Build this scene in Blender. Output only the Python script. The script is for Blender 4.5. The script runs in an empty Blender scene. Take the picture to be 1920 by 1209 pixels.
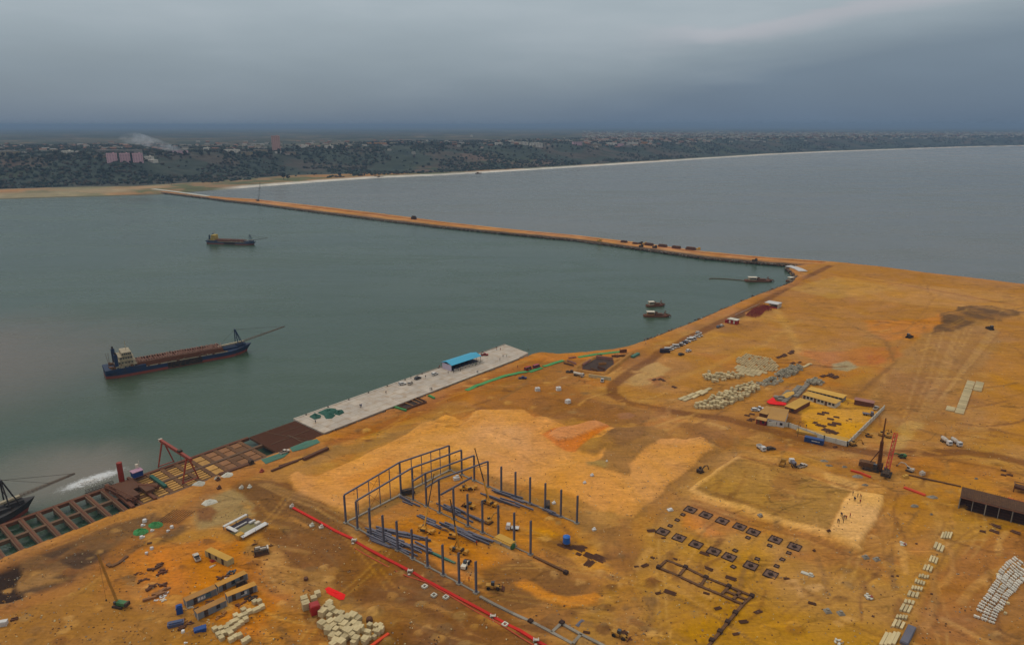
import bpy, math, random
import numpy as np
from mathutils import Vector, Matrix
R = random.Random(7)
NR = np.random.RandomState(5)
SC = bpy.context.scene
COL = SC.collection
# ------------------------------------------------------------------ camera
F, HC = 1300.0, 125.0
TH = math.atan((604.5 - 234) / F)
cam_d = bpy.data.cameras.new("camera"); cam = bpy.data.objects.new("camera", cam_d); COL.objects.link(cam)
cam.location = (0, 0, HC); cam.rotation_euler = (math.pi / 2 - TH, 0, 0)
cam_d.sensor_width = 36; cam_d.lens = F / 1920 * 36; cam_d.clip_start = 1; cam_d.clip_end = 120000
SC.camera = cam
# ------------------------------------------------------------------ light and sky
SUN_EL, SUN_AZ = math.radians(50), math.radians(-60)      # azimuth measured from +Y towards +X
SUN_STRENGTH, SKY_NISHITA, SKY_CLOUD = 1.0, 0.05, 1.0
EXPOSURE = 0.0
SC.view_settings.view_transform = 'Standard'; SC.view_settings.look = 'None'
SC.view_settings.exposure = EXPOSURE; SC.view_settings.gamma = 1; SC.view_settings.use_curve_mapping = False
sd = bpy.data.lights.new("sun", 'SUN'); sd.energy = SUN_STRENGTH; sd.angle = math.radians(18); sd.color = (1.0, 0.95, 0.88)
so = bpy.data.objects.new("sun", sd); COL.objects.link(so)
sdir = Vector((math.sin(SUN_AZ) * math.cos(SUN_EL), math.cos(SUN_AZ) * math.cos(SUN_EL), math.sin(SUN_EL)))
so.rotation_euler = sdir.to_track_quat('Z', 'Y').to_euler(); so.location = (0, 0, 300)

class NT:
    def __init__(s, nt): s.t = nt; s.n = nt.nodes; s.l = nt.links
    def new(s, typ, **kw):
        n = s.n.new(typ)
        for k, v in kw.items(): setattr(n, k, v)
        return n
    def put(s, sock, v):
        if isinstance(v, bpy.types.NodeSocket): s.l.new(v, sock)
        elif isinstance(v, (tuple, list)) and len(v) == 3 and sock.type == 'RGBA': sock.default_value = (*v, 1)
        else: sock.default_value = v
    def math(s, op, a, b=0.0, c=0.0, clamp=False):
        n = s.new('ShaderNodeMath', operation=op, use_clamp=clamp)
        s.put(n.inputs[0], a); s.put(n.inputs[1], b); s.put(n.inputs[2], c); return n.outputs[0]
    def mix(s, f, a, b, mode='MIX'):
        n = s.new('ShaderNodeMix', data_type='RGBA', blend_type=mode)
        s.put(n.inputs[0], f); s.put(n.inputs[6], a); s.put(n.inputs[7], b); return n.outputs[2]
    def ramp(s, f, stops, interp='LINEAR'):
        n = s.new('ShaderNodeValToRGB'); cr = n.color_ramp; cr.interpolation = interp
        while len(cr.elements) < len(stops): cr.elements.new(0.5)
        for e, (p, c) in zip(cr.elements, stops):
            e.position = p; e.color = (*c, 1) if not isinstance(c, (int, float)) else (c, c, c, 1)
        s.put(n.inputs[0], f); return n.outputs[0]
    def noise(s, vec, scale, detail=4, rough=0.55, dist=0.0):
        n = s.new('ShaderNodeTexNoise'); s.put(n.inputs['Vector'], vec)
        n.inputs['Scale'].default_value = scale; n.inputs['Detail'].default_value = detail
        n.inputs['Roughness'].default_value = rough; n.inputs['Distortion'].default_value = dist
        return n.outputs[0]
    def smooth(s, v, a, b, lo=0.0, hi=1.0):
        n = s.new('ShaderNodeMapRange', interpolation_type='SMOOTHSTEP'); s.put(n.inputs[0], v)
        n.inputs[1].default_value = a; n.inputs[2].default_value = b; n.inputs[3].default_value = lo; n.inputs[4].default_value = hi
        return n.outputs[0]
    def scalev(s, vec, sc):
        n = s.new('ShaderNodeMapping'); s.put(n.inputs[0], vec); n.inputs['Scale'].default_value = sc; return n.outputs[0]

world = bpy.data.worlds.new("World"); SC.world = world; world.use_nodes = True
w = NT(world.node_tree); w.n.clear()
tc = w.new('ShaderNodeTexCoord'); sep = w.new('ShaderNodeSeparateXYZ'); w.put(sep.inputs[0], tc.outputs['Generated'])
DX, DY, DZ = sep.outputs
sky = w.new('ShaderNodeTexSky', sky_type='NISHITA', sun_disc=False); sky.sun_elevation = SUN_EL; sky.sun_rotation = SUN_AZ
az = w.math('DIVIDE', DX, w.math('MAXIMUM', w.math('ABSOLUTE', DY), 0.05))
nv = w.scalev(tc.outputs['Generated'], (3.0, 3.0, 22.0))
n1 = w.math('SUBTRACT', w.noise(nv, 0.9, 6, 0.55, 0.4), 0.5)
n2 = w.math('SUBTRACT', w.noise(w.scalev(tc.outputs['Generated'], (2, 2, 9)), 2.2, 5, 0.5), 0.5)
# cloud base: the dark bank rises to the right
edge = w.math('ADD', 0.062, w.smooth(az, 0.02, 0.75, 0.0, 0.072))
soft = w.smooth(az, -0.1, 0.35, 0.085, 0.040)
t = w.math('DIVIDE', w.math('ADD', w.math('SUBTRACT', DZ, edge), w.math('MULTIPLY', n1, 0.055)), soft)
t = w.math('ADD', w.math('MULTIPLY', t, 0.5), 0.5, clamp=True)
bank = w.ramp(w.math('MULTIPLY', w.math('ADD', DZ, w.math('MULTIPLY', n1, 0.02)), 6.0, clamp=True),
              [(0.0, (0.118, 0.177, 0.262)), (0.25, (0.150, 0.205, 0.275)), (0.6, (0.205, 0.262, 0.32)), (1.0, (0.30, 0.36, 0.40))])
upper = w.ramp(w.math('MULTIPLY', DZ, 1.0, clamp=True),
               [(0.0, (0.26, 0.31, 0.35)), (0.09, (0.345, 0.405, 0.445)), (0.16, (0.395, 0.46, 0.50)), (0.35, (0.60, 0.65, 0.68)), (0.8, (1.0, 1.02, 1.03))])
upper = w.mix(w.math('MULTIPLY', w.smooth(n2, -0.05, 0.25), 0.16), upper, (0.50, 0.52, 0.55))
streak = w.math('MULTIPLY', w.smooth(t, 0.55, 0.85), w.math('MULTIPLY', w.smooth(t, 1.0, 0.9), w.smooth(az, 0.12, 0.30)))
cl = w.mix(t, bank, upper)
cl = w.mix(w.math('MULTIPLY', streak, 0.55), cl, (0.50, 0.49, 0.53))
mott = w.math('ADD', 1.0, w.math('MULTIPLY', n2, 0.22))
vm = w.new('ShaderNodeVectorMath', operation='SCALE'); w.put(vm.inputs[0], cl); w.put(vm.inputs[3], w.math('MULTIPLY', mott, SKY_CLOUD))
vs = w.new('ShaderNodeVectorMath', operation='SCALE'); w.put(vs.inputs[0], sky.outputs[0]); vs.inputs[3].default_value = SKY_NISHITA
skym = w.mix(0.90, vs.outputs[0], vm.outputs[0])
bg = w.new('ShaderNodeBackground'); w.put(bg.inputs[0], skym); bg.inputs[1].default_value = 1.0
wo = w.new('ShaderNodeOutputWorld'); w.put(wo.inputs[0], bg.outputs[0])

# ------------------------------------------------------------------ helpers
def P(x, y, z=0.0):
    """point of the photograph -> point of the place at height z"""
    a = (x - 960) / F; b = (604.5 - y) / F; c, s = math.cos(TH), math.sin(TH)
    d = (a, c + b * s, -s + b * c); k = (z - HC) / d[2]
    return Vector((a * k, d[1] * k, z))
ZO = dict(A=(1180,920,4.183), B=(1520,960,4.8), C=(220,940,4.494), D=(460,1040,6.4), E=(1240,640,4.364), Fz=(1520,760,4.8),
          G=(0,840,6.047), H=(240,780,4.8), I=(540,620,6.047), J=(800,600,4.571), K=(1180,480,5.037), L=(620,800,5.037),
          M=(820,800,5.0375), N=(620,980,5.279), O=(900,980,5.279), Pz=(1560,560,4.03), Q=(0,1000,5.647), Rz=(1040,640,10.667),
          S=(1350,555,14.77), T=(1300,655,10.075), U=(1400,660,10.075), V=(1400,720,10.075), W=(1560,1000,5.783), X=(1780,1020,6.4), Y=(1780,870,9.3))
def Z(k, x, y, z=0.0):
    o = ZO[k]; return P(o[0] + x / o[2], o[1] + y / o[2], z)
def Zp(k, x, y):
    o = ZO[k]; return (o[0] + x / o[2], o[1] + y / o[2])
def ang(a, b): return math.atan2(b[1] - a[1], b[0] - a[0])
def lin(c):
    return tuple((v / 255 / 12.92) if v <= 10 else ((v / 255 + 0.055) / 1.055) ** 2.4 for v in c)
ILL = (1.04, 1.13, 1.48)        # light that falls on level ground, to turn seen colours into albedo
ILLG = (1.05, 1.10, 1.15)
def alb(c, k=1.0, ill=None): return tuple(min(0.85, l / i * k) for l, i in zip(lin(c), ill or (ILL if c[0] > c[2] * 2.0 else ILLG)))

class MB:
    def __init__(s): s.v = []; s.f = []; s.m = []
    def add(s, vs, fs, mi=0):
        o = len(s.v); s.v += [tuple(v) for v in vs]; s.f += [tuple(i + o for i in q) for q in fs]; s.m += [mi] * len(fs); return s
    def box(s, x, y, z, sx, sy, sz, rot=0, mi=0):
        """centre x,y; base z"""
        c, n = math.cos(rot), math.sin(rot); vs = []
        for dz in (0, sz):
            for dx, dy in ((-sx, -sy), (sx, -sy), (sx, sy), (-sx, sy)):
                dx /= 2; dy /= 2; vs.append((x + dx * c - dy * n, y + dx * n + dy * c, z + dz))
        return s.add(vs, [(3, 2, 1, 0), (4, 5, 6, 7), (0, 1, 5, 4), (1, 2, 6, 5), (2, 3, 7, 6), (3, 0, 4, 7)], mi)
    def bar(s, p, q, w, h=None, mi=0, w2=None, h2=None):
        p, q = Vector(p), Vector(q); h = w if h is None else h; w2 = w if w2 is None else w2; h2 = h if h2 is None else h2
        d = (q - p)
        if d.length < 1e-6: return s
        d.normalize(); up = Vector((0, 0, 1)) if abs(d.z) < 0.95 else Vector((0, 1, 0))
        a = d.cross(up).normalized(); b = a.cross(d)
        vs = []
        for c, ww, hh in ((p, w, h), (q, w2, h2)):
            for i, j in ((-1, -1), (1, -1), (1, 1), (-1, 1)): vs.append(c + a * i * ww / 2 + b * j * hh / 2)
        return s.add(vs, [(3, 2, 1, 0), (4, 5, 6, 7), (0, 1, 5, 4), (1, 2, 6, 5), (2, 3, 7, 6), (3, 0, 4, 7)], mi)
    def cyl(s, p, q, r, n=10, r2=None, mi=0):
        p, q = Vector(p), Vector(q); r2 = r if r2 is None else r2; d = (q - p).normalized()
        up = Vector((0, 0, 1)) if abs(d.z) < 0.95 else Vector((0, 1, 0)); a = d.cross(up).normalized(); b = a.cross(d)
        vs = []
        for c, rr in ((p, r), (q, r2)):
            for i in range(n):
                t = 2 * math.pi * i / n; vs.append(c + a * math.cos(t) * rr + b * math.sin(t) * rr)
        fs = [(i, (i + 1) % n, n + (i + 1) % n, n + i) for i in range(n)] + [tuple(range(n - 1, -1, -1)), tuple(range(n, 2 * n))]
        return s.add(vs, fs, mi)
    def prof(s, poly, y0, y1, mi=0):
        """x-z outline extruded along y"""
        n = len(poly); vs = [(x, y0, z) for x, z in poly] + [(x, y1, z) for x, z in poly]
        return s.add(vs, [tuple(range(n)), tuple(range(2 * n - 1, n - 1, -1))] + [((i + 1) % n, i, n + i, n + (i + 1) % n) for i in range(n)], mi)
    def prism(s, poly, z0, z1, mi=0):
        n = len(poly)
        ar = sum(poly[i][0] * poly[(i + 1) % n][1] - poly[(i + 1) % n][0] * poly[i][1] for i in range(n))
        if ar < 0: poly = poly[::-1]
        vs = [(p[0], p[1], z0) for p in poly] + [(p[0], p[1], z1) for p in poly]
        return s.add(vs, [tuple(range(n - 1, -1, -1)), tuple(range(n, 2 * n))] + [(i, (i + 1) % n, n + (i + 1) % n, n + i) for i in range(n)], mi)
    def loft(s, rings, mi=0, caps=True):
        n = len(rings[0]); vs = [p for r in rings for p in r]; fs = []
        for k in range(len(rings) - 1):
            for i in range(n): fs.append((k * n + i, k * n + (i + 1) % n, (k + 1) * n + (i + 1) % n, (k + 1) * n + i))
        if caps: fs += [tuple(range(n - 1, -1, -1)), tuple((len(rings) - 1) * n + i for i in range(n))]
        return s.add(vs, fs, mi)
    def lattice(s, p, q, w0, w1, n, t=0.12):
        p, q = Vector(p), Vector(q); d = (q - p).normalized(); up = Vector((0, 0, 1)) if abs(d.z) < 0.9 else Vector((0, 1, 0))
        a = d.cross(up).normalized(); b = a.cross(d); prev = None
        for k in range(n + 1):
            f = k / n; c = p.lerp(q, f); ww = (w0 + (w1 - w0) * f) / 2
            cur = [c + a * i * ww + b * j * ww for i, j in ((-1, -1), (1, -1), (1, 1), (-1, 1))]
            for i in range(4): s.bar(cur[i], cur[(i + 1) % 4], t * .7)
            if prev:
                for i in range(4):
                    s.bar(prev[i], cur[i], t); s.bar(prev[i], cur[(i + 1) % 4], t * .6)
            prev = cur
        return s
    def mesh(s, name, mats):
        me = bpy.data.meshes.new(name); me.from_pydata(s.v, [], s.f)
        for m in (mats if isinstance(mats, (list, tuple)) else [mats]): me.materials.append(m)
        if any(s.m): me.polygons.foreach_set('material_index', s.m)
        me.update(); return me
    def obj(s, name, mats, parent=None, loc=(0, 0, 0), rz=0):
        o = bpy.data.objects.new(name, s.mesh(name, mats)); COL.objects.link(o)
        o.location = loc; o.rotation_euler.z = rz
        if parent: o.parent = parent
        return o
def tag(o, label, cat, group=None, kind=None):
    if label: o['label'] = label
    if cat: o['category'] = cat
    if group: o['group'] = group
    if kind: o['kind'] = kind
    return o
def thing(name, label, cat, loc=(0, 0, 0), rz=0, group=None):
    o = bpy.data.objects.new(name, None); COL.objects.link(o); o.location = loc; o.rotation_euler.z = rz
    o.empty_display_size = 0.5
    return tag(o, label, cat, group)
KIDS = {}
def dup(o, loc=None, rz=None, label=None, group=None, scale=None, parent=None):
    c = o.copy(); COL.objects.link(c)
    if parent: c.parent = parent
    for ch in list(o.children): dup(ch, parent=c)
    if loc is not None: c.location = loc
    if rz is not None: c.rotation_euler.z = rz
    if label: c['label'] = label
    if group: c['group'] = group
    if scale: c.scale = (scale,) * 3 if isinstance(scale, (int, float)) else scale
    return c
def remat(o, old, new):
    """give one copied thing another paint"""
    for ch in [o] + list(o.children_recursive):
        if ch.type == 'MESH' and any(m == old for m in ch.data.materials):
            ch.data = ch.data.copy()
            for i, m in enumerate(ch.data.materials):
                if m == old: ch.data.materials[i] = new

MATS = {}
def mat(name, rgb, rough=0.8, metal=0.0, dirt=0.25, dcol=(150, 105, 55), scale=1.2, rnd=0.12, k=1.0, spec=0.3, bump=0.0, lin_=False):
    if name in MATS: return MATS[name]
    m = bpy.data.materials.new(name); m.use_nodes = True; t = NT(m.node_tree); b = t.n['Principled BSDF']
    tcn = t.new('ShaderNodeTexCoord'); v = tcn.outputs['Object']
    oi = t.new('ShaderNodeObjectInfo')
    base = rgb if lin_ else alb(rgb, k)
    nz = t.noise(v, scale, 5, 0.6)
    n3 = t.noise(v, scale * 0.23, 3, 0.5)
    c = t.mix(t.math('MULTIPLY', t.smooth(nz, 0.42, 0.72), dirt), base, alb(dcol))
    c = t.mix(t.math('MULTIPLY', t.smooth(n3, 0.3, 0.8), 0.35), c, tuple(x * 0.6 for x in base))
    f = t.math('ADD', 1 - rnd, t.math('MULTIPLY', oi.outputs['Random'], rnd * 1.6))
    vm_ = t.new('ShaderNodeVectorMath', operation='SCALE'); t.put(vm_.inputs[0], c); t.put(vm_.inputs[3], f)
    t.put(b.inputs['Base Color'], vm_.outputs[0]); b.inputs['Roughness'].default_value = rough; b.inputs['Metallic'].default_value = metal
    b.inputs['Specular IOR Level'].default_value = spec
    if bump:
        bn = t.new('ShaderNodeBump'); t.put(bn.inputs['Height'], nz); bn.inputs['Strength'].default_value = bump; bn.inputs['Distance'].default_value = 0.3
        t.put(b.inputs['Normal'], bn.outputs[0])
    MATS[name] = m; return m
M_steel = mat('steel_blue_grey', (100, 100, 112), 0.65, 0.1, 0.2)
M_rust = mat('rusty_steel', (108, 66, 46), 0.85, 0.1, 0.5, (70, 42, 30), 2.5)
M_rustd = mat('dark_rusty_bar', (92, 60, 44), 0.9, 0, 0.4, (110, 72, 45), 1.5)
M_conc = mat('pale_concrete', (186, 176, 160), 0.9, 0, 0.35, (150, 135, 110), 0.4)
M_concw = mat('white_concrete', (196, 192, 176), 0.9, 0, 0.3, (150, 138, 112), 0.8, rnd=0.15)
M_concy = mat('cream_concrete', (196, 178, 134), 0.9, 0, 0.35, (150, 122, 80), 0.9, rnd=0.2)
M_concg = mat('grey_concrete', (140, 132, 118), 0.9, 0, 0.4, (120, 92, 60), 0.7, rnd=0.2)
M_white = mat('white_paint', (205, 203, 198), 0.5, 0, 0.22)
M_offw = mat('dusty_white_paint', (190, 180, 165), 0.6, 0, 0.35)
M_black = mat('black_rubber', (30, 28, 26), 0.9, 0, 0.3)
M_dark = mat('dark_machine', (52, 44, 38), 0.8, 0, 0.4)
M_glass = mat('dark_glass', (38, 48, 56), 0.15, 0, 0.05, spec=0.6)
M_yel = mat('machine_yellow', (196, 140, 40), 0.55, 0, 0.3)
M_yeld = mat('dusty_yellow', (168, 124, 50), 0.7, 0, 0.4)
M_red = mat('bright_red_cloth', (225, 22, 14), 0.9, 0, 0.08, (170, 30, 20), rnd=0.03)
M_redp = mat('red_paint', (142, 60, 44), 0.6, 0, 0.25, (110, 50, 35))
M_reds = mat('vehicle_red', (150, 30, 34), 0.5, 0, 0.15)
M_orange = mat('orange_red_strip', (206, 66, 28), 0.8, 0, 0.2)
M_blue = mat('blue_paint', (28, 66, 128), 0.6, 0, 0.2, (60, 60, 70))
M_cont = mat('container_blue', (38, 66, 118), 0.6, 0, 0.25, (80, 78, 80))
M_roofb = mat('blue_sheet_roof', (62, 158, 190), 0.5, 0, 0.08, (90, 160, 180), 0.5, rnd=0)
M_green = mat('green_netting', (66, 138, 78), 0.9, 0, 0.35, (110, 130, 70), 0.5)
M_greend = mat('dark_green_tarp', (38, 84, 70), 0.8, 0, 0.3, (60, 90, 70), 0.6)
M_teal = mat('teal_tarp', (68, 112, 94), 0.85, 0, 0.3, (120, 110, 75), 0.4)
M_greenm = mat('machine_green', (52, 104, 60), 0.6, 0, 0.2)
M_yroof = mat('sandy_yellow_roof', (196, 154, 72), 0.85, 0, 0.3, (176, 130, 60), 0.3)
M_broof = mat('tan_roof', (178, 136, 78), 0.85, 0, 0.3, (160, 116, 60), 0.3)
M_pink = mat('pink_render', (208, 168, 176), 0.9, 0, 0.15, (170, 120, 130), 0.1)
M_tower = mat('salmon_render', (188, 150, 140), 0.9, 0, 0.15, (150, 105, 100), 0.1)
M_wood = mat('timber', (150, 104, 58), 0.9, 0, 0.4)
M_wooddk = mat('dark_timber', (98, 68, 46), 0.9, 0, 0.4)
M_skin = mat('dark_skin', (92, 62, 46), 0.7, 0, 0.0)
M_navy = mat('navy_cloth', (36, 42, 66), 0.9, 0, 0.1)
M_maroon = mat('maroon_cloth', (146, 40, 48), 0.9, 0, 0.1, rnd=0.35)
M_cloth = mat('pale_cloth', (205, 196, 178), 0.9, 0, 0.1)
M_hiv = mat('orange_vest', (215, 110, 40), 0.8, 0, 0.1)
M_tan = mat('tan_panel', (178, 136, 78), 0.9, 0, 0.4, (130, 92, 56), 0.6, rnd=0.3)
M_panb = mat('brown_panel', (140, 98, 66), 0.9, 0, 0.4, (100, 70, 50), 0.6, rnd=0.25)
M_beam = mat('muddy_beam', (106, 80, 58), 0.9, 0, 0.5, (118, 84, 58), 0.5)
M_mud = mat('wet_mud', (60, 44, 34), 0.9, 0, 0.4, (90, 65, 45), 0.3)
M_earth = mat('banked_earth', (164, 116, 54), 1, 0, 0.5, (140, 92, 42), 0.4, bump=0.5)

# ------------------------------------------------------------------ numpy noise
def _h(i, j, s):
    n = (i * 374761393 + j * 668265263 + s * 1442695041) & 0xffffffff
    n = ((n ^ (n >> 13)) * 1274126177) & 0xffffffff
    return ((n ^ (n >> 16)) & 0xffff) / 65535.0
def vnoise(x, y, s):
    i = np.floor(x).astype(np.int64); j = np.floor(y).astype(np.int64); fx = x - i; fy = y - j
    fx = fx * fx * (3 - 2 * fx); fy = fy * fy * (3 - 2 * fy)
    a = _h(i, j, s); b = _h(i + 1, j, s); c = _h(i, j + 1, s); d = _h(i + 1, j + 1, s)
    return a + (b - a) * fx + (c - a) * fy + (a - b - c + d) * fx * fy
def fbm(x, y, sc, octs=4, s=1, g=0.55):
    r = 0; amp = 1; tot = 0
    for k in range(octs):
        r = r + amp * vnoise(x / sc * 2 ** k + 13.7 * k, y / sc * 2 ** k - 7.1 * k, s + k); tot += amp; amp *= g
    return r / tot - 0.5
def inside(px, py, poly):
    r = np.zeros(px.shape, bool); n = len(poly)
    for i in range(n):
        x0, y0 = poly[i][:2]; x1, y1 = poly[(i + 1) % n][:2]
        if y0 == y1: continue
        c = ((y0 > py) != (y1 > py)); xi = (x1 - x0) * (py - y0) / (y1 - y0) + x0
        r ^= c & (px < xi)
    return r
def segdist(px, py, pts, closed=False):
    d = np.full(px.shape, 1e9); n = len(pts)
    for i in range(n if closed else n - 1):
        a = pts[i]; b = pts[(i + 1) % n]; ex, ey = b[0] - a[0], b[1] - a[1]; L = ex * ex + ey * ey + 1e-9
        t = np.clip(((px - a[0]) * ex + (py - a[1]) * ey) / L, 0, 1)
        d = np.minimum(d, np.hypot(px - a[0] - t * ex, py - a[1] - t * ey))
    return d
def sdf(px, py, poly):
    d = segdist(px, py, poly, True); return np.where(inside(px, py, poly), d, -d)
def sstep(v, a, b):
    t = np.clip((v - a) / (b - a), 0, 1); return t * t * (3 - 2 * t)

class Sheet:
    """ground sheet: a mesh grid with its own relief and a colour attribute for the kinds of soil"""
    def __init__(s, X, Y, nu, nv):
        s.X, s.Y = X.ravel(), Y.ravel(); s.nu, s.nv = nu, nv
        s.Z = np.zeros(s.X.shape); s.C = np.zeros((s.X.size, 3))
        s.wx = fbm(s.X, s.Y, 14, 3, 31) * 2; s.wy = fbm(s.X, s.Y, 14, 3, 57) * 2
    def box(s, pts, pad):
        xs = [p[0] for p in pts]; ys = [p[1] for p in pts]
        return np.where((s.X > min(xs) - pad) & (s.X < max(xs) + pad) & (s.Y > min(ys) - pad) & (s.Y < max(ys) + pad))[0]
    def zone(s, px, rgb, soft=2.0, warp=3.0, op=1.0, dz=0.0, world=False, mott=0.0):
        pts = px if world else [P(*p) for p in px]; ix = s.box(pts, soft + warp + 2)
        if not len(ix): return
        d = sdf(s.X[ix] + s.wx[ix] * warp, s.Y[ix] + s.wy[ix] * warp, pts)
        soft *= .6; m = sstep(d, -soft, soft)
        if mott: m = m * np.clip(1 - mott * sstep(fbm(s.X[ix], s.Y[ix], 9, 4, 77), -0.05, 0.25), 0, 1)
        if rgb is not None: s.C[ix] += (np.array(alb(rgb)) - s.C[ix]) * (m * op)[:, None]
        if dz: s.Z[ix] += dz * m
    def line(s, px, rgb, width, op=1.0, dz=0.0, warp=1.0, soft=0.6, world=False):
        pts = px if world else [P(*p) for p in px]; ix = s.box(pts, width + warp * 2 + soft + 1)
        if not len(ix): return
        d = segdist(s.X[ix] + s.wx[ix] * warp, s.Y[ix] + s.wy[ix] * warp, pts)
        m = 1 - sstep(d, width / 2 - soft, width / 2 + soft)
        s.C[ix] += (np.array(alb(rgb)) - s.C[ix]) * (m * op)[:, None]
        if dz: s.Z[ix] += dz * m
    def build(s, name, m):
        nu, nv = s.nu, s.nv
        me = bpy.data.meshes.new(name); N = nu * nv
        me.vertices.add(N); me.vertices.foreach_set('co', np.stack([s.X, s.Y, s.Z], 1).astype(np.float32).ravel())
        i = np.arange(nv - 1)[:, None] * nu + np.arange(nu - 1)[None, :]
        q = np.stack([i, i + 1, i + nu + 1, i + nu], -1).reshape(-1, 4); n = len(q)
        me.loops.add(n * 4); me.loops.foreach_set('vertex_index', q.astype(np.int32).ravel())
        me.polygons.add(n); me.polygons.foreach_set('loop_start', np.arange(0, n * 4, 4, dtype=np.int32))
        me.polygons.foreach_set('use_smooth', np.ones(n, bool))
        me.update(calc_edges=True)
        at = me.color_attributes.new('soil', 'FLOAT_COLOR', 'POINT')
        at.data.foreach_set('color', np.concatenate([s.C, np.ones((N, 1))], 1).astype(np.float32).ravel())
        me.materials.append(m); o = bpy.data.objects.new(name, me); COL.objects.link(o); o['kind'] = 'structure'; return o

def soil_mat(name, fine=1.0, contrast=1.0, bumpd=0.3):
    m = bpy.data.materials.new(name); m.use_nodes = True; t = NT(m.node_tree); b = t.n['Principled BSDF']
    g = t.new('ShaderNodeNewGeometry'); v = g.outputs['Position']
    a = t.new('ShaderNodeAttribute', attribute_name='soil'); c = a.outputs['Color']
    nA = t.noise(v, 0.9 * fine, 6, 0.65); nB = t.noise(v, 0.12 * fine, 6, 0.6, 0.6); nC = t.noise(v, 0.022 * fine, 5, 0.6, 1.0)
    stretch = t.new('ShaderNodeMapping'); t.put(stretch.inputs[0], v); stretch.inputs['Rotation'].default_value = (0, 0, math.radians(38)); stretch.inputs['Scale'].default_value = (0.25, 2.2, 1)
    nD = t.noise(stretch.outputs[0], 0.35 * fine, 5, 0.6, 1.2)
    k = t.math('ADD', t.math('MULTIPLY', t.math('SUBTRACT', nA, 0.5), 0.95 * contrast), t.math('MULTIPLY', t.math('SUBTRACT', nB, 0.5), 0.6 * contrast))
    k = t.math('ADD', k, t.math('MULTIPLY', t.math('SUBTRACT', nD, 0.5), 0.55 * contrast))
    def rut(sc, rot, st, w0, amp, k):
        mp = t.new('ShaderNodeMapping'); t.put(mp.inputs[0], v); mp.inputs['Rotation'].default_value = (0, 0, rot); mp.inputs['Scale'].default_value = (st, 1, 1)
        r_ = t.math('ABSOLUTE', t.math('SUBTRACT', t.noise(mp.outputs[0], sc * fine, 3, 0.5, 0.5), 0.5))
        msk = t.smooth(t.noise(v, sc * fine * .35, 3, .5), 0.45, 0.58)
        return t.math('ADD', k, t.math('MULTIPLY', t.math('MULTIPLY', t.smooth(r_, w0, 0.0), msk), amp * contrast))
    for sc, rot, st, w0, amp in ((0.05, 0.5, .35, .010, -.28), (0.07, -0.7, .3, .012, .24), (0.11, 1.2, .3, .016, -.22), (0.16, 0.2, .25, .02, .2), (0.03, 2.2, .3, .008, -.3)): k = rut(sc, rot, st, w0, amp, k)
    spk = t.noise(v, 1.7 * fine, 3, 0.7); k = t.math('ADD', k, t.math('MULTIPLY', t.smooth(spk, 0.62, 0.72), -.18 * contrast)); k = t.math('ADD', k, t.math('MULTIPLY', t.smooth(spk, 0.36, 0.28), .14 * contrast))
    k = t.math('ADD', k, 1.0)
    vm_ = t.new('ShaderNodeVectorMath', operation='SCALE'); t.put(vm_.inputs[0], c); t.put(vm_.inputs[3], k)
    hs = t.new('ShaderNodeHueSaturation'); t.put(hs.inputs['Color'], vm_.outputs[0])
    t.put(hs.inputs['Hue'], t.math('ADD', 0.5, t.math('MULTIPLY', t.math('SUBTRACT', nC, 0.5), 0.012 * contrast)))
    t.put(hs.inputs['Saturation'], t.math('ADD', 1.0, t.math('MULTIPLY', t.math('SUBTRACT', nC, 0.52), 0.3 * contrast)))
    t.put(b.inputs['Base Color'], hs.outputs[0]); b.inputs['Roughness'].default_value = 0.97; b.inputs['Specular IOR Level'].default_value = 0.1
    bn = t.new('ShaderNodeBump'); bn.inputs['Strength'].default_value = 0.9; bn.inputs['Distance'].default_value = bumpd / fine
    t.put(bn.inputs['Height'], t.math('ADD', t.math('MULTIPLY', nA, 0.5), t.math('MULTIPLY', nB, 1.5))); t.put(b.inputs['Normal'], bn.outputs[0])
    return m
M_soil = soil_mat('soil')
M_cause = soil_mat('causeway_soil', 0.5, 1.0)
M_far = soil_mat('far_ground', 0.05, 0.9, 0.2)

# ------------------------------------------------------------------ quay frame
QA = P(550, 787); E1 = Vector((.648, .7617, 0)).normalized(); E2 = Vector((E1.y, -E1.x, 0)); QANG = math.atan2(E1.y, E1.x)
def Q(s, t, z=0.0):
    v = QA + E1 * s + E2 * t; return Vector((v.x, v.y, z))

# ================================================================== THE SETTING
# ------------------------------------------------------------------ main ground
vv = np.exp(np.linspace(math.log(95), math.log(980), 860)); uu = np.linspace(-1.05, 1.55, 760)
UU, VV = np.meshgrid(uu, vv)
G = Sheet(UU * VV, VV - 60, 760, 860)
shore_px = [(1215,637),(1250,623),(1300,604),(1360,578),(1420,553),(1460,539),(1488,528),(1497,517),(1486,506),(1478,500)]
LAND = [Vector((-420, -240, 0)), Q(-200, 22.6), Q(140, 22.6)] + [P(x, y) for x, y in ((1015,660),(1045,663),(1100,659),(1150,654),(1180,648))] + \
       [P(*p) for p in shore_px] + [P(1560,490), P(1600,494), P(1650,499), P(1740,511), P(1830,521), P(1920,532)] + [Vector((560, 440, 0)), Vector((900, 180, 0)), Vector((1500, -100, 0)), Vector((1500, -300, 0))]
X, Y = G.X, G.Y
base = np.array(alb((162, 112, 50)))
G.C[:] = base
n1 = fbm(X, Y, 60, 4, 3); n2 = fbm(X, Y, 22, 4, 9); n3 = fbm(X * 0.9 + Y * 0.5, Y * 2.2 - X * .6, 30, 5, 21)
def addmix(mask, rgb, op=1.0): G.C[:] += (np.array(alb(rgb)) - G.C) * (np.clip(mask, 0, 1) * op)[:, None]
addmix(sstep(n1, -0.05, 0.18), (172, 124, 56), 0.8)
addmix(sstep(-n1, 0.0, 0.2), (146, 96, 42), 0.8)
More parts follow.
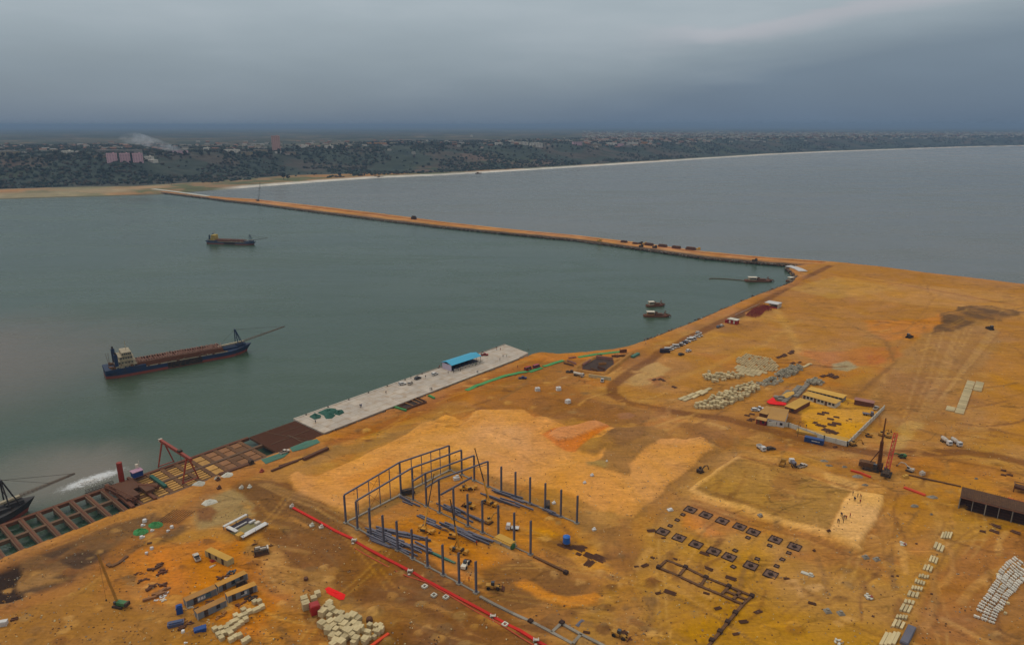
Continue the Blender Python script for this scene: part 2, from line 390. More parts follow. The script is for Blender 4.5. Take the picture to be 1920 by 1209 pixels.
addmix(sstep(n2, 0.08, 0.2), (176, 112, 40), 0.6)
addmix(sstep(n3, 0.06, 0.2), (138, 94, 48), 0.6)
addmix(sstep(-n3, 0.1, 0.22), (182, 138, 72), 0.5)
G.Z += 0.35 * fbm(X, Y, 18, 4, 5) + 0.22 * fbm(X, Y, 4, 3, 15)
# broad soils
G.zone([(1480,500),(1560,490),(1920,532),(2200,560),(2200,760),(1500,640),(1460,560)], (166, 115, 46), 8, 6, 0.8)
G.zone([(1240,980),(1300,1000),(1650,1080),(1800,960),(1920,990),(1960,1209),(1100,1300),(1050,1209),(1180,1060)], (168, 122, 40), 6, 5, 0.85)
G.zone([(1190,690),(1260,650),(1480,600),(1560,640),(1520,700),(1400,780),(1260,770),(1180,730)], (168, 118, 50), 5, 5, 0.8)
G.zone([(1470,540),(1560,520),(1700,540),(1560,560)], (178, 136, 66), 4, 5, 0.7)
G.zone([(1560,515),(1920,555),(1960,600),(1600,560)], (186, 136, 66), 4, 8, 0.5)
G.zone([(1300,660),(1560,680),(1640,700),(1500,720),(1380,700)], (172, 112, 40), 4, 4, 0.6)
G.zone([(1500,660),(1690,650),(1700,680),(1560,690)], (178, 108, 40), 3, 5, 0.7)
G.zone([(1630,668),(1660,666),(1668,680),(1630,684)], (168, 92, 40), 2, 3, 0.6)
G.zone([(1560,682),(1592,677),(1608,688),(1590,697),(1562,692)], (156, 142, 104), 1.5, 2, 0.9)
G.zone([(1720,600),(1770,590),(1730,630),(1660,640),(1620,600)], (188, 118, 34), 3, 6, 0.75)
# graded strip and dark fill, upper right
G.zone([(1745,617),(1760,596),(1800,576),(1860,573),(1905,585),(1880,600),(1850,606),(1815,612),(1790,624),(1750,625)], (100, 72, 44), 1.2, 5, 0.95, 0.7, mott=0.5)
G.zone([(1730,627),(1790,623),(1830,602),(1860,605),(1880,640),(1850,680),(1780,740),(1740,790),(1690,810),(1620,760),(1660,700)], (160, 118, 66), 3, 3, 0.85, 0.4)
G.zone([(1660,700),(1740,700),(1760,730),(1700,790),(1640,760)], (150, 102, 48), 3, 5, 0.6)
G.zone([(1700,790),(1735,795),(1680,870),(1650,870)], (182, 146, 84), 2, 3, 0.7)
G.zone([(1860,690),(1960,680),(1960,860),(1840,800)], (172, 118, 36), 5, 6, 0.8)
for k in range(26):      # grader passes
    f = k / 25; a = (1735 + f * 145, 622 - f * 4 + R.uniform(-3, 3)); b = (1700 + f * 90 - 15, 800 - f * 60)
    G.line([a, ((a[0] + b[0]) / 2 + R.uniform(-2, 8), (a[1] + b[1]) / 2), b], R.choice([(140, 96, 50), (184, 142, 86), (150, 104, 54)]), 0.7, 0.55, R.uniform(-.15, .15), 0.5)
# bright sand stockpile
SAND = [(548,893),(560,884),(575,893),(591,895),(633,876),(676,860),(724,836),(753,820),(793,793),(822,787),(833,779),(851,782),(873,789),(890,772),(905,768),(985,766),(1000,784),(1024,783),(1060,800),(1110,792),(1142,798),(1190,812),(1237,826),(1264,824),(1289,826),(1312,820),(1338,842),
        (1300,871),(1255,909),(1209,951),(1190,968),(1133,960),(1087,935),(1055,920),(1000,915),(940,905),(900,888),(846,862),(752,908),(700,935),(650,962),(633,951),(593,940),(560,918)]
G.zone(SAND, (198, 138, 64), 0.7, 2.2, 1.0, 0.5)
G.zone([(640,900),(720,850),(850,790),(980,775),(1050,800),(900,860),(700,930)], (206, 146, 72), 4, 5, 0.5)
for z_ in (([(800,800),(870,775),(900,770),(880,800),(820,830)], (184, 118, 44)), ([(985,770),(1060,800),(1040,840),(980,830),(960,800)], (190, 116, 44)), ([(1150,900),(1240,850),(1300,860),(1250,920),(1190,960)], (204, 150, 80)),
          ([(1020,880),(1150,900),(1180,960),(1060,930)], (200, 132, 54)), ([(560,900),(620,880),(660,920),(620,935)], (190, 122, 44))):
    G.zone(z_[0], z_[1], 4, 6, 0.7)
G.zone([(934,812),(955,806),(968,812),(955,820),(938,819)], (160, 120, 82), .8, 1.5, 0.9, 0.6)
G.zone([(880,740),(1000,712),(1120,745),(1200,780),(1100,790),(1010,780),(960,766),(900,768)], (150, 98, 42), 4, 6, 0.85)
G.zone([(640,838),(780,800),(840,770),(800,800),(690,846),(560,880)], (150, 112, 62), 2, 4, 0.8)
G.zone([(600,800),(700,780),(830,730),(980,680),(1010,690),(880,740),(740,800),(620,830)], (156, 98, 40), 3, 4, 0.85)
G.zone([(870,690),(985,655),(1015,670),(900,706),(800,742)], (170, 128, 74), 1.5, 2, 0.8)
G.zone([(950,668),(1040,662),(1190,652),(1210,650),(1150,668),(1000,680)], (186, 118, 50), 2, 2, 0.8)
# shed floor and its dark surround
G.zone([(640,985),(843,878),(905,890),(1100,985),(1010,1080),(900,1120),(760,1040)], (176, 116, 38), 2, 2, 0.9)
G.zone([(700,1010),(800,950),(850,990),(930,1060),(860,1090)], (186, 118, 32), 3, 4, 0.7)
G.line([(1345,848),(1300,882),(1255,920),(1205,962),(1190,985)], (146, 104, 52), 7, 0.9, -0.1, 1.5, 1.5)
G.zone([(640,975),(843,874),(866,884),(655,992),(640,995)], (132, 100, 52), 1.5, 2, 0.85)
G.zone([(905,890),(1090,968),(1170,1000),(1150,1020),(1080,990),(900,905)], (146, 106, 54), 2, 4, 0.85)
G.zone([(985,985),(1080,1010),(1150,1050),(1150,1080),(1080,1060),(1010,1030)], (190, 132, 34), 3, 4, 0.8)
G.zone([(1000,1015),(1040,1002),(1075,1015),(1060,1045),(1080,1070),(1040,1060),(1005,1040)], (134, 90, 42), 2, 4, 0.8)
G.zone([(900,1070),(960,1050),(1040,1070),(1100,1100),(1060,1130),(960,1140),(910,1110)], (122, 84, 44), 2.5, 4, 0.85)
G.zone([(968,1092),(985,1084),(1020,1105),(1060,1118),(1110,1115),(1130,1130),(1060,1145),(1020,1128)], (196, 126, 26), 1.2, 3, 0.9, 0.3)
# rough brown ground south-west of the shed
G.zone([(425,905),(545,900),(645,965),(780,1040),(1020,1180),(1040,1260),(640,1260),(560,1080),(470,970)], (122, 80, 36), 1.5, 4, 0.95)
G.zone([(440,905),(520,900),(640,985),(560,1000),(470,950)], (120, 84, 46), 2, 3, 0.9)
G.zone([(640,1110),(760,1100),(860,1180),(1000,1260),(700,1260)], (110, 72, 34), 5, 7, 0.7)
G.zone([(620,1130),(740,1120),(840,1165),(700,1180)], (150, 106, 50), 3, 6, 0.7)
for k in range(7):
    o = k * 9; G.line([(452 + o, 912 - k), (560 + o * 1.3, 985 - k * 6), (640 + o, 1040 - k * 9)], R.choice([(170, 130, 76), (104, 72, 38)]), 0.9, 0.7, 0.25 if k % 2 else -0.1, 1.2)
# left: wet grey mud, orange yard, lower left sand
G.zone([(0,1055),(60,1030),(190,990),(290,960),(360,985),(250,1060),(150,1080),(90,1110),(40,1130),(-60,1140)], (104, 76, 50), 3, 6, 0.9, 0.2, mott=0.5)
G.zone([(-60,1075),(20,1058),(42,1075),(40,1118),(10,1128),(-60,1130)], (44, 31, 24), 1.2, 3, 0.97, -0.8)
for z_ in ([(100,1050),(150,1035),(200,1030),(190,1050),(120,1075)], [(90,1082),(140,1068),(100,1100)], [(60,1040),(110,1012),(170,1000),(90,1050)], [(30,1100),(110,1095),(60,1120)]):
    G.zone(z_, (72, 54, 40), 1.5, 5, 0.8, -0.3)
G.zone([(0,1038),(140,987),(300,933),(320,938),(150,1000),(0,1060)], (156, 114, 56), 1, 2, 0.8, 0.4)
G.zone([(370,935),(440,920),(480,960),(440,980),(380,985),(350,960)], (150, 126, 78), 2.5, 4, 0.85)
G.zone([(360,958),(385,952),(402,962),(398,976),(372,974)], (124, 76, 42), 1, 3, 0.8, 0.6)
G.zone([(230,1040),(330,1010),(440,1000),(500,1060),(530,1120),(500,1190),(440,1209),(330,1140),(250,1100)], (182, 112, 30), 4, 7, 0.9)
G.zone([(290,1040),(340,1025),(350,1090),(310,1110)], (200, 120, 26), 3, 5, 0.7)
G.zone([(-60,1150),(200,1110),(340,1180),(420,1260),(-60,1260)], (150, 104, 42), 5, 6, 0.85)
G.zone([(160,1060),(250,1040),(250,1130),(180,1120)], (160, 102, 38), 4, 5, 0.7)
G.zone([(500,1150),(580,1140),(640,1209),(620,1260),(480,1260)], (162, 108, 44), 4, 6, 0.8)
G.zone([(560,1080),(600,1070),(640,1120),(720,1150),(700,1209),(600,1140)], (164, 122, 62), 3, 5, 0.7)
# compacted plateau with pale pad, foundations yard
PLAT = [(1300,905),(1385,860),(1440,870),(1560,905),(1655,928),(1600,1030),(1500,1005),(1380,955),(1290,930)]
G.zone([(1275,915),(1390,845),(1660,915),(1640,960),(1615,1035),(1500,1015),(1280,940)], (186, 134, 66), 1.5, 2, 0.85, 0.3)
G.zone([(1302,906),(1385,862),(1440,870),(1595,925),(1548,1000),(1380,950),(1300,925)], (160, 120, 60), 1.0, 1.5, 0.95, 0.7)
G.zone([(1470,885),(1510,890),(1500,940),(1440,945)], (146, 96, 50), 2, 4, 0.5)
G.zone([(1598,922),(1655,932),(1640,975),(1612,1022),(1550,1003)], (214, 164, 100), 0.8, 1.2, 0.97, 0.75)
G.zone([(1540,885),(1600,905),(1600,925),(1560,915)], (206, 160, 96), 1, 2, 0.7)
G.line([(1310,935),(1400,960),(1480,985),(1560,1008),(1612,1028)], (208, 156, 88), 1.6, 0.8, 0.5, 1.2)
G.line([(1300,940),(1400,972),(1500,1000),(1600,1035)], (150, 98, 44), 2.2, 0.8, -0.2, 1.5)
G.zone([(1280,960),(1330,975),(1370,1000),(1330,1005),(1285,985)], (196, 124, 34), 2, 3, 0.85)
G.zone([(1390,840),(1480,850),(1560,880),(1500,895),(1400,870)], (178, 130, 62), 2, 4, 0.7, 0.4)
G.zone([(1655,940),(1700,930),(1760,960),(1720,1010),(1650,1020)], (168, 116, 38), 3, 6, 0.7)
G.zone([(1740,880),(1860,885),(1900,930),(1800,950),(1760,920)], (176, 120, 40), 3, 6, 0.7)
G.zone([(1560,860),(1700,850),(1860,870),(1920,900),(1700,880),(1600,880)], (170, 112, 44), 3, 5, 0.7)
G.zone([(1500,1100),(1640,1080),(1660,1209),(1520,1240),(1460,1160)], (172, 126, 46), 3, 7, 0.6)
# compound floor
G.zone([(1490,760),(1560,738),(1650,765),(1590,832),(1510,800)], (198, 144, 34), 1, 1, 0.95)
# pale spoil fans
G.zone([(1185,690),(1230,678),(1262,690),(1240,712),(1195,725),(1165,715)], (178, 142, 84), 2, 3, 0.85)
G.zone([(1150,700),(1195,690),(1180,730),(1240,745),(1160,742)], (172, 124, 58), 2, 4, 0.7)
G.zone([(1215,712),(1245,706),(1260,718),(1230,724)], (150, 92, 44), 1, 2, 0.8, 0.7)
G.zone([(1290,825),(1340,822),(1345,838),(1300,840)], (200, 152, 98), 1, 2, 0.8, 0.6)
# ---- haul roads
RD = (120, 76, 34)
G.line([(1556,498),(1500,525),(1440,560),(1380,590),(1300,628),(1240,660),(1195,690),(1150,722),(1148,738),(1180,756),(1260,772),(1360,785),(1450,808),(1540,832),(1640,850),(1720,850),(1800,846),(1870,855),(1940,872)], RD, 6.0, 0.9, -0.15, 1.2, 0.9)
G.line([(1920,1012),(1860,1035),(1810,1075),(1780,1130),(1765,1209),(1760,1270)], (152, 98, 40), 13, 0.85, -0.2, 2, 2)
G.line([(1840,1230),(1870,1170),(1960,1120)], (146, 96, 42), 14, 0.7, -0.1, 3, 3)
G.line([(625,826),(560,850),(500,872),(440,900),(380,930),(330,975),(240,1020),(150,1090),(0,1150),(-80,1180)], (152, 98, 42), 7, 0.7, -0.15, 2.5, 2)
G.line([(990,664),(900,712),(820,750),(720,798),(620,828)], (150, 92, 40), 6, 0.65, -0.1, 2, 2)
G.line([(1270,1000),(1240,960),(1290,915),(1370,850),(1440,815)], (160, 118, 60), 6, 0.7, -0.1, 1.5, 1.5)
G.line([(1190,1209),(1180,1120),(1160,1060),(1190,1000),(1260,930)], (164, 112, 48), 7, 0.6, -0.1, 2, 2)
G.line([(1730,520),(1750,560),(1700,620),(1660,690),(1610,745)], (150, 104, 50), 1.3, 0.7, -0.1, 1.5)
G.line([(1452,570),(1480,620),(1500,660)], (186, 142, 72), 5, 0.6, 0, 2, 2)
G.line([(1240,720),(1330,690),(1440,640),(1500,600)], (180, 136, 70), 4, 0.5, 0, 2, 2)
G.line([(1500,560),(1580,600),(1660,640),(1680,665)], (146, 104, 50), 3, 0.5, 0, 2, 1)
G.line([(1560,515),(1700,535),(1920,575)], (146, 92, 40), 3.5, 0.6, 0, 2, 1)
G.line([(1100,742),(1240,770),(1330,830),(1450,850)], (160, 106, 46), 4, 0.5, 0, 2, 1)
G.line([(1600,745),(1680,680),(1660,640)], (130, 90, 46), 2, .7, 0, 1)
G.zone([(1010,742),(1110,745),(1230,775),(1200,800),(1130,785),(1060,790),(1010,780)], (138, 92, 44), 1.5, 6, 0.8, 0.3, mott=.4)
G.zone([(1110,1000),(1190,985),(1215,1030),(1190,1080),(1130,1060)], (136, 92, 44), 1.5, 6, 0.7, 0.2, mott=.4)
G.zone([(1240,790),(1330,800),(1400,830),(1380,845),(1290,818)], (140, 94, 46), 1.5, 5, 0.7, 0.3, mott=.3)
for k in range(330):     # churned and scraped streaks
    kind = k % 5
    cx, cy = [(R.uniform(600, 1250), R.uniform(690, 850)), (R.uniform(1450, 1920), R.uniform(520, 800)), (R.uniform(440, 1000), R.uniform(920, 1209)), (R.uniform(1150, 1900), R.uniform(950, 1209)), (R.uniform(1250, 1900), R.uniform(790, 960))][kind]
    p = P(cx, cy); a0 = [QANG, R.choice([.1, QANG]), R.choice([QANG - 1.57, QANG - 1.45]), R.choice([QANG, -.65, 1.2]), R.choice([-.65, -.5, QANG])][kind] + R.gauss(0, .16); L = R.uniform(6, 40); c_ = R.uniform(-.03, .03); pts = []; q = Vector((p.x, p.y, 0)); a = a0
    for i in range(6): pts.append(q.copy()); q = q + Vector((math.cos(a), math.sin(a), 0)) * L / 6; a += c_ * L / 6
    G.line(pts, R.choice([(118, 76, 36), (132, 88, 42), (188, 142, 76), (176, 126, 62), (148, 108, 60), (126, 92, 56)]), R.uniform(.5, 2.4), R.uniform(.3, .75), R.choice([-.15, .15, .3]), 1.2, .35, world=True)
# tyre tracks in pairs, spoil scratches
for k in range(150):
    cx, cy = R.choice([(R.uniform(1150, 1920), R.uniform(1010, 1209)), (R.uniform(0, 700), R.uniform(950, 1209)), (R.uniform(1200, 1920), R.uniform(560, 960)), (R.uniform(560, 1200), R.uniform(740, 1209)), (R.uniform(1450, 1920), R.uniform(530, 700))])
    p = P(cx, cy); a0 = R.choice([QANG, QANG, QANG + 1.57, R.uniform(0, 6.3)]) + R.uniform(-.35, .35); L = R.uniform(12, 55); cur = R.uniform(-0.02, 0.02)
    pts = []; q = Vector((p.x, p.y, 0)); a = a0
    for i in range(8): pts.append(q.copy()); q = q + Vector((math.cos(a), math.sin(a), 0)) * L / 8; a += cur * L / 8
    rgb = R.choice([(134, 92, 44), (190, 146, 76), (146, 100, 44), (184, 132, 56), (120, 80, 38)]); nrm = Vector((-math.sin(a0), math.cos(a0), 0)); op = R.uniform(.25, .6)
    for sgn in (-1, 1): G.line([v + nrm * sgn * 1.1 for v in pts], rgb, 0.55, op, -0.08, 0.4, 0.4, world=True)
for k in range(520):     # little heaps and wet patches
    cx, cy = R.choice([(R.uniform(1150, 1920), R.uniform(860, 1209)), (R.uniform(0, 560), R.uniform(950, 1209)), (R.uniform(860, 1250), R.uniform(690, 800)), (R.uniform(1000, 1250), R.uniform(960, 1209)), (R.uniform(560, 900), R.uniform(1060, 1209)), (R.uniform(1250, 1900), R.uniform(600, 860)), (R.uniform(600, 850), R.uniform(770, 840))])
    p = P(cx, cy); r = R.uniform(.4, 2.2); pts = [(p.x + math.cos(a) * r * R.uniform(.6, 1.5), p.y + math.sin(a) * r * R.uniform(.6, 1.3)) for a in np.linspace(0, 5.6, 8)]
    G.zone(pts, R.choice([(112, 74, 38), (182, 134, 66), (150, 116, 70), (132, 86, 42), (196, 150, 86), (124, 92, 58)]), 0.5, 1.2, R.uniform(.3, .8), R.choice([0, .2, .5]), world=True)
G.zone(SAND, (204, 144, 72), 0.7, 2.2, 0.75)
G.zone([(760,830),(850,800),(960,790),(1010,830),(900,860),(780,870)], (208, 152, 86), 3, 6, 0.5)
G.zone([(640,900),(740,860),(720,910),(650,940)], (200, 128, 48), 3, 6, 0.5)
for k in range(40):
    cx, cy = R.uniform(600, 1300), R.uniform(790, 950); p = P(cx, cy); a = QANG + R.gauss(0, .5); q = p + Vector((math.cos(a), math.sin(a), 0)) * R.uniform(5, 22)
    G.line([p, q], R.choice([(186, 122, 50), (214, 160, 96), (178, 118, 56)]), R.uniform(.4, 1.3), .35, 0, 1, .3, world=True)
G.zone([(1082,847),(1095,827),(1127,820),(1164,802),(1226,800),(1255,820),(1237,826),(1218,838),(1197,856),(1178,871),(1180,891),(1171,895),(1138,884),(1104,873),(1127,864),(1138,842),(1116,858),(1102,853)], (148, 106, 54), 0.8, 1.5, 0.97, 0.6, mott=0.25)
G.zone([(1095,827),(1127,822),(1120,845),(1100,846)], (166, 122, 62), 0.8, 1, 0.8)
G.zone([(1100,868),(1138,868),(1138,882),(1104,875)], (158, 130, 76), 0.8, 1.5, 0.8)
G.zone([(1150,806),(1210,804),(1200,830),(1150,840)], (132, 92, 54), 1.5, 4, 0.6, 0.4)
G.zone([(1020,818),(1040,805),(1100,792),(1150,798),(1120,815),(1080,850),(1062,848)], (196, 112, 46), 1, 2, 0.9)
G.zone([(1029,818),(1045,807),(1076,800),(1118,789),(1142,798),(1102,813),(1073,825),(1045,829)], (198, 134, 88), 0.7, 1.2, 0.97, 0.9)
G.zone([(1158,778),(1180,775),(1192,780),(1180,788),(1160,786)], (150, 104, 74), 0.7, 1.2, 0.9, 0.4)
G.zone([(1598,922),(1655,932),(1640,975),(1612,1022),(1550,1003)], (216, 168, 106), 0.8, 1.2, 0.7)
G.line([(1300,925),(1400,955),(1480,982),(1560,1006),(1612,1028)], (214, 164, 96), 2.0, 0.9, 0.5, 1.2)
G.line([(1296,920),(1345,885),(1388,858)], (208, 160, 96), 1.8, 0.85, 0.4, 1.0)
G.line([(1388,858),(1440,868),(1530,895),(1600,918)], (150, 98, 46), 1.3, 0.8, -0.2, 1.0)
G.line([(1300,948),(1400,980),(1500,1006),(1600,1040)], (136, 88, 40), 1.6, 0.8, -0.2, 1.2)
fz_ = sdf(G.X, G.Y, [P(1215, 940), P(1330, 925), P(1530, 1000), P(1480, 1090), P(1190, 1010)]); G.Z *= 1 - .85 * sstep(fz_, -3, 3)
# shore: wet edge, slope into the water
dl = sdf(X, Y, [(v.x, v.y) for v in LAND])
edge = (dl < 9) & (dl > -8)
G.C[edge] += (np.array(alb((176, 118, 58))) - G.C[edge]) * (sstep(9 - dl[edge], 0, 6) * .6)[:, None]
lowm = sstep(-dl + fbm(X, Y, 6, 3, 44) * 2.5, 0.3, 2.2)
G.C += (np.array(alb((112, 90, 62))) - G.C) * lowm[:, None]
G.Z = G.Z * (1 - lowm) - sstep(-dl + fbm(X, Y, 6, 3, 44) * 1.0, -0.2, 6.5) * 9.0
qs = (X - QA.x) * E1.x + (Y - QA.y) * E1.y; qt = (X - QA.x) * E2.x + (Y - QA.y) * E2.y
G.Z = np.where((qs < 139) & (qt < 22.6) & (qt > -40), np.minimum(G.Z, -9.0), G.Z)     # open water under the quay deck
ground = G.build('ground', M_soil)

# ------------------------------------------------------------------ water
m = bpy.data.materials.new('water'); m.use_nodes = True; t = NT(m.node_tree); b = t.n['Principled BSDF']
g = t.new('ShaderNodeNewGeometry'); v = g.outputs['Position']; sp = t.new('ShaderNodeSeparateXYZ'); t.put(sp.inputs[0], v)
big = t.noise(t.scalev(v, (.5, 1, 1)), 0.006, 5, 0.6, 0.8); mid = t.noise(t.scalev(v, (1, .45, 1)), 0.03, 5, 0.6, 0.5)
green, brown, grey = (0.024, 0.050, 0.024), (0.115, 0.086, 0.058), (0.112, 0.108, 0.088)
# outer sea lies beyond the causeway: y > 805 - 0.79 x
sea = t.smooth(t.math('ADD', t.math('SUBTRACT', sp.outputs[1], t.math('SUBTRACT', 842.0, t.math('MULTIPLY', sp.outputs[0], 0.765))), 0), -12, 12)
c = t.mix(t.smooth(big, 0.35, 0.7), green, (0.040, 0.066, 0.038))
def blob(cx, cy, r0, r1, k=1.0, wob=60):
    dx = t.math('SUBTRACT', sp.outputs[0], cx); dy = t.math('SUBTRACT', sp.outputs[1], cy)
    d = t.math('SQRT', t.math('ADD', t.math('MULTIPLY', dx, dx), t.math('MULTIPLY', t.math('MULTIPLY', dy, dy), k)))
    d = t.math('ADD', d, t.math('MULTIPLY', t.math('SUBTRACT', mid, 0.5), wob)); return t.smooth(d, r1, r0)
a_ = P(40, 650, -3); c = t.mix(t.math('MULTIPLY', blob(a_.x - 45, a_.y - 35, 20, 190, 1.6), 0.95), c, brown)
a_ = P(215, 885, -3); c = t.mix(t.math('MULTIPLY', blob(a_.x - 6, a_.y, 2, 36, 1.0, 22), 0.8), c, (0.17, 0.135, 0.10))
a_ = P(105, 900, -3); c = t.mix(t.math('MULTIPLY', blob(a_.x - 10, a_.y + 4, 8, 40, 1.0, 26), 0.6), c, (0.15, 0.125, 0.09))
fb = P(172, 899, -3)
cq, sq = math.cos(QANG), math.sin(QANG)
fx_ = t.math('ADD', t.math('MULTIPLY', t.math('SUBTRACT', sp.outputs[0], fb.x), cq), t.math('MULTIPLY', t.math('SUBTRACT', sp.outputs[1], fb.y), sq))
fy_ = t.math('SUBTRACT', t.math('MULTIPLY', t.math('SUBTRACT', sp.outputs[1], fb.y), cq), t.math('MULTIPLY', t.math('SUBTRACT', sp.outputs[0], fb.x), sq))
fr_ = t.math('SQRT', t.math('ADD', t.math('POWER', t.math('DIVIDE', fx_, 11.0), 2), t.math('POWER', t.math('DIVIDE', fy_, 3.6), 2)))
fine = t.noise(v, 0.8, 5, 0.7); fr_ = t.math('ADD', fr_, t.math('MULTIPLY', t.math('SUBTRACT', fine, 0.5), 1.5))
c = t.mix(t.math('MULTIPLY', t.smooth(fr_, 1.25, 0.35), 0.8), c, (0.62, 0.61, 0.58))
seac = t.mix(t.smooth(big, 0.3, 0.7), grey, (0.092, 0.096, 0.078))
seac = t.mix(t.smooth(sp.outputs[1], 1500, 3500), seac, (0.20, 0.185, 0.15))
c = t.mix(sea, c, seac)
t.put(b.inputs['Base Color'], c); b.inputs['IOR'].default_value = 1.33; b.inputs['Specular IOR Level'].default_value = 0.36
t.put(b.inputs['Roughness'], t.math('ADD', 0.14, t.math('ADD', t.math('MULTIPLY', t.smooth(big, 0.35, 0.65), 0.08), t.math('MULTIPLY', t.smooth(t.noise(t.scalev(v, (.25, 1, 1)), 0.02, 5, 0.65, 1.0), 0.42, 0.62), 0.12))))
wv = t.noise(t.scalev(v, (1, 1.8, 1)), 0.55, 4, 0.6); wv2 = t.noise(t.scalev(v, (1, 1.7, 1)), 0.09, 4, 0.6)
bn = t.new('ShaderNodeBump'); bn.inputs['Strength'].default_value = 0.55; bn.inputs['Distance'].default_value = 0.5
t.put(bn.inputs['Height'], t.math('ADD', t.math('MULTIPLY', wv, 0.7), t.math('MULTIPLY', wv2, 1.6))); t.put(b.inputs['Normal'], bn.outputs[0])
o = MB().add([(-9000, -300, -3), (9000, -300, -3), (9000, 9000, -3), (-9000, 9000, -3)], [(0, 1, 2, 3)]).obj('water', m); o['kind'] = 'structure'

# ------------------------------------------------------------------ causeway
near = [(1488,500.5),(1440,497.5),(1320,486.5),(1200,469.5),(1080,453),(960,441.5),(840,429.5),(720,415.5),(600,400.5),(480,384.5),(425,378.5),(385,373),(340,367.5),(296,362.5)]
far_ = [(1535,487),(1440,480.5),(1320,469.5),(1200,453.5),(1080,439.5),(960,428.5),(840,415.5),(720,399.5),(600,385.5),(480,372.5),(425,369.5),(385,366),(340,360),(296,354.5)]
NA, NC = 700, 34
def resamp(pts, n):
    p = np.array([[q.x, q.y] for q in pts]); s_ = np.arange(len(p)); u_ = np.linspace(0, len(p) - 1, n)
    return np.stack([np.interp(u_, s_, p[:, 0]), np.interp(u_, s_, p[:, 1])], 1)
nw = [P(x, y, -3) for x, y in near]; fw = [P(x, y, 0.2) for x, y in far_]
nw[0] = nw[0] + (nw[0] - nw[1]).normalized() * 16; fw[0] = fw[0] + (fw[0] - fw[1]).normalized() * 30
Nn = resamp(nw, NA); Ff = resamp(fw, NA)
cr = np.linspace(-0.06, 1.06, NC)
PX = Nn[:, None, :] * (1 - cr)[None, :, None] + Ff[:, None, :] * cr[None, :, None]
CW = Sheet(PX[:, :, 0], PX[:, :, 1], NC, NA)
crr = np.tile(cr, NA); al = np.repeat(np.linspace(0, 1, NA), NC)
wob = fbm(CW.X, CW.Y, 25, 4, 8) * .12
crr = np.clip(crr, -0.06, 1.06); e_ = np.minimum(crr, 1 - crr) + wob * .1
CW.Z = -4.0 + sstep(e_, -0.06, 0.09) * (3.9 + 0.4 * fbm(CW.X, CW.Y, 10, 3, 2)); CW.C[:] = alb((160, 106, 52))
def cwm(mask, rgb): CW.C += (np.array(alb(rgb)) - CW.C) * np.clip(mask, 0, 1)[:, None]
cwm(sstep(fbm(CW.X, CW.Y, 40, 4, 12), -.05, .15) * .8, (180, 128, 72))
cwm(sstep(.12 - np.abs(crr + wob - .42), 0, .06) * .85, (186, 138, 84))
cwm(sstep(.10 - np.abs(crr + wob - .62), 0, .05) * .8, (156, 88, 42))
cwm(sstep(.06 - np.abs(crr + wob - .82), 0, .05) * .6, (196, 160, 110))
endm = sstep(al, .0, .06)
cwm(endm * sstep(.22 - crr + wob, .02, .12) * .9, (124, 100, 74)); cwm(endm * sstep(.10 - crr, 0.0, .05), (70, 62, 50)); CW.C *= (1 + .5 * fbm(CW.X, CW.Y, 7, 4, 99))[:, None]; CW.Z -= sstep(.03 - al, 0, .03) * .3
o = CW.build('causeway', M_cause)

# ------------------------------------------------------------------ far shore, bluff and plateau
shoreW = np.array([(P(x, y, -3).x, P(x, y, -3).y) for x, y in ((-420,390),(-150,380),(0,373.5),(120,370),(200,368),(300,364.5),(385,358),(480,350.5),(600,341),(700,334),(840,328),(960,321),(1080,313.5),(1240,303.5),(1320,298),(1440,290.5),(1560,285),(1700,280),(1840,275.5),(1920,274),(2100,270),(2500,262))])
vv = np.concatenate([np.exp(np.linspace(math.log(1150), math.log(4200), 560)), np.exp(np.linspace(math.log(4220), math.log(36000), 170))]); uu = np.linspace(-1.15, 1.25, 620)
UU, VV = np.meshgrid(uu, vv); H = Sheet(UU * VV, VV - 250, 620, 730)
X, Y = H.X, H.Y
dsh = segdist(X, Y, shoreW.tolist()); dsh = np.where(Y > np.interp(X, shoreW[:, 0], shoreW[:, 1]), dsh, -dsh)
bw = np.interp(X, [-1500, -700, -560, -420, -250, 0, 600, 3000], [190, 175, 190, 130, 60, 28, 24, 24])
bw = bw + fbm(X, Y, 180, 3, 6) * 40 * (bw > 40)
rw = np.interp(X, [-1400, -600, 0, 800, 3000], [330, 330, 420, 420, 500])
rav = fbm(X, Y, 140, 5, 14) * 150 + fbm(X, Y, 45, 4, 19) * 40
hh = sstep(dsh - bw + rav * np.clip((dsh - bw) / 120, 0, 1), 0, rw)
top = 54 + fbm(X, Y, 900, 4, 23) * 16 + fbm(X, Y, 260, 4, 29) * 9
farz = np.interp(np.hypot(X, Y), [0, 4000, 12000, 36000], [1, 1, .8, .35])
H.Z = -8 + sstep(dsh, -30, 6) * 6.2 + sstep(dsh, 4, 30) * 2.5 + hh * top * farz + (fbm(X, Y, 30, 4, 41) * 5) * sstep(dsh - bw, 0, 60)
H.C[:] = alb((56, 64, 54))
def hm(mask, rgb, op=1.0): H.C[:] += (np.array(alb(rgb)) - H.C) * (np.clip(mask, 0, 1) * op)[:, None]
na = fbm(X, Y, 110, 5, 61); nb = fbm(X, Y, 300, 5, 71); nc_ = fbm(X, Y, 45, 4, 81)
veg = sstep(dsh - bw, 0, 40)
hm(veg * sstep(na, 0.0, 0.15), (80, 70, 60), .7); hm(veg * sstep(-na, .08, .22), (44, 54, 48), .9)
hm(veg * sstep(nb, .06, .2) * sstep(nc_, -.1, .2), (72, 80, 54), .6)
hm(veg * sstep(nb + na, .22, .34), (104, 82, 68), .6)
hm(sstep(dsh - bw - rw, 0, 500) * sstep(nb, -.1, .15), (84, 84, 66), .7)
hm(sstep(dsh - bw - rw, 0, 300) * sstep(na, .08, .2), (120, 104, 82), .6)
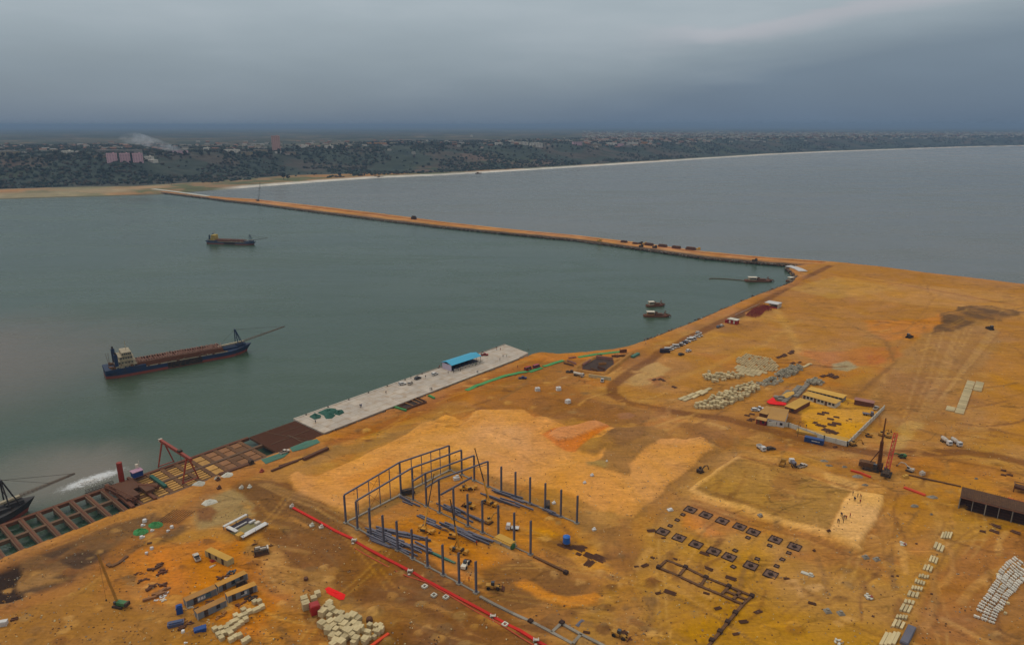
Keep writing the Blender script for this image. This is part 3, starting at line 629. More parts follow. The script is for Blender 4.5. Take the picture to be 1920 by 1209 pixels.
fr = np.clip((np.hypot(X, Y) - 5000) / 6000, 0, 1); hm(fr, (70, 80, 66), .7); hm(fr * sstep(fbm(X, Y, 1500, 4, 91), -.02, .12), (44, 60, 50), .8); hm(fr * sstep(-fbm(X, Y, 900, 4, 95), .06, .16), (120, 116, 92), .5)
bea = 1 - sstep(dsh - bw + nc_ * 14, -8, 8); hm(bea, (140, 112, 74), 1); hm(bea * sstep(na + nc_, -.04, .10), (84, 94, 58), .85); hm(bea * sstep(-na, .04, .14), (160, 116, 72), .8)
hm(bea * sstep(-X - 700, 0, 60) * sstep(nb, -.1, .1), (160, 144, 110), .7)
west = sstep(-X - 560, 0, 60)
hm((1 - west) * (1 - sstep(dsh + nc_ * 8, 12, 26)), (206, 200, 186), .95); hm(west * (1 - sstep(dsh + nc_ * 6, 2, 7)), (84, 84, 66), .8)
far_ground = H.build('hills', M_far)
def hz(x, y):
    """ground height of the far land"""
    d = segdist(np.array([x]), np.array([y]), shoreW.tolist())
    i = np.argmin((H.X.reshape(730, 620)[:, 0] * 0 + np.abs(H.Y.reshape(730, 620)[:, 0] - y)))
    row = H.X.reshape(730, 620)[i]; return float(np.interp(x, row, H.Z.reshape(730, 620)[i]))
# base under everything, far beyond the water
o = MB().add([(-60000, -2000, -12), (60000, -2000, -12), (60000, 60000, -12), (-60000, 60000, -12)], [(0, 1, 2, 3)]).obj('seabed', M_far); o['kind'] = 'structure'
at = o.data.color_attributes.new('soil', 'FLOAT_COLOR', 'POINT'); at.data.foreach_set('color', [.07, .08, .06, 1] * 4)

def far_pt(x, y, zguess=55):
    """where the sight line through this picture point meets the far land"""
    a = (x - 960) / F; b = (604.5 - y) / F; c, s = math.cos(TH), math.sin(TH); d = Vector((a, c + b * s, -s + b * c)).normalized()
    k = 1150.0
    while k < 20000:
        p = Vector((0, 0, HC)) + d * k
        if p.z < hz(p.x, p.y): return p
        k *= 1.004
    return P(x, y, zguess)

# ================================================================== PROTOTYPES
STORE = []
def gz(x, y):
    """ground height of the yard under a point"""
    iv = np.searchsorted(vvG, y + 60) ; iv = int(np.clip(iv, 1, 859)); iu = int(np.clip(np.searchsorted(uuG, x / (y + 60)), 1, 759))
    return float(GZ[iv, iu])
vvG = np.exp(np.linspace(math.log(95), math.log(980), 860)); uuG = np.linspace(-1.05, 1.55, 760); GZ = G.Z.reshape(860, 760)
def on(p, dz=0.0): return (p[0], p[1], gz(p[0], p[1]) + dz)

def car(label, paint, kind='suv', group=None, loc=(0, 0, 0), rz=0, cat='car'):
    L, W, Hh = {'suv': (4.7, 1.9, 1.75), 'pickup': (5.2, 1.9, 1.75), 'van': (5.4, 2.0, 2.3), 'bus': (7.2, 2.2, 2.7)}[kind]
    t = thing({'suv': 'parked_car', 'pickup': 'pickup_truck', 'van': 'parked_van', 'bus': 'minibus'}[kind], label, cat, loc, rz, group); h = L / 2
    if kind == 'suv': body = [(-h, .4), (h, .4), (h, .85), (h - 1.1, 1.02), (-h, 1.05)]; cab = [(-h + .1, 1.03), (h - 1.2, 1.0), (h - 1.9, Hh - .08), (-h + .5, Hh - .08)]; roof = (-h + .5, h - 1.9)
    elif kind == 'pickup': body = [(-h, .45), (h, .45), (h, .95), (h - 1.2, 1.05), (-h, 1.05)]; cab = [(-.7, 1.03), (h - 1.3, 1.03), (h - 1.9, Hh - .08), (-.5, Hh - .08)]; roof = (-.5, h - 1.9)
    else: body = [(-h, .4), (h, .4), (h, 1.0), (h - .25, 1.15), (-h, 1.15)]; cab = [(-h + .05, 1.13), (h - .3, 1.13), (h - .7, Hh - .1), (-h + .1, Hh - .1)]; roof = (-h + .1, h - .7)
    MB().prof(body, -W / 2, W / 2).obj('body', paint, t)
    MB().prof(cab, -W / 2 + .08, W / 2 - .08).obj('windows', M_glass, t)
    r = MB().box((roof[0] + roof[1]) / 2, 0, Hh - .1, roof[1] - roof[0] + .06, W - .2, .1)
    if kind != 'pickup' or True:
        for fx in (roof[0] + .05, roof[1] - .05): r.box(fx, W / 2 - .1, 1.05, .1, .06, Hh - 1.1).box(fx, -W / 2 + .1, 1.05, .1, .06, Hh - 1.1)
    r.obj('roof', paint, t)
    if kind == 'pickup': MB().box(-h + .95, 0, 1.055, 1.7, W - .35, .03).obj('cargo_bed', M_dark, t)
    for sx in (-h + .9, h - .9):
        for sy in (-1, 1): MB().cyl((sx, sy * (W / 2 - .22), .36), (sx, sy * (W / 2 + .02), .36), .36, 10).obj('wheel', M_black, t)
    t.scale = (.82,) * 3; return t
def wheels(t, xs, W, r=.5, wd=.35, n=10):
    for x in xs:
        for sy in (-1, 1): MB().cyl((x, sy * (W / 2 - wd), r), (x, sy * W / 2, r), r, n).obj('wheel', M_black, t)
def truck(label, paint, load='dump', group=None, loc=(0, 0, 0), rz=0, bedm=None, L=8.2):
    t = thing({'dump': 'dump_truck', 'flat': 'flatbed_truck', 'mixer': 'concrete_mixer_truck', 'tank': 'tanker_truck'}[load], label, 'truck', loc, rz, group); h = L / 2
    MB().box(0, 0, .75, L - .4, .9, .3).obj('chassis', M_dark, t)
    MB().prof([(h - 2.0, .7), (h, .7), (h, 1.7), (h - .35, 2.8), (h - 2.0, 2.8)], -1.2, 1.2).obj('cab', paint, t)
    MB().prof([(h - .02, 1.72), (h + .02, 1.76), (h - .30, 2.6), (h - .36, 2.6)], -1.05, 1.05).obj('windscreen', M_glass, t)
    bedm = bedm or paint
    if load == 'dump':
        b = MB().box(-1.15, 0, 1.15, L - 2.6, 2.4, .12)
        for sy in (-1.2, 1.2): b.box(-1.15, sy, 1.25, L - 2.6, .1, 1.1)
        b.box(-1.15 - (L - 2.6) / 2, 0, 1.25, .1, 2.4, 1.1).box(-1.15 + (L - 2.6) / 2, 0, 1.25, .1, 2.4, 1.4); b.obj('dump_bed', bedm, t)
    elif load == 'flat':
        b = MB().box(-1.15, 0, 1.15, L - 2.5, 2.4, .15)
        for k in range(6): b.box(-1.15 - (L - 2.5) / 2 + (L - 2.6) * k / 5, 1.2, 1.3, .08, .06, .5).box(-1.15 - (L - 2.5) / 2 + (L - 2.6) * k / 5, -1.2, 1.3, .08, .06, .5)
        b.obj('flat_bed', bedm, t)
    elif load == 'mixer':
        MB().cyl((-h + .2, 0, 2.5), (-h + 1.6, 0, 2.3), .7, 12, 1.15).cyl((-h + 1.6, 0, 2.3), (h - 3.4, 0, 2.05), 1.15, 12, 1.1).cyl((h - 3.4, 0, 2.05), (h - 2.3, 0, 1.85), 1.1, 12, .6).obj('drum', bedm, t)
        MB().bar((-h, 0, 3.2), (-h, 0, 1.2), .5).obj('chute', M_dark, t)
    else: MB().cyl((-h + .1, 0, 2.0), (h - 2.3, 0, 2.0), .95, 14).obj('tank', bedm, t)
    wheels(t, (h - 1.2, -h + 1.1, -h + 2.4), 2.4); t.scale = (.72,) * 3; return t
def excavator(label, paint=None, boom=(40, -70), group=None, loc=(0, 0, 0), rz=0, sw=0.0):
    paint = paint or M_yeld; t = thing('excavator', label, 'excavator', loc, rz, group)
    for sy in (-1.15, 1.15): MB().prof([(-1.9, .2), (-1.6, 0), (1.6, 0), (1.9, .2), (1.9, .6), (1.6, .85), (-1.6, .85), (-1.9, .6)], sy - .28, sy + .28).obj('track', M_dark, t)
    MB().box(0, 0, .5, 1.6, 1.8, .5).obj('undercarriage', M_dark, t)
    MB().box(-.6, 0, 1.05, 3.2, 2.5, .9).box(-1.6, 0, 1.9, 1.2, 2.4, .45).obj('house', paint, t)
    c = MB().box(.6, .8, 1.9, 1.3, .9, 1.1).obj('cab', M_glass, t); MB().box(.6, .8, 3.0, 1.4, 1.0, .08).obj('cab_roof', paint, c)
    a = math.radians(boom[0]); p0 = Vector((.6, -.2, 1.6)); p1 = p0 + Vector((math.cos(a), 0, math.sin(a))) * 3.4; a2 = a - math.radians(45); p2 = p1 + Vector((math.cos(a2), 0, math.sin(a2))) * 2.4
    MB().bar(p0, p1, .4, .6).bar(p1, p2, .35, .5).obj('boom', paint, t)
    a3 = math.radians(boom[1]); p3 = p2 + Vector((math.cos(a3), 0, math.sin(a3))) * 2.8
    MB().bar(p2, p3, .3, .4).obj('stick', paint, t)
    MB().prof([(p3.x - .1, p3.z), (p3.x + .7, p3.z - .1), (p3.x + .6, p3.z - .9), (p3.x, p3.z - .8)], -.7, .4).obj('bucket', M_rustd, t)
    t.scale = (.64,) * 3; return t
def loader(label, paint=None, loc=(0, 0, 0), rz=0, group=None):
    paint = paint or M_yel; t = thing('wheel_loader', label, 'loader', loc, rz, group)
    MB().prof([(-3.2, .8), (-.2, .8), (-.2, 1.7), (-1.2, 1.9), (-3.2, 1.9)], -1.0, 1.0).box(1.0, 0, .8, 1.8, 1.0, .7).obj('body', paint, t)
    MB().box(-.5, 0, 1.7, 1.3, 1.3, 1.4).obj('cab', M_glass, t)
    for s in (-.6, .6): MB().bar((.9, s, 1.5), (3.1, s, .8), .2, .35).obj('lift_arm', paint, t)
    MB().prof([(3.0, .2), (4.1, .15), (3.9, .35), (3.3, .5), (3.2, 1.2), (3.0, 1.2)], -1.4, 1.4).obj('bucket', M_rust, t)
    wheels(t, (-2.1, 1.5), 2.6, .75, .6, 12); t.scale = (.72,) * 3; return t
def mobile_crane(label, loc, rz, swing, elev, len1, len2, paint=None, rope=None, out=True):
    """lorry crane: yellow base boom and dark inner section"""
    paint = paint or M_yel; t = thing('mobile_crane', label, 'crane', loc, rz); KS = .6; len1 /= KS; len2 /= KS; t.scale = (KS,) * 3
    MB().box(0, 0, .8, 10.5, 2.5, .5).box(-4.3, 0, 1.3, 1.8, 2.4, .4).obj('carrier', paint, t)
    MB().prof([(3.9, 1.0), (5.6, 1.0), (5.6, 1.8), (5.3, 2.4), (3.9, 2.4)], -1.2, 1.2).obj('cab', paint, t); MB().prof([(5.57, 1.5), (5.64, 1.5), (5.36, 2.25), (5.28, 2.25)], -1.0, 1.0).obj('windscreen', M_glass, t)
    c, s = math.cos(swing - rz), math.sin(swing - rz)
    def rr(x, y, z): return (-1 + x * c - y * s, x * s + y * c, z)
    MB().box(-1 - 1.4 * c, -1.4 * s, 1.4, 3.4, 2.3, 1.2, swing - rz).obj('turntable', paint, t); MB().box(*rr(1.0, 1.2, 0)[:2], 1.4, 1.6, .9, 1.3, swing - rz).obj('operator_cab', M_glass, t)
    MB().box(*rr(-3.3, 0, 0)[:2], 1.5, .9, 2.4, 1.1, swing - rz).obj('counterweight', M_dark, t)
    e = math.radians(elev); A = Vector(rr(-1.2, 0, 2.4)); d = Vector((c * math.cos(e), s * math.cos(e), math.sin(e))); B = A + d * len1; C_ = B + d * len2
    b = MB().bar(A, B, .75, .85, 0, .65, .7).obj('boom', paint, t); MB().bar(B, C_, .5, .55, 0, .38, .4).obj('boom_extension', M_dark, b); MB().box(C_.x, C_.y, C_.z - .3, .9, .6, .7).obj('boom_head', paint, b)
    MB().bar(rr(1.6, 0, 1.8), A + d * len1 * .4, .3).obj('lift_cylinder', M_dark, t)
    if rope: MB().bar(C_, C_ - Vector((0, 0, rope)), .06).box(C_.x, C_.y, C_.z - rope - .6, .4, .4, .6).obj('hook_rope', M_dark, t)
    wheels(t, (-4.2, -2.8, 2.4, 3.8), 2.5, .55, .4)
    if out:
        for x in (-3.5, 3.2):
            for sy in (-1, 1): MB().box(x, sy * 2.0, .8, .35, 2.2, .25).box(x, sy * 3.0, 0, .4, .4, .9).obj('outrigger', paint, t)
    return t
def crawler(label, loc, rz, elev, blen, paint, lat=1.4, mast=True, ks=.72, body=None, tip=0.6, bt=.16):
    t = thing('crawler_crane', label, 'crane', loc, rz); blen /= ks; lat /= ks; tip /= ks; t.scale = (ks,) * 3
    for sy in (-1.9, 1.9): MB().prof([(-3.2, .3), (-2.8, 0), (2.8, 0), (3.2, .3), (3.2, .9), (2.8, 1.2), (-2.8, 1.2), (-3.2, .9)], sy - .45, sy + .45).obj('track', M_dark, t)
    MB().box(0, 0, .8, 2.4, 3.2, .6).obj('undercarriage', M_dark, t)
    MB().box(-1.6, 0, 1.4, 6.0, 2.8, 1.7).obj('house', body or paint, t); MB().box(1.8, 1.1, 1.5, 1.4, 1.0, 1.8).obj('cab', M_glass, t); MB().box(-5.0, 0, 1.3, 1.2, 3.2, 2.0).obj('counterweight', M_dark, t)
    e = math.radians(elev); A = Vector((1.2, 0, 1.8)); d = Vector((math.cos(e), 0, math.sin(e))); T_ = A + d * blen
    MB().lattice(A, A + d * blen, lat, tip, int(blen / lat * .8), bt / ks).obj('boom', paint, t)
    if mast:
        Mt = Vector((-2.5, 0, 5.5)); MB().bar((-.4, 1, 3), Mt, .15).bar((-.4, -1, 3), Mt, .15).bar((-4, 1, 3), Mt, .12).bar((-4, -1, 3), Mt, .12).obj('gantry', M_dark, t); MB().bar(Mt, T_, .07).bar(Mt + Vector((0, .5, 0)), T_, .07).obj('stay_rope', M_dark, t)
    dn = max(3.0, T_.z - 2.6); MB().bar(T_, T_ - Vector((0, 0, dn)), .08).box(T_.x, 0, T_.z - dn - .9, .6, .5, 1.0).obj('hook_rope', M_dark, t)
    return t
def person_mesh(name, shirt, legs, arms=0):
    """one continuous figure grown with a skin modifier"""
    J = [(0,0,.95),(0,0,1.18),(0,0,1.42),(0,0,1.52),(0,.02,1.66),(.19,0,1.42),(.24,-.02,1.15),(.22,.12,.93),(-.19,0,1.42),(-.24,-.02,1.15),(-.2,.12,.93),(.1,0,.88),(.12,.03,.48),(.12,-.02,.06),(.12,.14,.03),(-.1,0,.88),(-.13,-.03,.48),(-.13,-.06,.06),(-.13,.1,.03)]
    E_ = [(0,1),(1,2),(2,3),(3,4),(2,5),(5,6),(6,7),(2,8),(8,9),(9,10),(0,11),(11,12),(12,13),(13,14),(0,15),(15,16),(16,17),(17,18)]
    rad = [.15,.14,.15,.06,.115,.07,.05,.04,.07,.05,.04,.09,.065,.045,.04,.09,.065,.045,.04]
    me = bpy.data.meshes.new(name); me.from_pydata(J, E_, []); o = bpy.data.objects.new(name, me); COL.objects.link(o)
    md = o.modifiers.new('s', 'SKIN')
    for i, r in enumerate(rad): me.skin_vertices[0].data[i].radius = (r, r * .85)
    me.skin_vertices[0].data[0].use_root = True
    o.modifiers.new('u', 'SUBSURF').levels = 1
    dg = bpy.context.evaluated_depsgraph_get(); e = bpy.data.meshes.new_from_object(o.evaluated_get(dg)); bpy.data.objects.remove(o)
    e.materials.clear()
    for m_ in (M_skin, shirt, legs, M_black): e.materials.append(m_)
    for p in e.polygons:
        z = p.center.z; x = abs(p.center.x)
        p.material_index = 3 if z < .1 else (2 if z < .92 and x < .2 else (1 if z < 1.5 and not (x > .19 and z < 1.2) else 0))
        if z > 1.72: p.material_index = 3
    e.name = name; return e
PM = {k: person_mesh('person_' + k, a, b) for k, a, b in (('white', M_white, M_navy), ('dark', M_navy, M_dark), ('blue', M_blue, M_navy), ('orange', M_hiv, M_navy), ('maroon', M_maroon, M_maroon), ('red', M_reds, M_navy), ('pale', M_cloth, M_cloth), ('green', M_green, M_dark))}
def person(kind, p, label, group=None, rz=None, z=None):
    o = bpy.data.objects.new('person', PM[kind]); COL.objects.link(o); o.location = on(p) if z is None else (p[0], p[1], z)
    o.rotation_euler.z = R.uniform(0, 6.3) if rz is None else rz; return tag(o, label, 'person', group)

# ================================================================== QUAY
o = MB().prism([Q(0, 0), Q(142, 0), Q(138.5, 20.8), Q(126, 22.9), Q(71.7, 22.6), Q(0, 22.6)], -4.5, 0.55)
m = mat('quay_concrete', (186, 174, 158), 0.9, 0, 0.6, (158, 128, 92), 0.3, rnd=0, bump=0.0)
t = NT(m.node_tree); b = t.n['Principled BSDF']; old = b.inputs['Base Color'].links[0].from_socket
tcn = t.new('ShaderNodeTexCoord'); mp = t.new('ShaderNodeMapping'); t.put(mp.inputs[0], tcn.outputs['Object']); mp.inputs['Rotation'].default_value = (0, 0, -QANG)
br = t.new('ShaderNodeTexBrick'); t.put(br.inputs[0], mp.outputs[0]); br.inputs['Scale'].default_value = 1.0; br.inputs['Brick Width'].default_value = 5.6; br.inputs['Row Height'].default_value = 4.5; br.inputs['Mortar Size'].default_value = 0.10; br.offset = 0
br.inputs['Color1'].default_value = (1, 1, 1, 1); br.inputs['Color2'].default_value = (.84, .85, .87, 1); br.inputs['Mortar'].default_value = (.62, .58, .52, 1)
t.put(b.inputs['Base Color'], t.mix(1.0, old, br.outputs[0], 'MULTIPLY'))
q = o.obj('quay_apron', m); q['kind'] = 'structure'
t = thing('quay_kerb', 'low pale concrete kerb along the inland edge of the quay apron', 'kerb', Q(36, 22.9, .5), QANG)
MB().box(0, 0, 0, 72, .45, .35).obj('inland_kerb', M_conc, t); MB().box(0, 22.5, 0, 72, .7, .25).obj('seaward_kerb', M_conc, t)
t = tag(MB().bar((0, 0, 0), (56, 0, 0), .5, .4).obj('quay_kerb', M_concw, None, Q(71.7, 22.9, .7), QANG), 'cream concrete kerb between the apron and the brown strip beside the blue tent', 'kerb')
t = tag(MB().bar((0, 0, 0), (70, 0, 0), .6, .25).obj('quay_kerb', M_concg, None, Q(72, .5, .66), QANG), 'grey kerb on the seaward edge of the apron behind the blue tent', 'kerb')
f0 = tag(MB().box(0, 0, -3, .5, 1.2, 2.7).obj('quay_fender', M_black, None, Q(4, -.3), QANG), 'black rubber fender on the seaward face of the concrete quay', 'fender', 'fenders along the quay face')
b0 = tag(MB().cyl((0, 0, 0), (0, 0, .55), .22, 10).cyl((0, 0, .45), (0, 0, .6), .34, 10).obj('mooring_bollard', M_dark, None, Q(6, .9, .5), 0), 'black mooring bollard on the seaward edge of the quay', 'bollard', 'bollards along the quay edge')
for k in range(1, 12): dup(f0, Q(4 + k * 12, -.3), QANG); dup(b0, Q(6 + k * 11.6, .9, .5))
# unfinished deck: reinforcing steel, panels, open pools
t = thing('quay_deck', 'unfinished quay deck: brown reinforcing mat then tan formwork panels then open beam grid', 'quay', Q(0, 0), QANG)
def lq(s, t_, z=0): return (s, -t_, z)          # local quay frame: x along, y seaward
mb = MB().box(-11, -12.2, -1.0, 21.6, 21.6, 1.0)
mb.obj('reinforcing_mat', M_rustd, t)
mb = MB()
for k in range(54): mb.bar((-21.6 + k * .4, -1.8, .08), (-21.6 + k * .4, -22.9, .08), .08)
for k in range(30): mb.bar((-21.6, -2 - k * .7, .16), (-.3, -2 - k * .7, .16), .08)
mb.obj('bar_grid', M_rust, t)
MB().bar((-10.4, -12, .25), (-10.4, -22.9, .25), .25).bar((-20, -15, .25), (-2, -15, .25), .2).bar((-12, -8, .2), (-2, -8.4, .2), .16).bar((-15, -3, .2), (-8, -22, .2), .2).obj('joint_strip', M_beam, t)
for tt, wd in ((.9, 1.4), (11.6, 1.3), (22.6, 1.2)): MB().box(-62.5 - (21.5 if tt < 30 else 0), -tt, -1.3, 124, wd, 1.2).obj('edge_beam', M_rust if tt < 2 else M_beam, t)
for k in range(9):
    s = -26.5 - k * 5.2; MB().box(s, -11.8, -1.25, 1.5, 21.2, 1.02).obj('cross_beam', M_wooddk, t)
for k in range(24):
    s = -73.5 - k * 5.0; MB().box(s, -11.8, -1.32, 1.5, 22.6, 1.15).obj('cross_beam', M_beam, t); MB().box(s, -11.8, -.17, .5, 22.6, .25).obj('cap_strip', M_rust, t)
    for tt in (1.0, 11.6, 22.4): MB().cyl((s, -tt, -9), (s, -tt, -1.3), .55, 8).obj('pile', M_concg, t)
for k in range(9):
    s = -29.1 - k * 5.2
    for half in (0, 1):
        t0 = 1.9 + half * 10.4; n = 2 if k < 4 else 5
        for j in range(n):
            wd = 9.0 / n; MB().box(s, -(t0 + wd * (j + .5)), -.85, 3.4, wd * (.86 if n == 2 else .62), .5).obj('deck_panel', (M_panb if k < 3 else M_tan) if R.random() > .12 else M_wooddk, t)
# piling rig on the deck
t = thing('piling_rig', 'rusty piling rig with an upright red pile casing standing across the open quay deck', 'piling rig', Q(-70, 0), QANG)
MB().box(-6.6, -11.8, .1, 1.2, 23, .9).box(.8, -11.8, .1, 1.0, 23, .7).obj('travel_beam', M_rust, t)
MB().box(-3, -8, .9, 7, 8, .5).box(-4.5, -14, .6, 4.5, 9, 1.3).box(1.5, -15, .6, 3, 6, 1.1).obj('platform', M_rustd, t)
MB().lattice((-7.6, -4, 1.2), (-5, -21, 1.2), 1.4, 1.4, 10, .2).obj('guide_frame', M_rust, t)
MB().cyl((-1.2, 0.2, -3), (-1.2, 0.2, 7.2), .95, 14).obj('pile_casing', mat('red_casing', (140, 48, 34), .7, 0, .3, (80, 36, 26)), t)
MB().cyl((4.5, -17, 1.2), (.5, -11, 1.2), .85, 12).obj('boiler_drum', M_rust, t)
c = MB().box(3.3, -2.3, 1.0, 3.4, 2.6, 2.0).obj('control_cabin', M_blue, t); MB().box(3.3, -2.3, 3.0, 3.8, 3.0, .2).obj('cabin_roof', mat('lilac_roof', (170, 130, 150), .7), c)
MB().box(7.0, -11, -.2, 1.2, 12, .9).obj('green_girder', M_greend, t); MB().box(-8.5, -1, -1, 9, .2, .2).box(-8.5, 2.2, -1, 9, .2, .2).lattice((-13, .6, .2), (-4, .6, .2), 1.2, 1.2, 8, .1).obj('side_gangway', M_dark, t)
MB().box(4.3, -.4, 3.2, .9, .9, 1.4).cyl((5.2, -.2, 3.2), (5.2, -.2, 5.6), .1, 6).obj('winch', M_cloth, t)
# gantry crane
t = thing('gantry_crane', 'red gantry crane with splayed legs spanning the unfinished quay deck', 'gantry crane', Q(-55.2, 0), QANG)
zt = 9.6
MB().bar((0, 2.4, zt), (0, -22.5, zt), .9, 1.1).obj('main_beam', M_redp, t)
for yy in (0.2, -19.6):
    for sx in (-1, 1): MB().bar((sx * 2.9, yy, .2), (sx * .45, yy, zt - .5), .35, .35, 0, .5, .5).obj('leg', M_redp, t)
    MB().bar((-3.1, yy, .4), (3.1, yy, .4), .3).obj('sill_beam', M_redp, t)
    for sx in (-2.9, 2.9): MB().cyl((sx, yy - .15, .22), (sx, yy + .15, .22), .25, 10).obj('wheel', M_dark, t)
MB().box(0, -14, zt + .5, 1.4, 1.6, .7).bar((0, -14, zt - .5), (0, -14, zt - 3.4), .1).obj('hoist', M_dark, t)
MB().box(0, 2.2, zt - .6, 1.3, 1.0, 1.2).obj('end_box', M_offw, t)
for s, h_ in ((-3, -.3), (3, -.3)): pass
# tarpaulins and netting
def sheet_patch(name, label, cat, pts, m_, z0=.06, lump=0.0, group=None, n=9, thick=.05):
    c = sum((Vector((p[0], p[1], 0)) for p in pts), Vector()) / len(pts); zb = gz(c.x, c.y) + z0
    mb = MB(); k = len(pts); rings = []
    ring_n = 5
    for r_ in range(ring_n + 1):
        f_ = r_ / ring_n
        for i in range(k * 3):
            a = pts[(i // 3) % k]; b_ = pts[(i // 3 + 1) % k]; q_ = Vector((a[0], a[1], 0)).lerp(Vector((b_[0], b_[1], 0)), (i % 3) / 3)
            q_ = q_.lerp(c, 1 - f_); hgt = thick + (lump * (1 - f_ ** 3) * R.uniform(.6, 1.3) if lump else 0) + (0 if lump else R.uniform(0, .06))
            rings.append((q_.x - c.x, q_.y - c.y, hgt if f_ < .999 else 0))
    N_ = k * 3; fs = []
    for r_ in range(ring_n):
        for i in range(N_): fs.append((r_ * N_ + i, r_ * N_ + (i + 1) % N_, (r_ + 1) * N_ + (i + 1) % N_, (r_ + 1) * N_ + i)[::-1])
    mb.add(rings, fs); return tag(mb.obj(name, m_, None, (c.x, c.y, zb)), label, cat, group)
def zq(k, pts, z=0): return [Z(k, x, y, z) for x, y in pts]
for pts, lb in (([(240,975),(300,935),(375,960),(370,990),(300,1008)], 'dark green tarpaulin heap nearest the brown mat on the quay apron'), ([(330,930),(440,880),(545,885),(560,920),(500,960),(400,960)], 'large dark green tarpaulin heap along the seaward edge of the quay'),
                ([(400,950),(500,945),(540,960),(500,995),(430,1000)], 'round dark green tarpaulin heap on the open apron side'), ([(540,910),(620,900),(640,930),(580,960),(530,950)], 'dark green heap beside the bright netting on the quay')):
    sheet_patch('tarp_heap', lb, 'tarpaulin', [Q(*( ((v - QA).dot(E1)), (v - QA).dot(E2) )) for v in zq('I', pts, .5)], M_greend, .5 - .0, .9)
for o_ in [o for o in COL.objects if o.name.startswith('tarp_heap')]: o_.location.z = .56
def netting(name, label, line, h=1.4, wd=.9, m_=None, z0=0, group=None, cat='netting'):
    mb = MB()
    for a, b_ in zip(line[:-1], line[1:]):
        a, b_ = Vector(a), Vector(b_); L = (b_ - a).length; n = max(1, int(L / 3))
        for i in range(n):
            p_, q_ = a.lerp(b_, i / n), a.lerp(b_, (i + 1) / n); p_.z = gz(p_.x, p_.y) + z0; q_.z = gz(q_.x, q_.y) + z0
            mb.bar(p_ + Vector((0, 0, h / 2 + R.uniform(-.1, .1))), q_ + Vector((0, 0, h / 2 + R.uniform(-.1, .1))), wd, h)
    c = Vector(line[0]); mb.v = [(x - c.x, y - c.y, z) for x, y, z in mb.v]; return tag(mb.obj(name, m_ or M_green, None, (c.x, c.y, 0)), label, cat, group)
for o_, lb in (([(520,850),(610,890),(700,925)], 'bright green netting strip from the seaward kerb inward on the quay'), ([(545,975),(620,945),(700,925)], 'bright green netting strip parallel to the quay edge'), ([(545,975),(610,1005),(675,1030)], 'green netting strip lying towards the inland kerb')):
    l_ = zq('I', o_, .5); netting('safety_netting', lb, l_, .5, .8, M_green, .55 - 0)
for n_, pts, lb in ((0, [(1165,850),(1350,795),(1540,718),(1660,770)], 'green netting fence on the seaward side of the formwork pit'), (1, [(1165,850),(1260,890),(1340,910)], 'green netting fence at the near end of the formwork pit')):
    netting('safety_netting', lb, zq('I', pts), .9, .9)
netting('safety_netting', 'long pale green netting ribbon curving along the road behind the quay', [P(*Zp('J', x, y)) for x, y in ((340,605),(420,570),(520,530),(640,490),(780,455),(860,440))], .25, 2.4)
netting('safety_netting', 'green netting beside the red vehicles at the bend', [P(*Zp('J', x, y)) for x, y in ((880,445),(985,410))], .3, 2.6)
netting('safety_netting', 'green netting ribbon leading up to the earth-banked pit', [P(*Zp('J', x, y)) for x, y in ((1000,400),(1080,375),(1170,350))], .3, 2.2)
netting('safety_netting', 'green netting ribbon behind the earth-banked pit by the shore', [P(*Zp('J', x, y)) for x, y in ((1300,320),(1450,295),(1660,272))], .3, 2.4)
netting('safety_netting', 'teal netting with a white sack at the corner of the earth-banked pit', [P(*Zp('J', x, y)) for x, y in ((1760,325),(1815,295))], 1.2, 1.8, M_teal)
for pts, lb in (([(1195,390),(1390,325),(1450,330),(1400,370),(1240,430)], 'teal tarpaulin laid on the bank beside the quay deck'), ([(1455,285),(1600,225),(1700,205),(1730,235),(1600,290),(1480,320)], 'long teal tarpaulin on the bank beside the reinforcing mat')):
    sheet_patch('ground_tarp', lb, 'tarpaulin', zq('H', pts), M_teal, .1, .15)
sheet_patch('ground_tarp', 'small blue-green tarpaulin at the inner edge of the open beam grid', 'tarpaulin', zq('G', [(860,900),(965,860),(970,900),(880,945)]), mat('blue_tarp', (40, 92, 120), .8), .1, .6)
for i, (x, y, r_) in enumerate(((890,530,2.0),(640,610,2.2),(800,560,1.2),(740,775,2.4),(525,630,.7))):
    c = Z('H', x, y); sheet_patch('rubble_heap', ['pale rubble heap at the foot of the quay deck', 'white rubble heap below the gantry crane', 'small rubble heap by the mooring drum', 'long pale rubble heap near the road bend', 'tiny white heap on the bank under the gantry crane'][i], 'rubble',
      [(c.x + math.cos(a) * r_ * R.uniform(.8, 1.4), c.y + math.sin(a) * r_ * R.uniform(.7, 1.2)) for a in np.linspace(0, 5.4, 7)], M_concw, 0, .6)
# pit beside the apron
def pit(name, label, pts, m_frame, m_fl, bars, h=.5, ang_=QANG):
    c = sum((Vector((p.x, p.y, 0)) for p in pts), Vector()) / len(pts); t = thing(name, label, 'pit', on(c)); lp = [(p.x - c.x, p.y - c.y) for p in pts]
    MB().prism(lp, .02, .12).obj('pit_floor', m_fl, t)
    for i in range(len(lp)): MB().bar((*lp[i], h / 2), (*lp[(i + 1) % len(lp)], h / 2), .35, h).obj('edge_form', m_frame, t)
    mb = MB()
    for a_, b_ in bars:
        mb.bar((a_.x - c.x, a_.y - c.y, h + .1), (b_.x - c.x, b_.y - c.y, h + .1), .3)
    if bars: mb.obj('strut', M_wood, t)
    return t
pit('formwork_pit', 'brown formwork pit fenced with green netting beside the quay apron', zq('I', [(1255,865),(1470,770),(1570,815),(1350,895)]), M_rustd, M_mud,
    [(Z('I', 1330,835), Z('I', 1420,868)), (Z('I', 1400,805), Z('I', 1490,845)), (Z('I', 1440,785), Z('I', 1530,828))], .8)

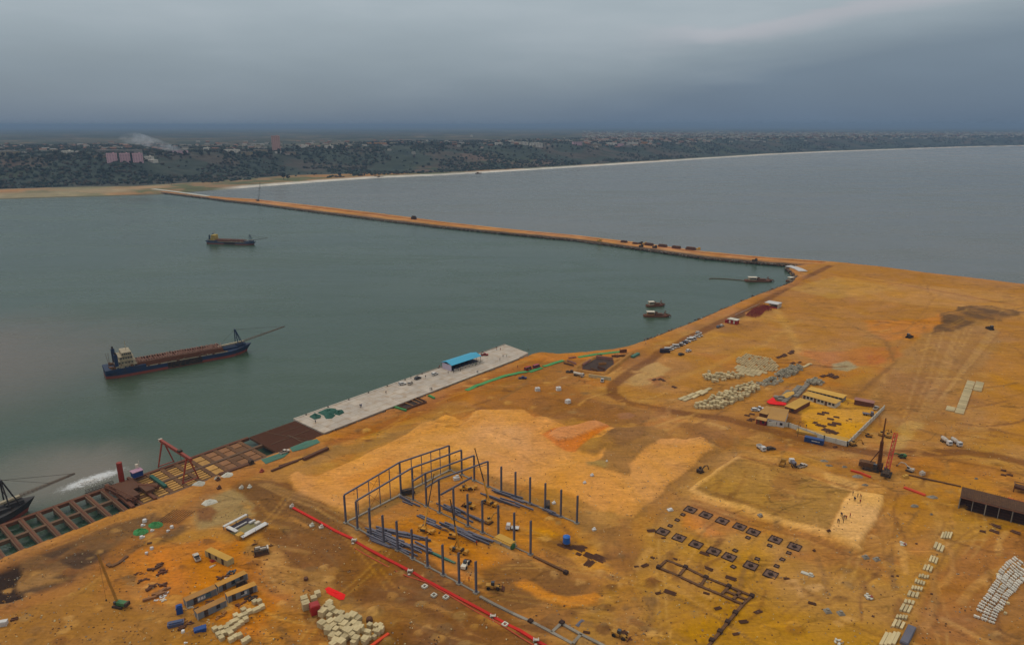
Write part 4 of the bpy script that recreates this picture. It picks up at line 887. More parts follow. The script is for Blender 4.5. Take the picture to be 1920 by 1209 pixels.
# ================================================================== BLUE TENT, CARS, PEOPLE ON THE QUAY
p0, p1 = Z('J', 215,440,.5), Z('J', 462,358,.5); cx = (p0 + p1) / 2; TW = 7.6; TL = (p1 - p0).length; a_ = ang(p0, p1)
t = thing('event_marquee', 'long marquee with a pitched sky blue sheet roof on the quay apron', 'marquee', (cx.x - math.sin(a_) * TW / 2, cx.y + math.cos(a_) * TW / 2, .56), a_)
h = TL / 2 + .4; rf = MB()
for sy in (-1, 1): rf.add([(-h, sy * (TW / 2 + .5), 3.3), (h, sy * (TW / 2 + .5), 3.3), (h, 0, 4.5), (-h, 0, 4.5), (-h, sy * (TW / 2 + .5), 3.38), (h, sy * (TW / 2 + .5), 3.38), (h, 0, 4.58), (-h, 0, 4.58)], [(0, 1, 2, 3), (7, 6, 5, 4), (0, 4, 5, 1), (1, 5, 6, 2), (3, 7, 4, 0)])
rf.obj('roof', M_roofb, t)
MB().box(0, TW / 2, .0, TL, .1, 3.3).obj('rear_wall', M_blue, t); MB().box(-TL / 2, 0, 0, .1, TW * .96, 3.3).obj('end_wall', mat('lilac_canvas', (196, 186, 205), .9), t)
for k in range(8):
    for sy in (-1, 1): MB().box(-TL / 2 + k * TL / 7, sy * TW / 2, 0, .14, .14, 3.35).obj('post', M_dark, t)
MB().box(0, 0, 0, TL - .6, TW - 1, .25).obj('stage', M_navy, t)
for k in range(24):
    s = -TL / 2 + .6 + k * (TL - 1) / 23; q_ = Vector((cx.x + math.cos(a_) * s + math.sin(a_) * 1.6, cx.y + math.sin(a_) * s - math.cos(a_) * 1.6, 0))
    person('pale' if k % 3 else 'white', q_, 'person in white standing in the row along the front of the blue marquee', 'row of people in front of the marquee', z=.55)
for x, y, k_, lb in ((185,460,'dark','person in dark clothes alone before the near end of the blue marquee'), (230,455,'dark','leftmost of the pair in dark clothes at the marquee corner'), (290,440,'dark','person in dark clothes at the front corner post of the marquee'), (110,412,'red','person in red behind the near end of the marquee'), (135,408,'pale','person in pale clothes behind the near end of the marquee'),
                    (433,458,'dark','left one of the pair walking inland of the marquee'), (441,456,'blue','right one of the pair walking inland of the marquee'), (632,262,'maroon','person in maroon near the far end of the quay'), (655,322,'dark','person in dark clothes left of the pair on the far apron'), (686,320,'green','person in green right of the pair on the far apron'),
                    (628,350,'dark','broad dark figure standing on the far apron'), (870,265,'dark','person standing at the far corner of the quay'), (470,296,'red','person standing by the red car behind the marquee'), (420,392,'green','person in green near the middle of the marquee front'), (600,260,'orange','person in orange near the seaward kerb beyond the marquee'), (40,604,'dark','left one of the pair at the inland kerb'), (47,604,'dark','right one of the pair at the inland kerb'), (780,410,'red','person on the brown strip inland of the quay')):
    q_ = Z('J', x, y, .5); person(k_, q_, lb, z=.55)
for x, y, k_, lb in ((313,1050,'dark','person walking on the near corner of the apron'), (545,1145,'dark','person on the earth bank below the near apron'), (818,868,'dark','leftmost of three people walking on the apron'), (826,872,'dark','middle one of three people walking on the apron'), (834,866,'blue','rightmost of three people walking on the apron'),
                    (1112,718,'navy','x'), (1395,545,'dark','person by the seaward kerb next to the black car'), (1560,538,'dark','person between the black car and the marquee'), (1612,678,'dark','left one of the pair above the formwork pit'), (1632,676,'red','right one of the pair above the formwork pit')):
    q_ = Z('I', x, y, .5); person('dark' if k_ == 'navy' else k_, q_, 'lone person in the middle of the apron' if lb == 'x' else lb, z=.55)
for x, y, k_, pt, lb, a0 in ((1472,548,'suv',mat('black_paint',(26,26,30),.3,0,.1),'black car parked on the quay apron by the seaward kerb',0.05), (1296,612,'suv',M_white,'white car nearest the open water on the quay apron',-.35), (1385,603,'suv',M_offw,'white car beside the black car on the quay apron',.5), (1664,500,'suv',M_white,'small white car just before the blue marquee',.0)):
    p_ = Z('I', x, y, .5); car(lb, pt, k_, loc=(p_.x, p_.y, .56), rz=QANG + a0)
p_ = Z('J', 495,304,.5); car('red and white car parked at the far end of the blue marquee', M_reds, 'pickup', loc=(p_.x, p_.y, .56), rz=.1)
for x, y, pt, lb in ((868,425,M_reds,'red van on the green netting strip behind a person in white'), (940,408,mat('crimson_paint',(150,34,70),.4,0,.1),'crimson van beside the red van on the green strip'),): p_ = Z('J', x, y); car(lb, pt, 'van', loc=on(p_), rz=.75)
p_ = Z('J', 822,502); car('dark blue pickup on the brown ground below the red vans', mat('dark_blue_paint',(44,54,104),.4,0,.1), 'pickup', loc=on(p_), rz=0.1)
person('white', Z('J', 878,440), 'person in white in front of the red van')
for x, y, lb in ((950,605,'white block-shaped water tank alone on the brown slope'), (1210,712,'white tank with a dark pump on the brown slope'), (1130,600,'grey-white tank on the brown slope')): 
    p_ = Z('J', x, y); tag(MB().box(0, 0, .1, 2.2, 1.8, 1.5).box(0, 0, 1.6, .6, .6, .25).box(0, 0, 0, 2.4, 2.0, .12).obj('water_tank', M_white, None, on(p_), R.uniform(0, 1)), lb, 'tank')

# ================================================================== EARTH-BANKED PIT BY THE SHORE
def bank(name, label, line, w_, h_, m_=M_earth, cat='earth bank'):
    a0 = Vector(line[0]); mb = MB(); rings = []
    pts = []
    for a, b_ in zip(line[:-1], line[1:]):
        a, b_ = Vector(a), Vector(b_); n = max(2, int((b_ - a).length / 2))
        pts += [a.lerp(b_, i / n) for i in range(n)]
    pts.append(Vector(line[-1]))
    for i, p in enumerate(pts):
        d = (pts[min(i + 1, len(pts) - 1)] - pts[max(i - 1, 0)]).normalized(); n_ = Vector((-d.y, d.x, 0)); z0 = gz(p.x, p.y); f = .25 if i in (0, len(pts) - 1) else 1
        hh_ = h_ * f * R.uniform(.8, 1.15); rings.append([(p + n_ * k * w_ * R.uniform(.9, 1.1) - a0 + Vector((0, 0, z0 + zz))) for k, zz in ((-.5, -.2), (-.22, hh_ * .85), (.0, hh_), (.22, hh_ * .85), (.5, -.2))])
    mb.loft(rings); return tag(mb.obj(name, m_, None, a0), label, cat)
r = lambda *a: [Z('Rz', x, y) for x, y in a]
t = pit('excavated_pit', 'dark excavated pit with rusty steel frames inside sandy banks near the shore', r((550,470),(850,320),(1170,370),(1180,490),(1000,600),(840,600),(560,560)), M_rust, M_mud, [], .3)
M_lil = mat('dusty_pink_board', (150, 104, 92), .9, 0, .4)
bank('earth_bank', 'sandy bank along the seaward side of the excavated pit', r((380,590),(560,460),(840,310),(1180,360)), 3.4, 1.1)
bank('earth_bank', 'long sandy bank on the road side of the excavated pit', r((1000,660),(1200,500),(1420,340),(1560,230)), 3.6, 1.3)
bank('earth_bank', 'sandy bank at the near end of the excavated pit', r((400,580),(640,620),(1000,670)), 3.0, 1.0)
bank('earth_bank', 'flat sandy bank across the far end of the excavated pit', r((1150,380),(1300,360),(1360,330)), 5.0, .9)
tag(MB().bar((0, 0, .9), (12, 0, .9), .3, 1.8).obj('site_wall', M_concy, None, on(Z('Rz', 680,715)), ang(Z('Rz', 680,715), Z('Rz', 940,755))), 'cream block wall in front of the excavated pit', 'wall')
for i, (pl, h_, m_) in enumerate(((((830,340),(1160,380)), 1.6, M_lil), (((860,540),(1000,590)), 1.4, M_rustd), (((560,500),(720,400)), 1.2, M_lil), (((720,560),(850,600)), .8, M_wooddk), (((880,480),(1030,470)), 1.2, M_wood), (((1300,230),(1440,215)), 1.8, M_rust), (((180,450),(380,500)), .7, M_rustd), (((250,400),(430,470)), .8, M_lil), (((280,350),(430,330)), .8, M_lil), (((1140,310),(1420,300)), .9, M_wooddk), (((1200,300),(1300,350)), .8, M_rust), (((860,290),(950,300)), .8, M_wooddk))):
    a, b_ = r(*pl); L = (b_ - a).length; mb = MB().box(L / 2, 0, 0, L, .35, h_)
    for k in range(int(L / .7)): mb.bar((k * .7, .1, 0), (k * .7, .1, h_ + R.uniform(.2, .9)), .1)
    mb.box(L / 2, .8, 0, L * .6, 1.2, .3)
    tag(mb.obj('shutter_frame', m_, None, on(a, .1), ang(a, b_)), ['pink board shutter at the back of the excavated pit', 'dark bar cage at the front of the excavated pit', 'pinkish shutter at the left inside the excavated pit', 'low dark timber stack at the near edge of the excavated pit', 'pale timber frame in the middle of the excavated pit', 'rusty portal frame at the far corner beyond the pit', 'rusty frame lying left of the excavated pit', 'pinkish panel stack left of the excavated pit',
      'hindmost pinkish panel stack left of the excavated pit', 'row of upright bars behind the far end of the pit', 'rusty bar cage beyond the far end of the pit', 'dark bars sticking up behind the pit bank'][i], 'steel frame')
p_ = Z('Rz', 480,700); truck('pale tanker truck parked before the excavated pit', M_offw, 'tank', loc=on(p_), rz=ang(Z('Rz', 380,670), Z('Rz', 560,710)), bedm=M_cloth)
p_ = Z('Rz', 950,800); car('white pickup at the end of the block wall by the excavated pit', M_white, 'pickup', loc=on(p_), rz=1.4)
p_ = Z('Rz', 300,620); tag(MB().box(0, 0, 0, 4, 2, .6).box(1, 0, .6, 1.4, 1.4, .7).box(-1, .3, .6, 1, 1, .3).obj('pump_skid', M_dark, None, on(p_), -.1), 'dark pump skid beside the pale tanker truck', 'pump')

# ================================================================== PARKED ROW AND ASSEMBLY NEAR THE SHORE
row = [(335,910,'bus',M_navy,'x'),(365,892,'van',M_white,''),(390,885,'suv',M_white,''),(412,872,'suv',M_offw,''),(440,862,'van',M_white,''),(475,848,'suv',M_dark,''),(500,836,'suv',M_white,''),(522,826,'suv',M_navy,''),(548,814,'suv',M_white,''),(575,800,'van',M_white,''),(600,790,'van',M_white,''),(640,768,'suv',M_white,''),(665,758,'suv',M_offw,''),(655,730,'suv',M_white,'')]
a_ = ang(Z('K', 335,910), Z('K', 680,755))
names = ['navy minibus at the near end of the row parked along the shore road', 'white van second in the row after the navy minibus', 'white car third in the row after the navy minibus', 'dusty white car fourth in the parked row', 'white van in the middle of the near half of the parked row', 'dark car between white vehicles in the parked row', 'white car just beyond the dark one in the parked row', 'navy car beyond the dark one in the parked row', 'white car beyond the navy one in the parked row', 'nearer of two white vans at the far half of the parked row', 'farther of two white vans in the parked row', 'white car before the last in the parked row', 'dusty white car last in the parked row', 'white car behind the far end of the parked row']
for (x, y, k_, pt, _), lb in zip(row, names): car(lb, pt, k_, 'vehicles parked along the shore road', on(Z('K', x, y)), a_ - .9 + R.uniform(-.1, .1))
for x, y, pt, lb in ((490,935,M_dark,'dark car apart from the parked row'), (558,902,M_white,'white car apart from the parked row'), (840,675,M_steel,'grey car between the parked row and the red-fronted pavilion'), (872,665,M_offw,'pale car nearest the red-fronted pavilion')):
    car(lb, pt, 'suv', None, on(Z('K', x, y)), a_ + R.uniform(-.3, .1))
a_ = ang(Z('S', 230,700), Z('S', 1330,230))
p_ = Z('S', 330,775); t = thing('entrance_pavilion', 'small pavilion with a pale roof and red front hung with white panels', 'pavilion', on(p_), a_)
MB().box(1.8, 0, 0, 3.6, 6.2, 2.9).obj('wall', M_reds, t); MB().box(1.9, 0, 2.9, 4.6, 6.8, .25).obj('roof', M_concw, t)
for s in (-1.3, 1.6): MB().box(-.1, s, .5, .15, 1.1, 2.1).obj('banner', M_cloth, t)
MB().box(.4, 3.9, 0, 2, 1.6, 2.2).obj('side_wall', M_reds, t)
p_ = Z('S', 1440,310); t = thing('assembly_stage', 'white flat-roofed stage at the far end of the rows of people', 'stage', on(p_), a_)
MB().box(1.5, 0, 3.0, 8, 9.6, .3).obj('roof', M_white, t); MB().box(5.2, 0, 0, .2, 9, 3).box(1.5, -4.6, 0, 7, .2, 3).obj('wall', M_offw, t)
for x in (-2.2, 5.2):
    for y in (-4.5, 0, 4.5): MB().box(x, y, 0, .2, .2, 3).obj('post', M_rust, t)
MB().box(-1.4, 0, 0, 2.0, 9, .7).obj('platform', M_maroon, t)
mar = [(700,560),(880,400),(1180,260),(1320,300),(1440,420),(1250,440),(1120,570),(980,620)]; drk = [(300,650),(680,500),(720,560),(480,690)]
def gridfill(poly, sa, sb, ang0):
    ps = [(p.x, p.y) for p in poly]; xs = [p[0] for p in ps]; ys = [p[1] for p in ps]; cx, cy = sum(xs) / len(xs), sum(ys) / len(ys); r_ = max(max(xs) - min(xs), max(ys) - min(ys)); out = []
    for i in range(int(-r_ / sa), int(r_ / sa) + 1):
        for j in range(int(-r_ / sb), int(r_ / sb) + 1):
            x = cx + i * sa * math.cos(ang0) - j * sb * math.sin(ang0); y = cy + i * sa * math.sin(ang0) + j * sb * math.cos(ang0)
            if inside(np.array([x]), np.array([y]), ps)[0]: out.append((x, y, i, j))
    return out
pe = gridfill([Z('S', *q_) for q_ in mar], 1.25, .85, a_)
R.shuffle(pe); cm = MB(); pmv = [tuple(v_.co) for v_ in PM['maroon'].vertices]; pmf = [tuple(p_.vertices) for p_ in PM['maroon'].polygons]; pmi = [p_.material_index for p_ in PM['maroon'].polygons]
for x, y, i, j in pe[160:320]:
    z_ = gz(x, y); o_ = len(cm.v); cm.v += [(x + a * math.cos(a_) - b_ * math.sin(a_), y + a * math.sin(a_) + b_ * math.cos(a_), z_ + c_) for a, b_, c_ in pmv]; cm.f += [tuple(k + o_ for k in q_) for q_ in pmf]; cm.m += pmi
tag(cm.obj('crowd', [M_skin, M_maroon, M_maroon, M_black]), None, None, None, 'stuff')
for x, y, i, j in pe[:160]: person('maroon', (x + R.uniform(-.12, .12), y + R.uniform(-.12, .12)), 'person in maroon within the dense block of rows before the white stage', 'people in maroon in rows', rz=a_)
for x, y, i, j in gridfill([Z('S', *q_) for q_ in drk], 1.5, 1.2, a_)[:60]: person('dark', (x, y), 'person in dark clothes in the rows behind the red-fronted pavilion', 'people in dark clothes in rows', rz=a_)
for k in range(26):
    q_ = Z('S', 420 + k * 27, 560 - k * 12.2); person('white', q_, 'person in white in the single line along the shore side of the assembly', 'line of people in white', rz=a_)
for x, y, lb in ((1328,340,'white figure on the shoreline bank opposite the pavilion'),(155,830,'white figure at the foot of the shore bank')): person('white', Z('K', x, y), lb)

# ================================================================== CONCRETE BLOCK YARD
def proto(name, mb, m_, label, cat, group):
    o = mb.obj(name, m_); COL.objects.unlink(o); tag(o, label, cat, group); return o
def put(pr, loc, rz=0, sc=None, label=None, group=None):
    o = pr.copy(); COL.objects.link(o); o.location = loc; o.rotation_euler.z = rz
    if sc: o.scale = sc
    if label: o['label'] = label
    if group: o['group'] = group
    return o
def block_mb(sx, sy, sz, notch=.16):
    h = sx / 2; return MB().prism([(-h + notch, -sy / 2), (h - notch, -sy / 2), (h, -sy / 2 + notch), (h, sy / 2 - notch), (h - notch, sy / 2), (-h + notch, sy / 2), (-h, sy / 2 - notch), (-h, -sy / 2 + notch)], 0, sz).box(0, 0, sz, sx * .35, sy * .18, .07)
cube = proto('concrete_block', block_mb(.9, .95, .8, .1), M_concy, 'small cream concrete block in the dense oval array of blocks', 'concrete block', 'oval array of concrete blocks')
a_ = ang(Z('T', 800,260), Z('T', 1590,420))
N_ = 0
for x, y, i, j in sorted(gridfill([Z('T', *q_) for q_ in ((770,250),(830,180),(980,100),(1170,130),(1500,200),(1610,310),(1580,400),(1510,440),(1380,420),(1100,380))], 1.35, 1.9, a_), key=lambda q: q[1]):
    if R.random() < .06 or N_ > 290: continue
    N_ += 1; put(cube, on((x, y)), a_ + R.uniform(-.06, .06), (1, 1, R.uniform(.85, 1.1)))
flat = proto('concrete_slab', MB().box(0, 0, 0, 1.9, .8, .5), M_concy, 'low cream concrete bar in the close-set rows below the oval array', 'concrete slab', 'rows of low concrete bars')
for x, y, i, j in gridfill([Z('T', *q_) for q_ in ((760,410),(860,310),(1300,410),(1390,450),(1240,500),(1130,520),(960,480))], 2.1, 1.35, a_ + 0.04): put(flat, on((x, y)), a_ + R.uniform(-.03, .03))
big = proto('armour_block', block_mb(1.5, 1.3, 1.15, .2), M_concy, 'cream armour block in the loose pile left of the oval array', 'armour block', 'loose pile left of the array')
def pile(poly, n, pr, label, group, layers=(0, 1.0), jit=1.0, hz_=1.35, sc=(.8, 1.15)):
    ps = [(p.x, p.y) for p in poly]; pl = []
    xs = [p[0] for p in ps]; ys = [p[1] for p in ps]; k = tries = 0
    while k < n and tries < n * 60:
        tries += 1; x, y = R.uniform(min(xs), max(xs)), R.uniform(min(ys), max(ys))
        if not inside(np.array([x]), np.array([y]), ps)[0]: continue
        lay = 0 if R.random() < layers[1] else 1
        if any(math.hypot(x - q[0], y - q[1]) < hz_ * jit and q[2] == lay for q in pl): continue
        pl.append((x, y, lay)); s_ = R.uniform(*sc); o = put(pr, (x, y, gz(x, y) + lay * 1.0), R.choice([0, 1.57]) + R.uniform(-.4, .4) + .6, (s_, s_, s_), label, group)
        k += 1
pile([Z('T', *q_) for q_ in ((150,530),(300,460),(620,480),(950,480),(980,520),(700,570),(520,600),(420,640),(200,580))], 58, big, 'cream armour block in the loose pile left of the oval array', 'loose pile left of the array', (0, .8))
pile([Z('T', *q_) for q_ in ((0,1080),(300,960),(520,840),(830,750),(1020,650),(1240,700),(1240,760),(900,960),(760,1030),(500,1130),(60,1130))], 150, big, 'cream armour block in the long tightly packed pile beside the haul road', 'long packed pile of armour blocks', (0, .7), hz_=1.3)
slab = proto('precast_plank', MB().box(0, 0, 0, 5.2, 1.1, .5), M_concy, 'cream precast plank laid beside the haul road', 'precast plank', 'planks beside the haul road')
for k in range(7):
    p_ = Z('E', 175 + k * 34, 470 - k * 12 + (18 if k % 2 else 0)); put(slab, on(p_), ang(Z('E', 150,500), Z('E', 400,385)) + R.uniform(-.05, .05), (1.1, 1.6, 1))
ubox = MB(); ubox.box(0, 0, 0, 3.0, 2.0, .3).box(-1.38, 0, .3, .24, 2.0, .8).box(1.38, 0, .3, .24, 2.0, .8).box(0, -.88, .3, 2.52, .24, .8).box(0, .88, .3, 2.52, .24, .8)
ubx = proto('concrete_caisson_box', ubox, mat('grey_cream_concrete', (172, 164, 142), .9, 0, .45, (110, 90, 66), .8, rnd=.2), 'open-topped grey-white precast box in the string of boxes', 'precast box', 'string of precast boxes')
for poly, n, lb in (([(800,330),(870,270),(1030,300),(1040,330),(880,440),(740,480),(560,470),(600,400)], 40, 'open grey-white precast box in the far string of boxes'), ([(200,620),(300,570),(420,500),(620,500),(700,510),(660,560),(520,620),(330,660)], 16, 'open grey-white precast box in the near string of boxes'), ([(1110,590),(1240,530),(1380,570),(1470,590),(1380,620),(1240,630)], 14, 'open white precast box in the cluster behind the yellow-roofed sheds')):
    pile([Z('U', *q_) for q_ in poly], n, ubx, lb, lb.replace('open ', ''), (0, .85), hz_=2.1, sc=(.65, .9))
for k in range(7): p_ = Z('U', 1055 + k * 24, 300 - k * 11); put(slab, on(p_), a_ + 1.2, (.45, 1, 1), 'small pale slab in the short line leading away from the precast boxes', 'line of small pale slabs')
mshed = proto('rebar_stack', MB().box(0, 0, 0, 3.4, .7, .5).box(0, 1.1, 0, 3.0, .6, .45).box(.4, .5, .5, 2.4, .4, .3).bar((-1.4, -.6, .1), (1.6, 1.9, .7), .12).bar((-1.2, 1.8, .1), (1.2, -.7, .6), .12), M_rustd, 'dark stack of reinforcing bars', 'bar stack', None)
for i, (z_, x, y, s) in enumerate((('U', 620,110,1), ('U', 720,80,1.2), ('U', 850,30,1.1), ('E', 1010,110,.8), ('E', 1075,85,.9), ('E', 1390,285,1.3), ('E', 1430,300,1.2), ('E', 1330,290,1), ('E', 1080,185,.8), ('E', 1135,175,.7))):
    put(mshed, on(Z(z_, x, y)), a_ + 1.4 + R.uniform(-.2, .2), (s, s, s), ['rusty bar stack with a red end above the oval array', 'second rusty bar stack above the oval array', 'farthest bar stack above the oval array', 'short bar stack nearest the oval array', 'bar stack at the far tip of the upper stacks', 'large dark bar stack behind the white boxes', 'larger dark bar stack at the right behind the white boxes', 'bar stack on the left behind the white boxes', 'small bar stack above the far string of boxes', 'smallest bar stack at the end of the string of boxes'][i])
for i, (z_, x, y) in enumerate((('K', 240,1185), ('K', 290,1180), ('E', 110,375), ('E', 20,330))):
    put(mshed, on(Z(z_, x, y)), R.uniform(0, 3), (.8, .8, .7), ['brown scrap heap at the foot of the pale spoil', 'brown scrap heap right of the first by the pale spoil', 'low brown heap near the planks', 'brown heap at the bend of the pale spoil'][i])
# pallets of slabs behind the red tarpaulin
pal = proto('slab_pallet', MB().box(0, 0, 0, 2.2, 1.1, .8).box(.3, .1, .8, 1.4, .8, .15), M_concg, 'grey slab pallet in the paved strip behind the red tarpaulin', 'pallet', 'pallets behind the red tarpaulin')
for x, y, i, j in gridfill([Z('U', *q_) for q_ in ((510,880),(700,790),(960,660),(1130,600),(1180,640),(1020,780),(760,980))], 2.4, 1.5, a_): put(pal, on((x, y)), a_ + R.uniform(-.05, .05), (1, 1, R.uniform(.8, 1.1)))
sheet_patch('ground_tarp', 'bright red L-shaped tarpaulin beside the slab pallets', 'tarpaulin', [Z('U', *q_) for q_ in ((370,950),(500,860),(540,940),(750,975),(740,1020),(560,1010),(420,990))], M_red, .5, .3)
sheet_patch('ground_tarp', 'flat yellow sheet over the pallets behind the red tarpaulin', 'tarpaulin', [Z('U', *q_) for q_ in ((620,870),(760,790),(880,770),(900,820),(760,900))], M_yroof, 1.0, .2)

# ================================================================== WALLED COMPOUND
v = lambda x, y, z=0: Z('E', x, y, z)
def shed(name, label, pts, h_, roofm, wallm, over=.3, slope=0.15, cat='shed', openings=0, doorside=0):
    """pts = near-left, near-right, far-right on the ground"""
    a, b_, c_ = pts; t = thing(name, label, cat, on(a), ang(a, b_)); L = (b_ - a).length; W_ = (c_ - b_).length
    cr_ = (b_ - a).cross(c_ - b_).z; sg = 1 if cr_ > 0 else -1
    wl = MB()
    for y0 in (0, W_): wl.box(L / 2, sg * y0, 0, L, .2, h_)
    for x0 in (0, L): wl.box(x0, sg * W_ / 2, 0, .2, W_ - .2, h_)
    wl.obj('wall', wallm, t)
    rb = MB(); e = over
    vs = [(-e, sg * -e, h_ + .02), (L + e, sg * -e, h_ + .02), (L + e, sg * (W_ + e), h_ + .02), (-e, sg * (W_ + e), h_ + .02), (-e, sg * W_ / 2, h_ + slope), (L + e, sg * W_ / 2, h_ + slope)]
    rb.add(vs + [(x, y, z + .1) for x, y, z in vs], [(6, 7, 11, 10), (10, 11, 8, 9), (0, 1, 5, 4), (4, 5, 2, 3), (0, 1, 7, 6), (2, 3, 9, 8), (0, 4, 10, 6), (4, 3, 9, 10), (1, 5, 11, 7), (5, 2, 8, 11)])
    rb.obj('roof', roofm, t)
    for k in range(openings):
        MB().box(L * (k + .5) / openings, -sg * .12, .9 if k % 3 else 0, 1.1, .12, 1.1 if k % 3 else 2.1).obj('window' if k % 3 else 'door', M_glass if k % 3 else M_wooddk, t)
    return t
shed('workers_shed', 'longer yellow-roofed shed at the back of the walled compound', (v(1195,430), v(1480,500), v(1525,480)), 2.2, M_yroof, M_concg, openings=9)
shed('workers_shed', 'front yellow-roofed shed with grey walls in the walled compound', (v(1155,470), v(1420,545), v(1470,520)), 2.2, M_yroof, M_concw, openings=9)
shed('open_store', 'yellow-roofed store with brown sides by the red tarpaulin', (v(1010,565), v(1090,590), v(1185,515)), 2.1, M_yroof, M_rust, openings=2)
shed('white_warehouse', 'large tan-roofed building with white walls at the compound corner', (v(865,680), v(1000,705), v(1085,620)), 2.9, M_broof, M_white, openings=3, slope=.25)
shed('open_store', 'tan-roofed store with a dark opening beside the white-walled building', (v(800,625), v(860,640), v(935,590)), 2.4, M_broof, M_rust, openings=1, slope=.2)
shed('gatehouse', 'small maroon-walled gatehouse with a tan roof by the haul road', (v(775,672), v(850,690), v(870,672)), 2.2, M_broof, M_maroon, openings=2, slope=.2)
shed('storage_container_shed', 'long brown flat-roofed box at the far right of the compound', (v(1578,515), v(1730,545), v(1755,530)), 2.4, M_lil, M_rust, slope=.1)
wall_pts = [v(870,690), v(1040,700), v(1330,810), v(1520,858), v(1820,560)]
t = thing('compound_wall', 'pale concrete wall round the mustard yard of the compound', 'wall', on(wall_pts[0]), 0)
for a, b_ in zip(wall_pts[:-1], wall_pts[1:]):
    a_l, b_l = a - wall_pts[0], b_ - wall_pts[0]; MB().bar((a_l.x, a_l.y, .9), (b_l.x, b_l.y, .9), .25, 2.1).obj('wall_run', M_concw, t)
    n_ = int((b_ - a).length / 4)
    for k in range(n_ + 1): q_ = a_l.lerp(b_l, k / max(n_, 1)); MB().box(q_.x, q_.y, -.1, .4, .4, 2.25).obj('pier', M_conc, t)
tag(MB().bar((0, 0, .6), (v(1500,840) - v(1080,745)).to_2d().to_3d() + Vector((0, 0, .6)), 4.5, 1.0).obj('flat_roof_strip', M_yroof, None, on(v(1110,735))), 'mustard earth terrace inside the front wall of the compound', 'terrace')
a, b_ = v(1168,815), v(1322,850); L = (b_ - a).length; ca = ang(a, b_)
def container(label, paint, a, b_, w_=2.1, h_=2.1, roofm=None, mark=None, group=None, z=0, wins=0, office=False):
    t = thing('office_container' if office else 'shipping_container', label, 'container', on(a, z), ang(a, b_), group); L = (b_ - a).length
    mb = MB().box(L / 2, w_ / 2, .1, L, w_, h_ - .15)
    for k in range(int(L / .3)): mb.box(.15 + k * .3, -.02, .25, .13, .05, h_ - .5).box(.15 + k * .3, w_ + .02, .25, .13, .05, h_ - .5)
    mb.obj('body', paint, t); MB().box(L / 2, w_ / 2, h_ - .05, L + .04, w_ + .06, .08).obj('roof', roofm or paint, t)
    for x in (0.05, L - .05):
        for y in (.02, w_ - .02): MB().box(x, y, 0, .16, .16, h_).obj('corner_post', paint if not office else M_offw, t)
    for s_ in (-.61, .61): MB().box(L + .05, w_ / 2 + s_, .2, .06, 1.16, h_ - .45).obj('door', paint, t)
    for k in range(wins):
        f_ = MB().box(L * (k + .7) / (wins + .4), -.06, .9 if k % 2 else .1, 1.0, .08, 1.0 if k % 2 else 2.0).obj('window' if k % 2 else 'side_door', M_glass if k % 2 else M_dark, t)
    if mark: mark(t, L)
    return t
def text_on(parent, s, x, y, z, size, m_, rx=math.pi / 2, rz=0, bold=.012):
    cu = bpy.data.curves.new('lettering', 'FONT'); cu.body = s; cu.size = size; cu.extrude = .008; cu.offset = bold; cu.align_x = 'CENTER'
    o = bpy.data.objects.new('lettering', cu); COL.objects.link(o); dg = bpy.context.evaluated_depsgraph_get(); me = bpy.data.meshes.new_from_object(o.evaluated_get(dg)); bpy.data.objects.remove(o)
    me.materials.clear(); me.materials.append(m_); o = bpy.data.objects.new('lettering', me); COL.objects.link(o); o.parent = parent; o.location = (x, y, z); o.rotation_euler = (rx, 0, rz); return o
container('blue shipping container with white lettering outside the compound wall', M_cont, a, b_, roofm=M_cont, mark=lambda t, L: (MB().box(L * .55, -.07, 1.05, L * .33, .03, .3).obj('white_marking', M_white, t), MB().box(L * .78, -.07, 1.0, .45, .03, .45).obj('white_emblem', M_white, t)))
tag(MB().cyl((0, 0, 0), (0, 0, 6.5), .12, 8, .08).bar((0, 0, 6.4), (.9, 0, 6.6), .1).obj('lamp_post', M_dark, None, on(v(1115,775))), 'thin dark post by the front wall of the compound', 'lamp post')
stk = MB()
for k in range(8): stk.box(R.uniform(-.3, .3), k * .3, 0, 3.4 + R.uniform(-.4, .4), .14, .16, R.uniform(-.03, .03))
rb = proto('steel_bar_bundle', stk, M_rustd, 'x', 'steel bars', None)
spots = [(1300,600,.9,0),(1340,590,.9,.1),(1430,625,.7,.1),(1380,640,.8,0),(1545,640,.4,.1),(1520,650,.3,.2),(1270,670,.7,1.3),(1300,690,.8,1.3),(1340,700,.8,1.2),(1390,690,1.0,.05),(1430,680,1.1,.05),(1360,730,1.0,1.2),(1400,740,1.0,1.25),(1440,755,.9,1.2),(1370,760,.9,1.2)]
for i, (x, y, s_, dr) in enumerate(spots): put(rb, on(v(x, y)), ca + dr, (s_, s_, 1.2), 'bundle of rusty steel bars on the mustard yard of the compound', 'bar bundles in the compound yard')
for i, (x, y, k_, lb) in enumerate(((800,555,'suv','white pickup outside the compound by the red tarpaulin'), (770,570,'suv','white car left of the pickup near the red tarpaulin'))): car(lb, M_white, 'pickup' if i == 0 else k_, loc=on(v(x, y)), rz=a_ + .5)
for i, (x, y) in enumerate(((740,600), (700,610), (720,650), (740,640))): put(mshed, on(v(x, y)), ca, (.7, .7, .6), ['dark rack of pipes by the haul road near the gatehouse', 'second dark rack of pipes left of the first near the gatehouse', 'grey scrap heap before the gatehouse', 'small scrap heap right beside the gatehouse'][i])
truck('grey truck parked behind the right-hand wall of the compound', M_steel, 'flat', loc=on(v(1690,605)), rz=ca + .1, L=6.5)
car('white pickup by the far wall corner of the compound', M_offw, 'pickup', loc=on(v(1755,560)), rz=.8)
person('red', v(1525,520), 'person in red in the far corner of the compound yard'); person('dark', v(1135,712), 'left one of two people inside the front wall of the compound'); person('dark', v(1185,708), 'right one of two people inside the front wall of the compound')

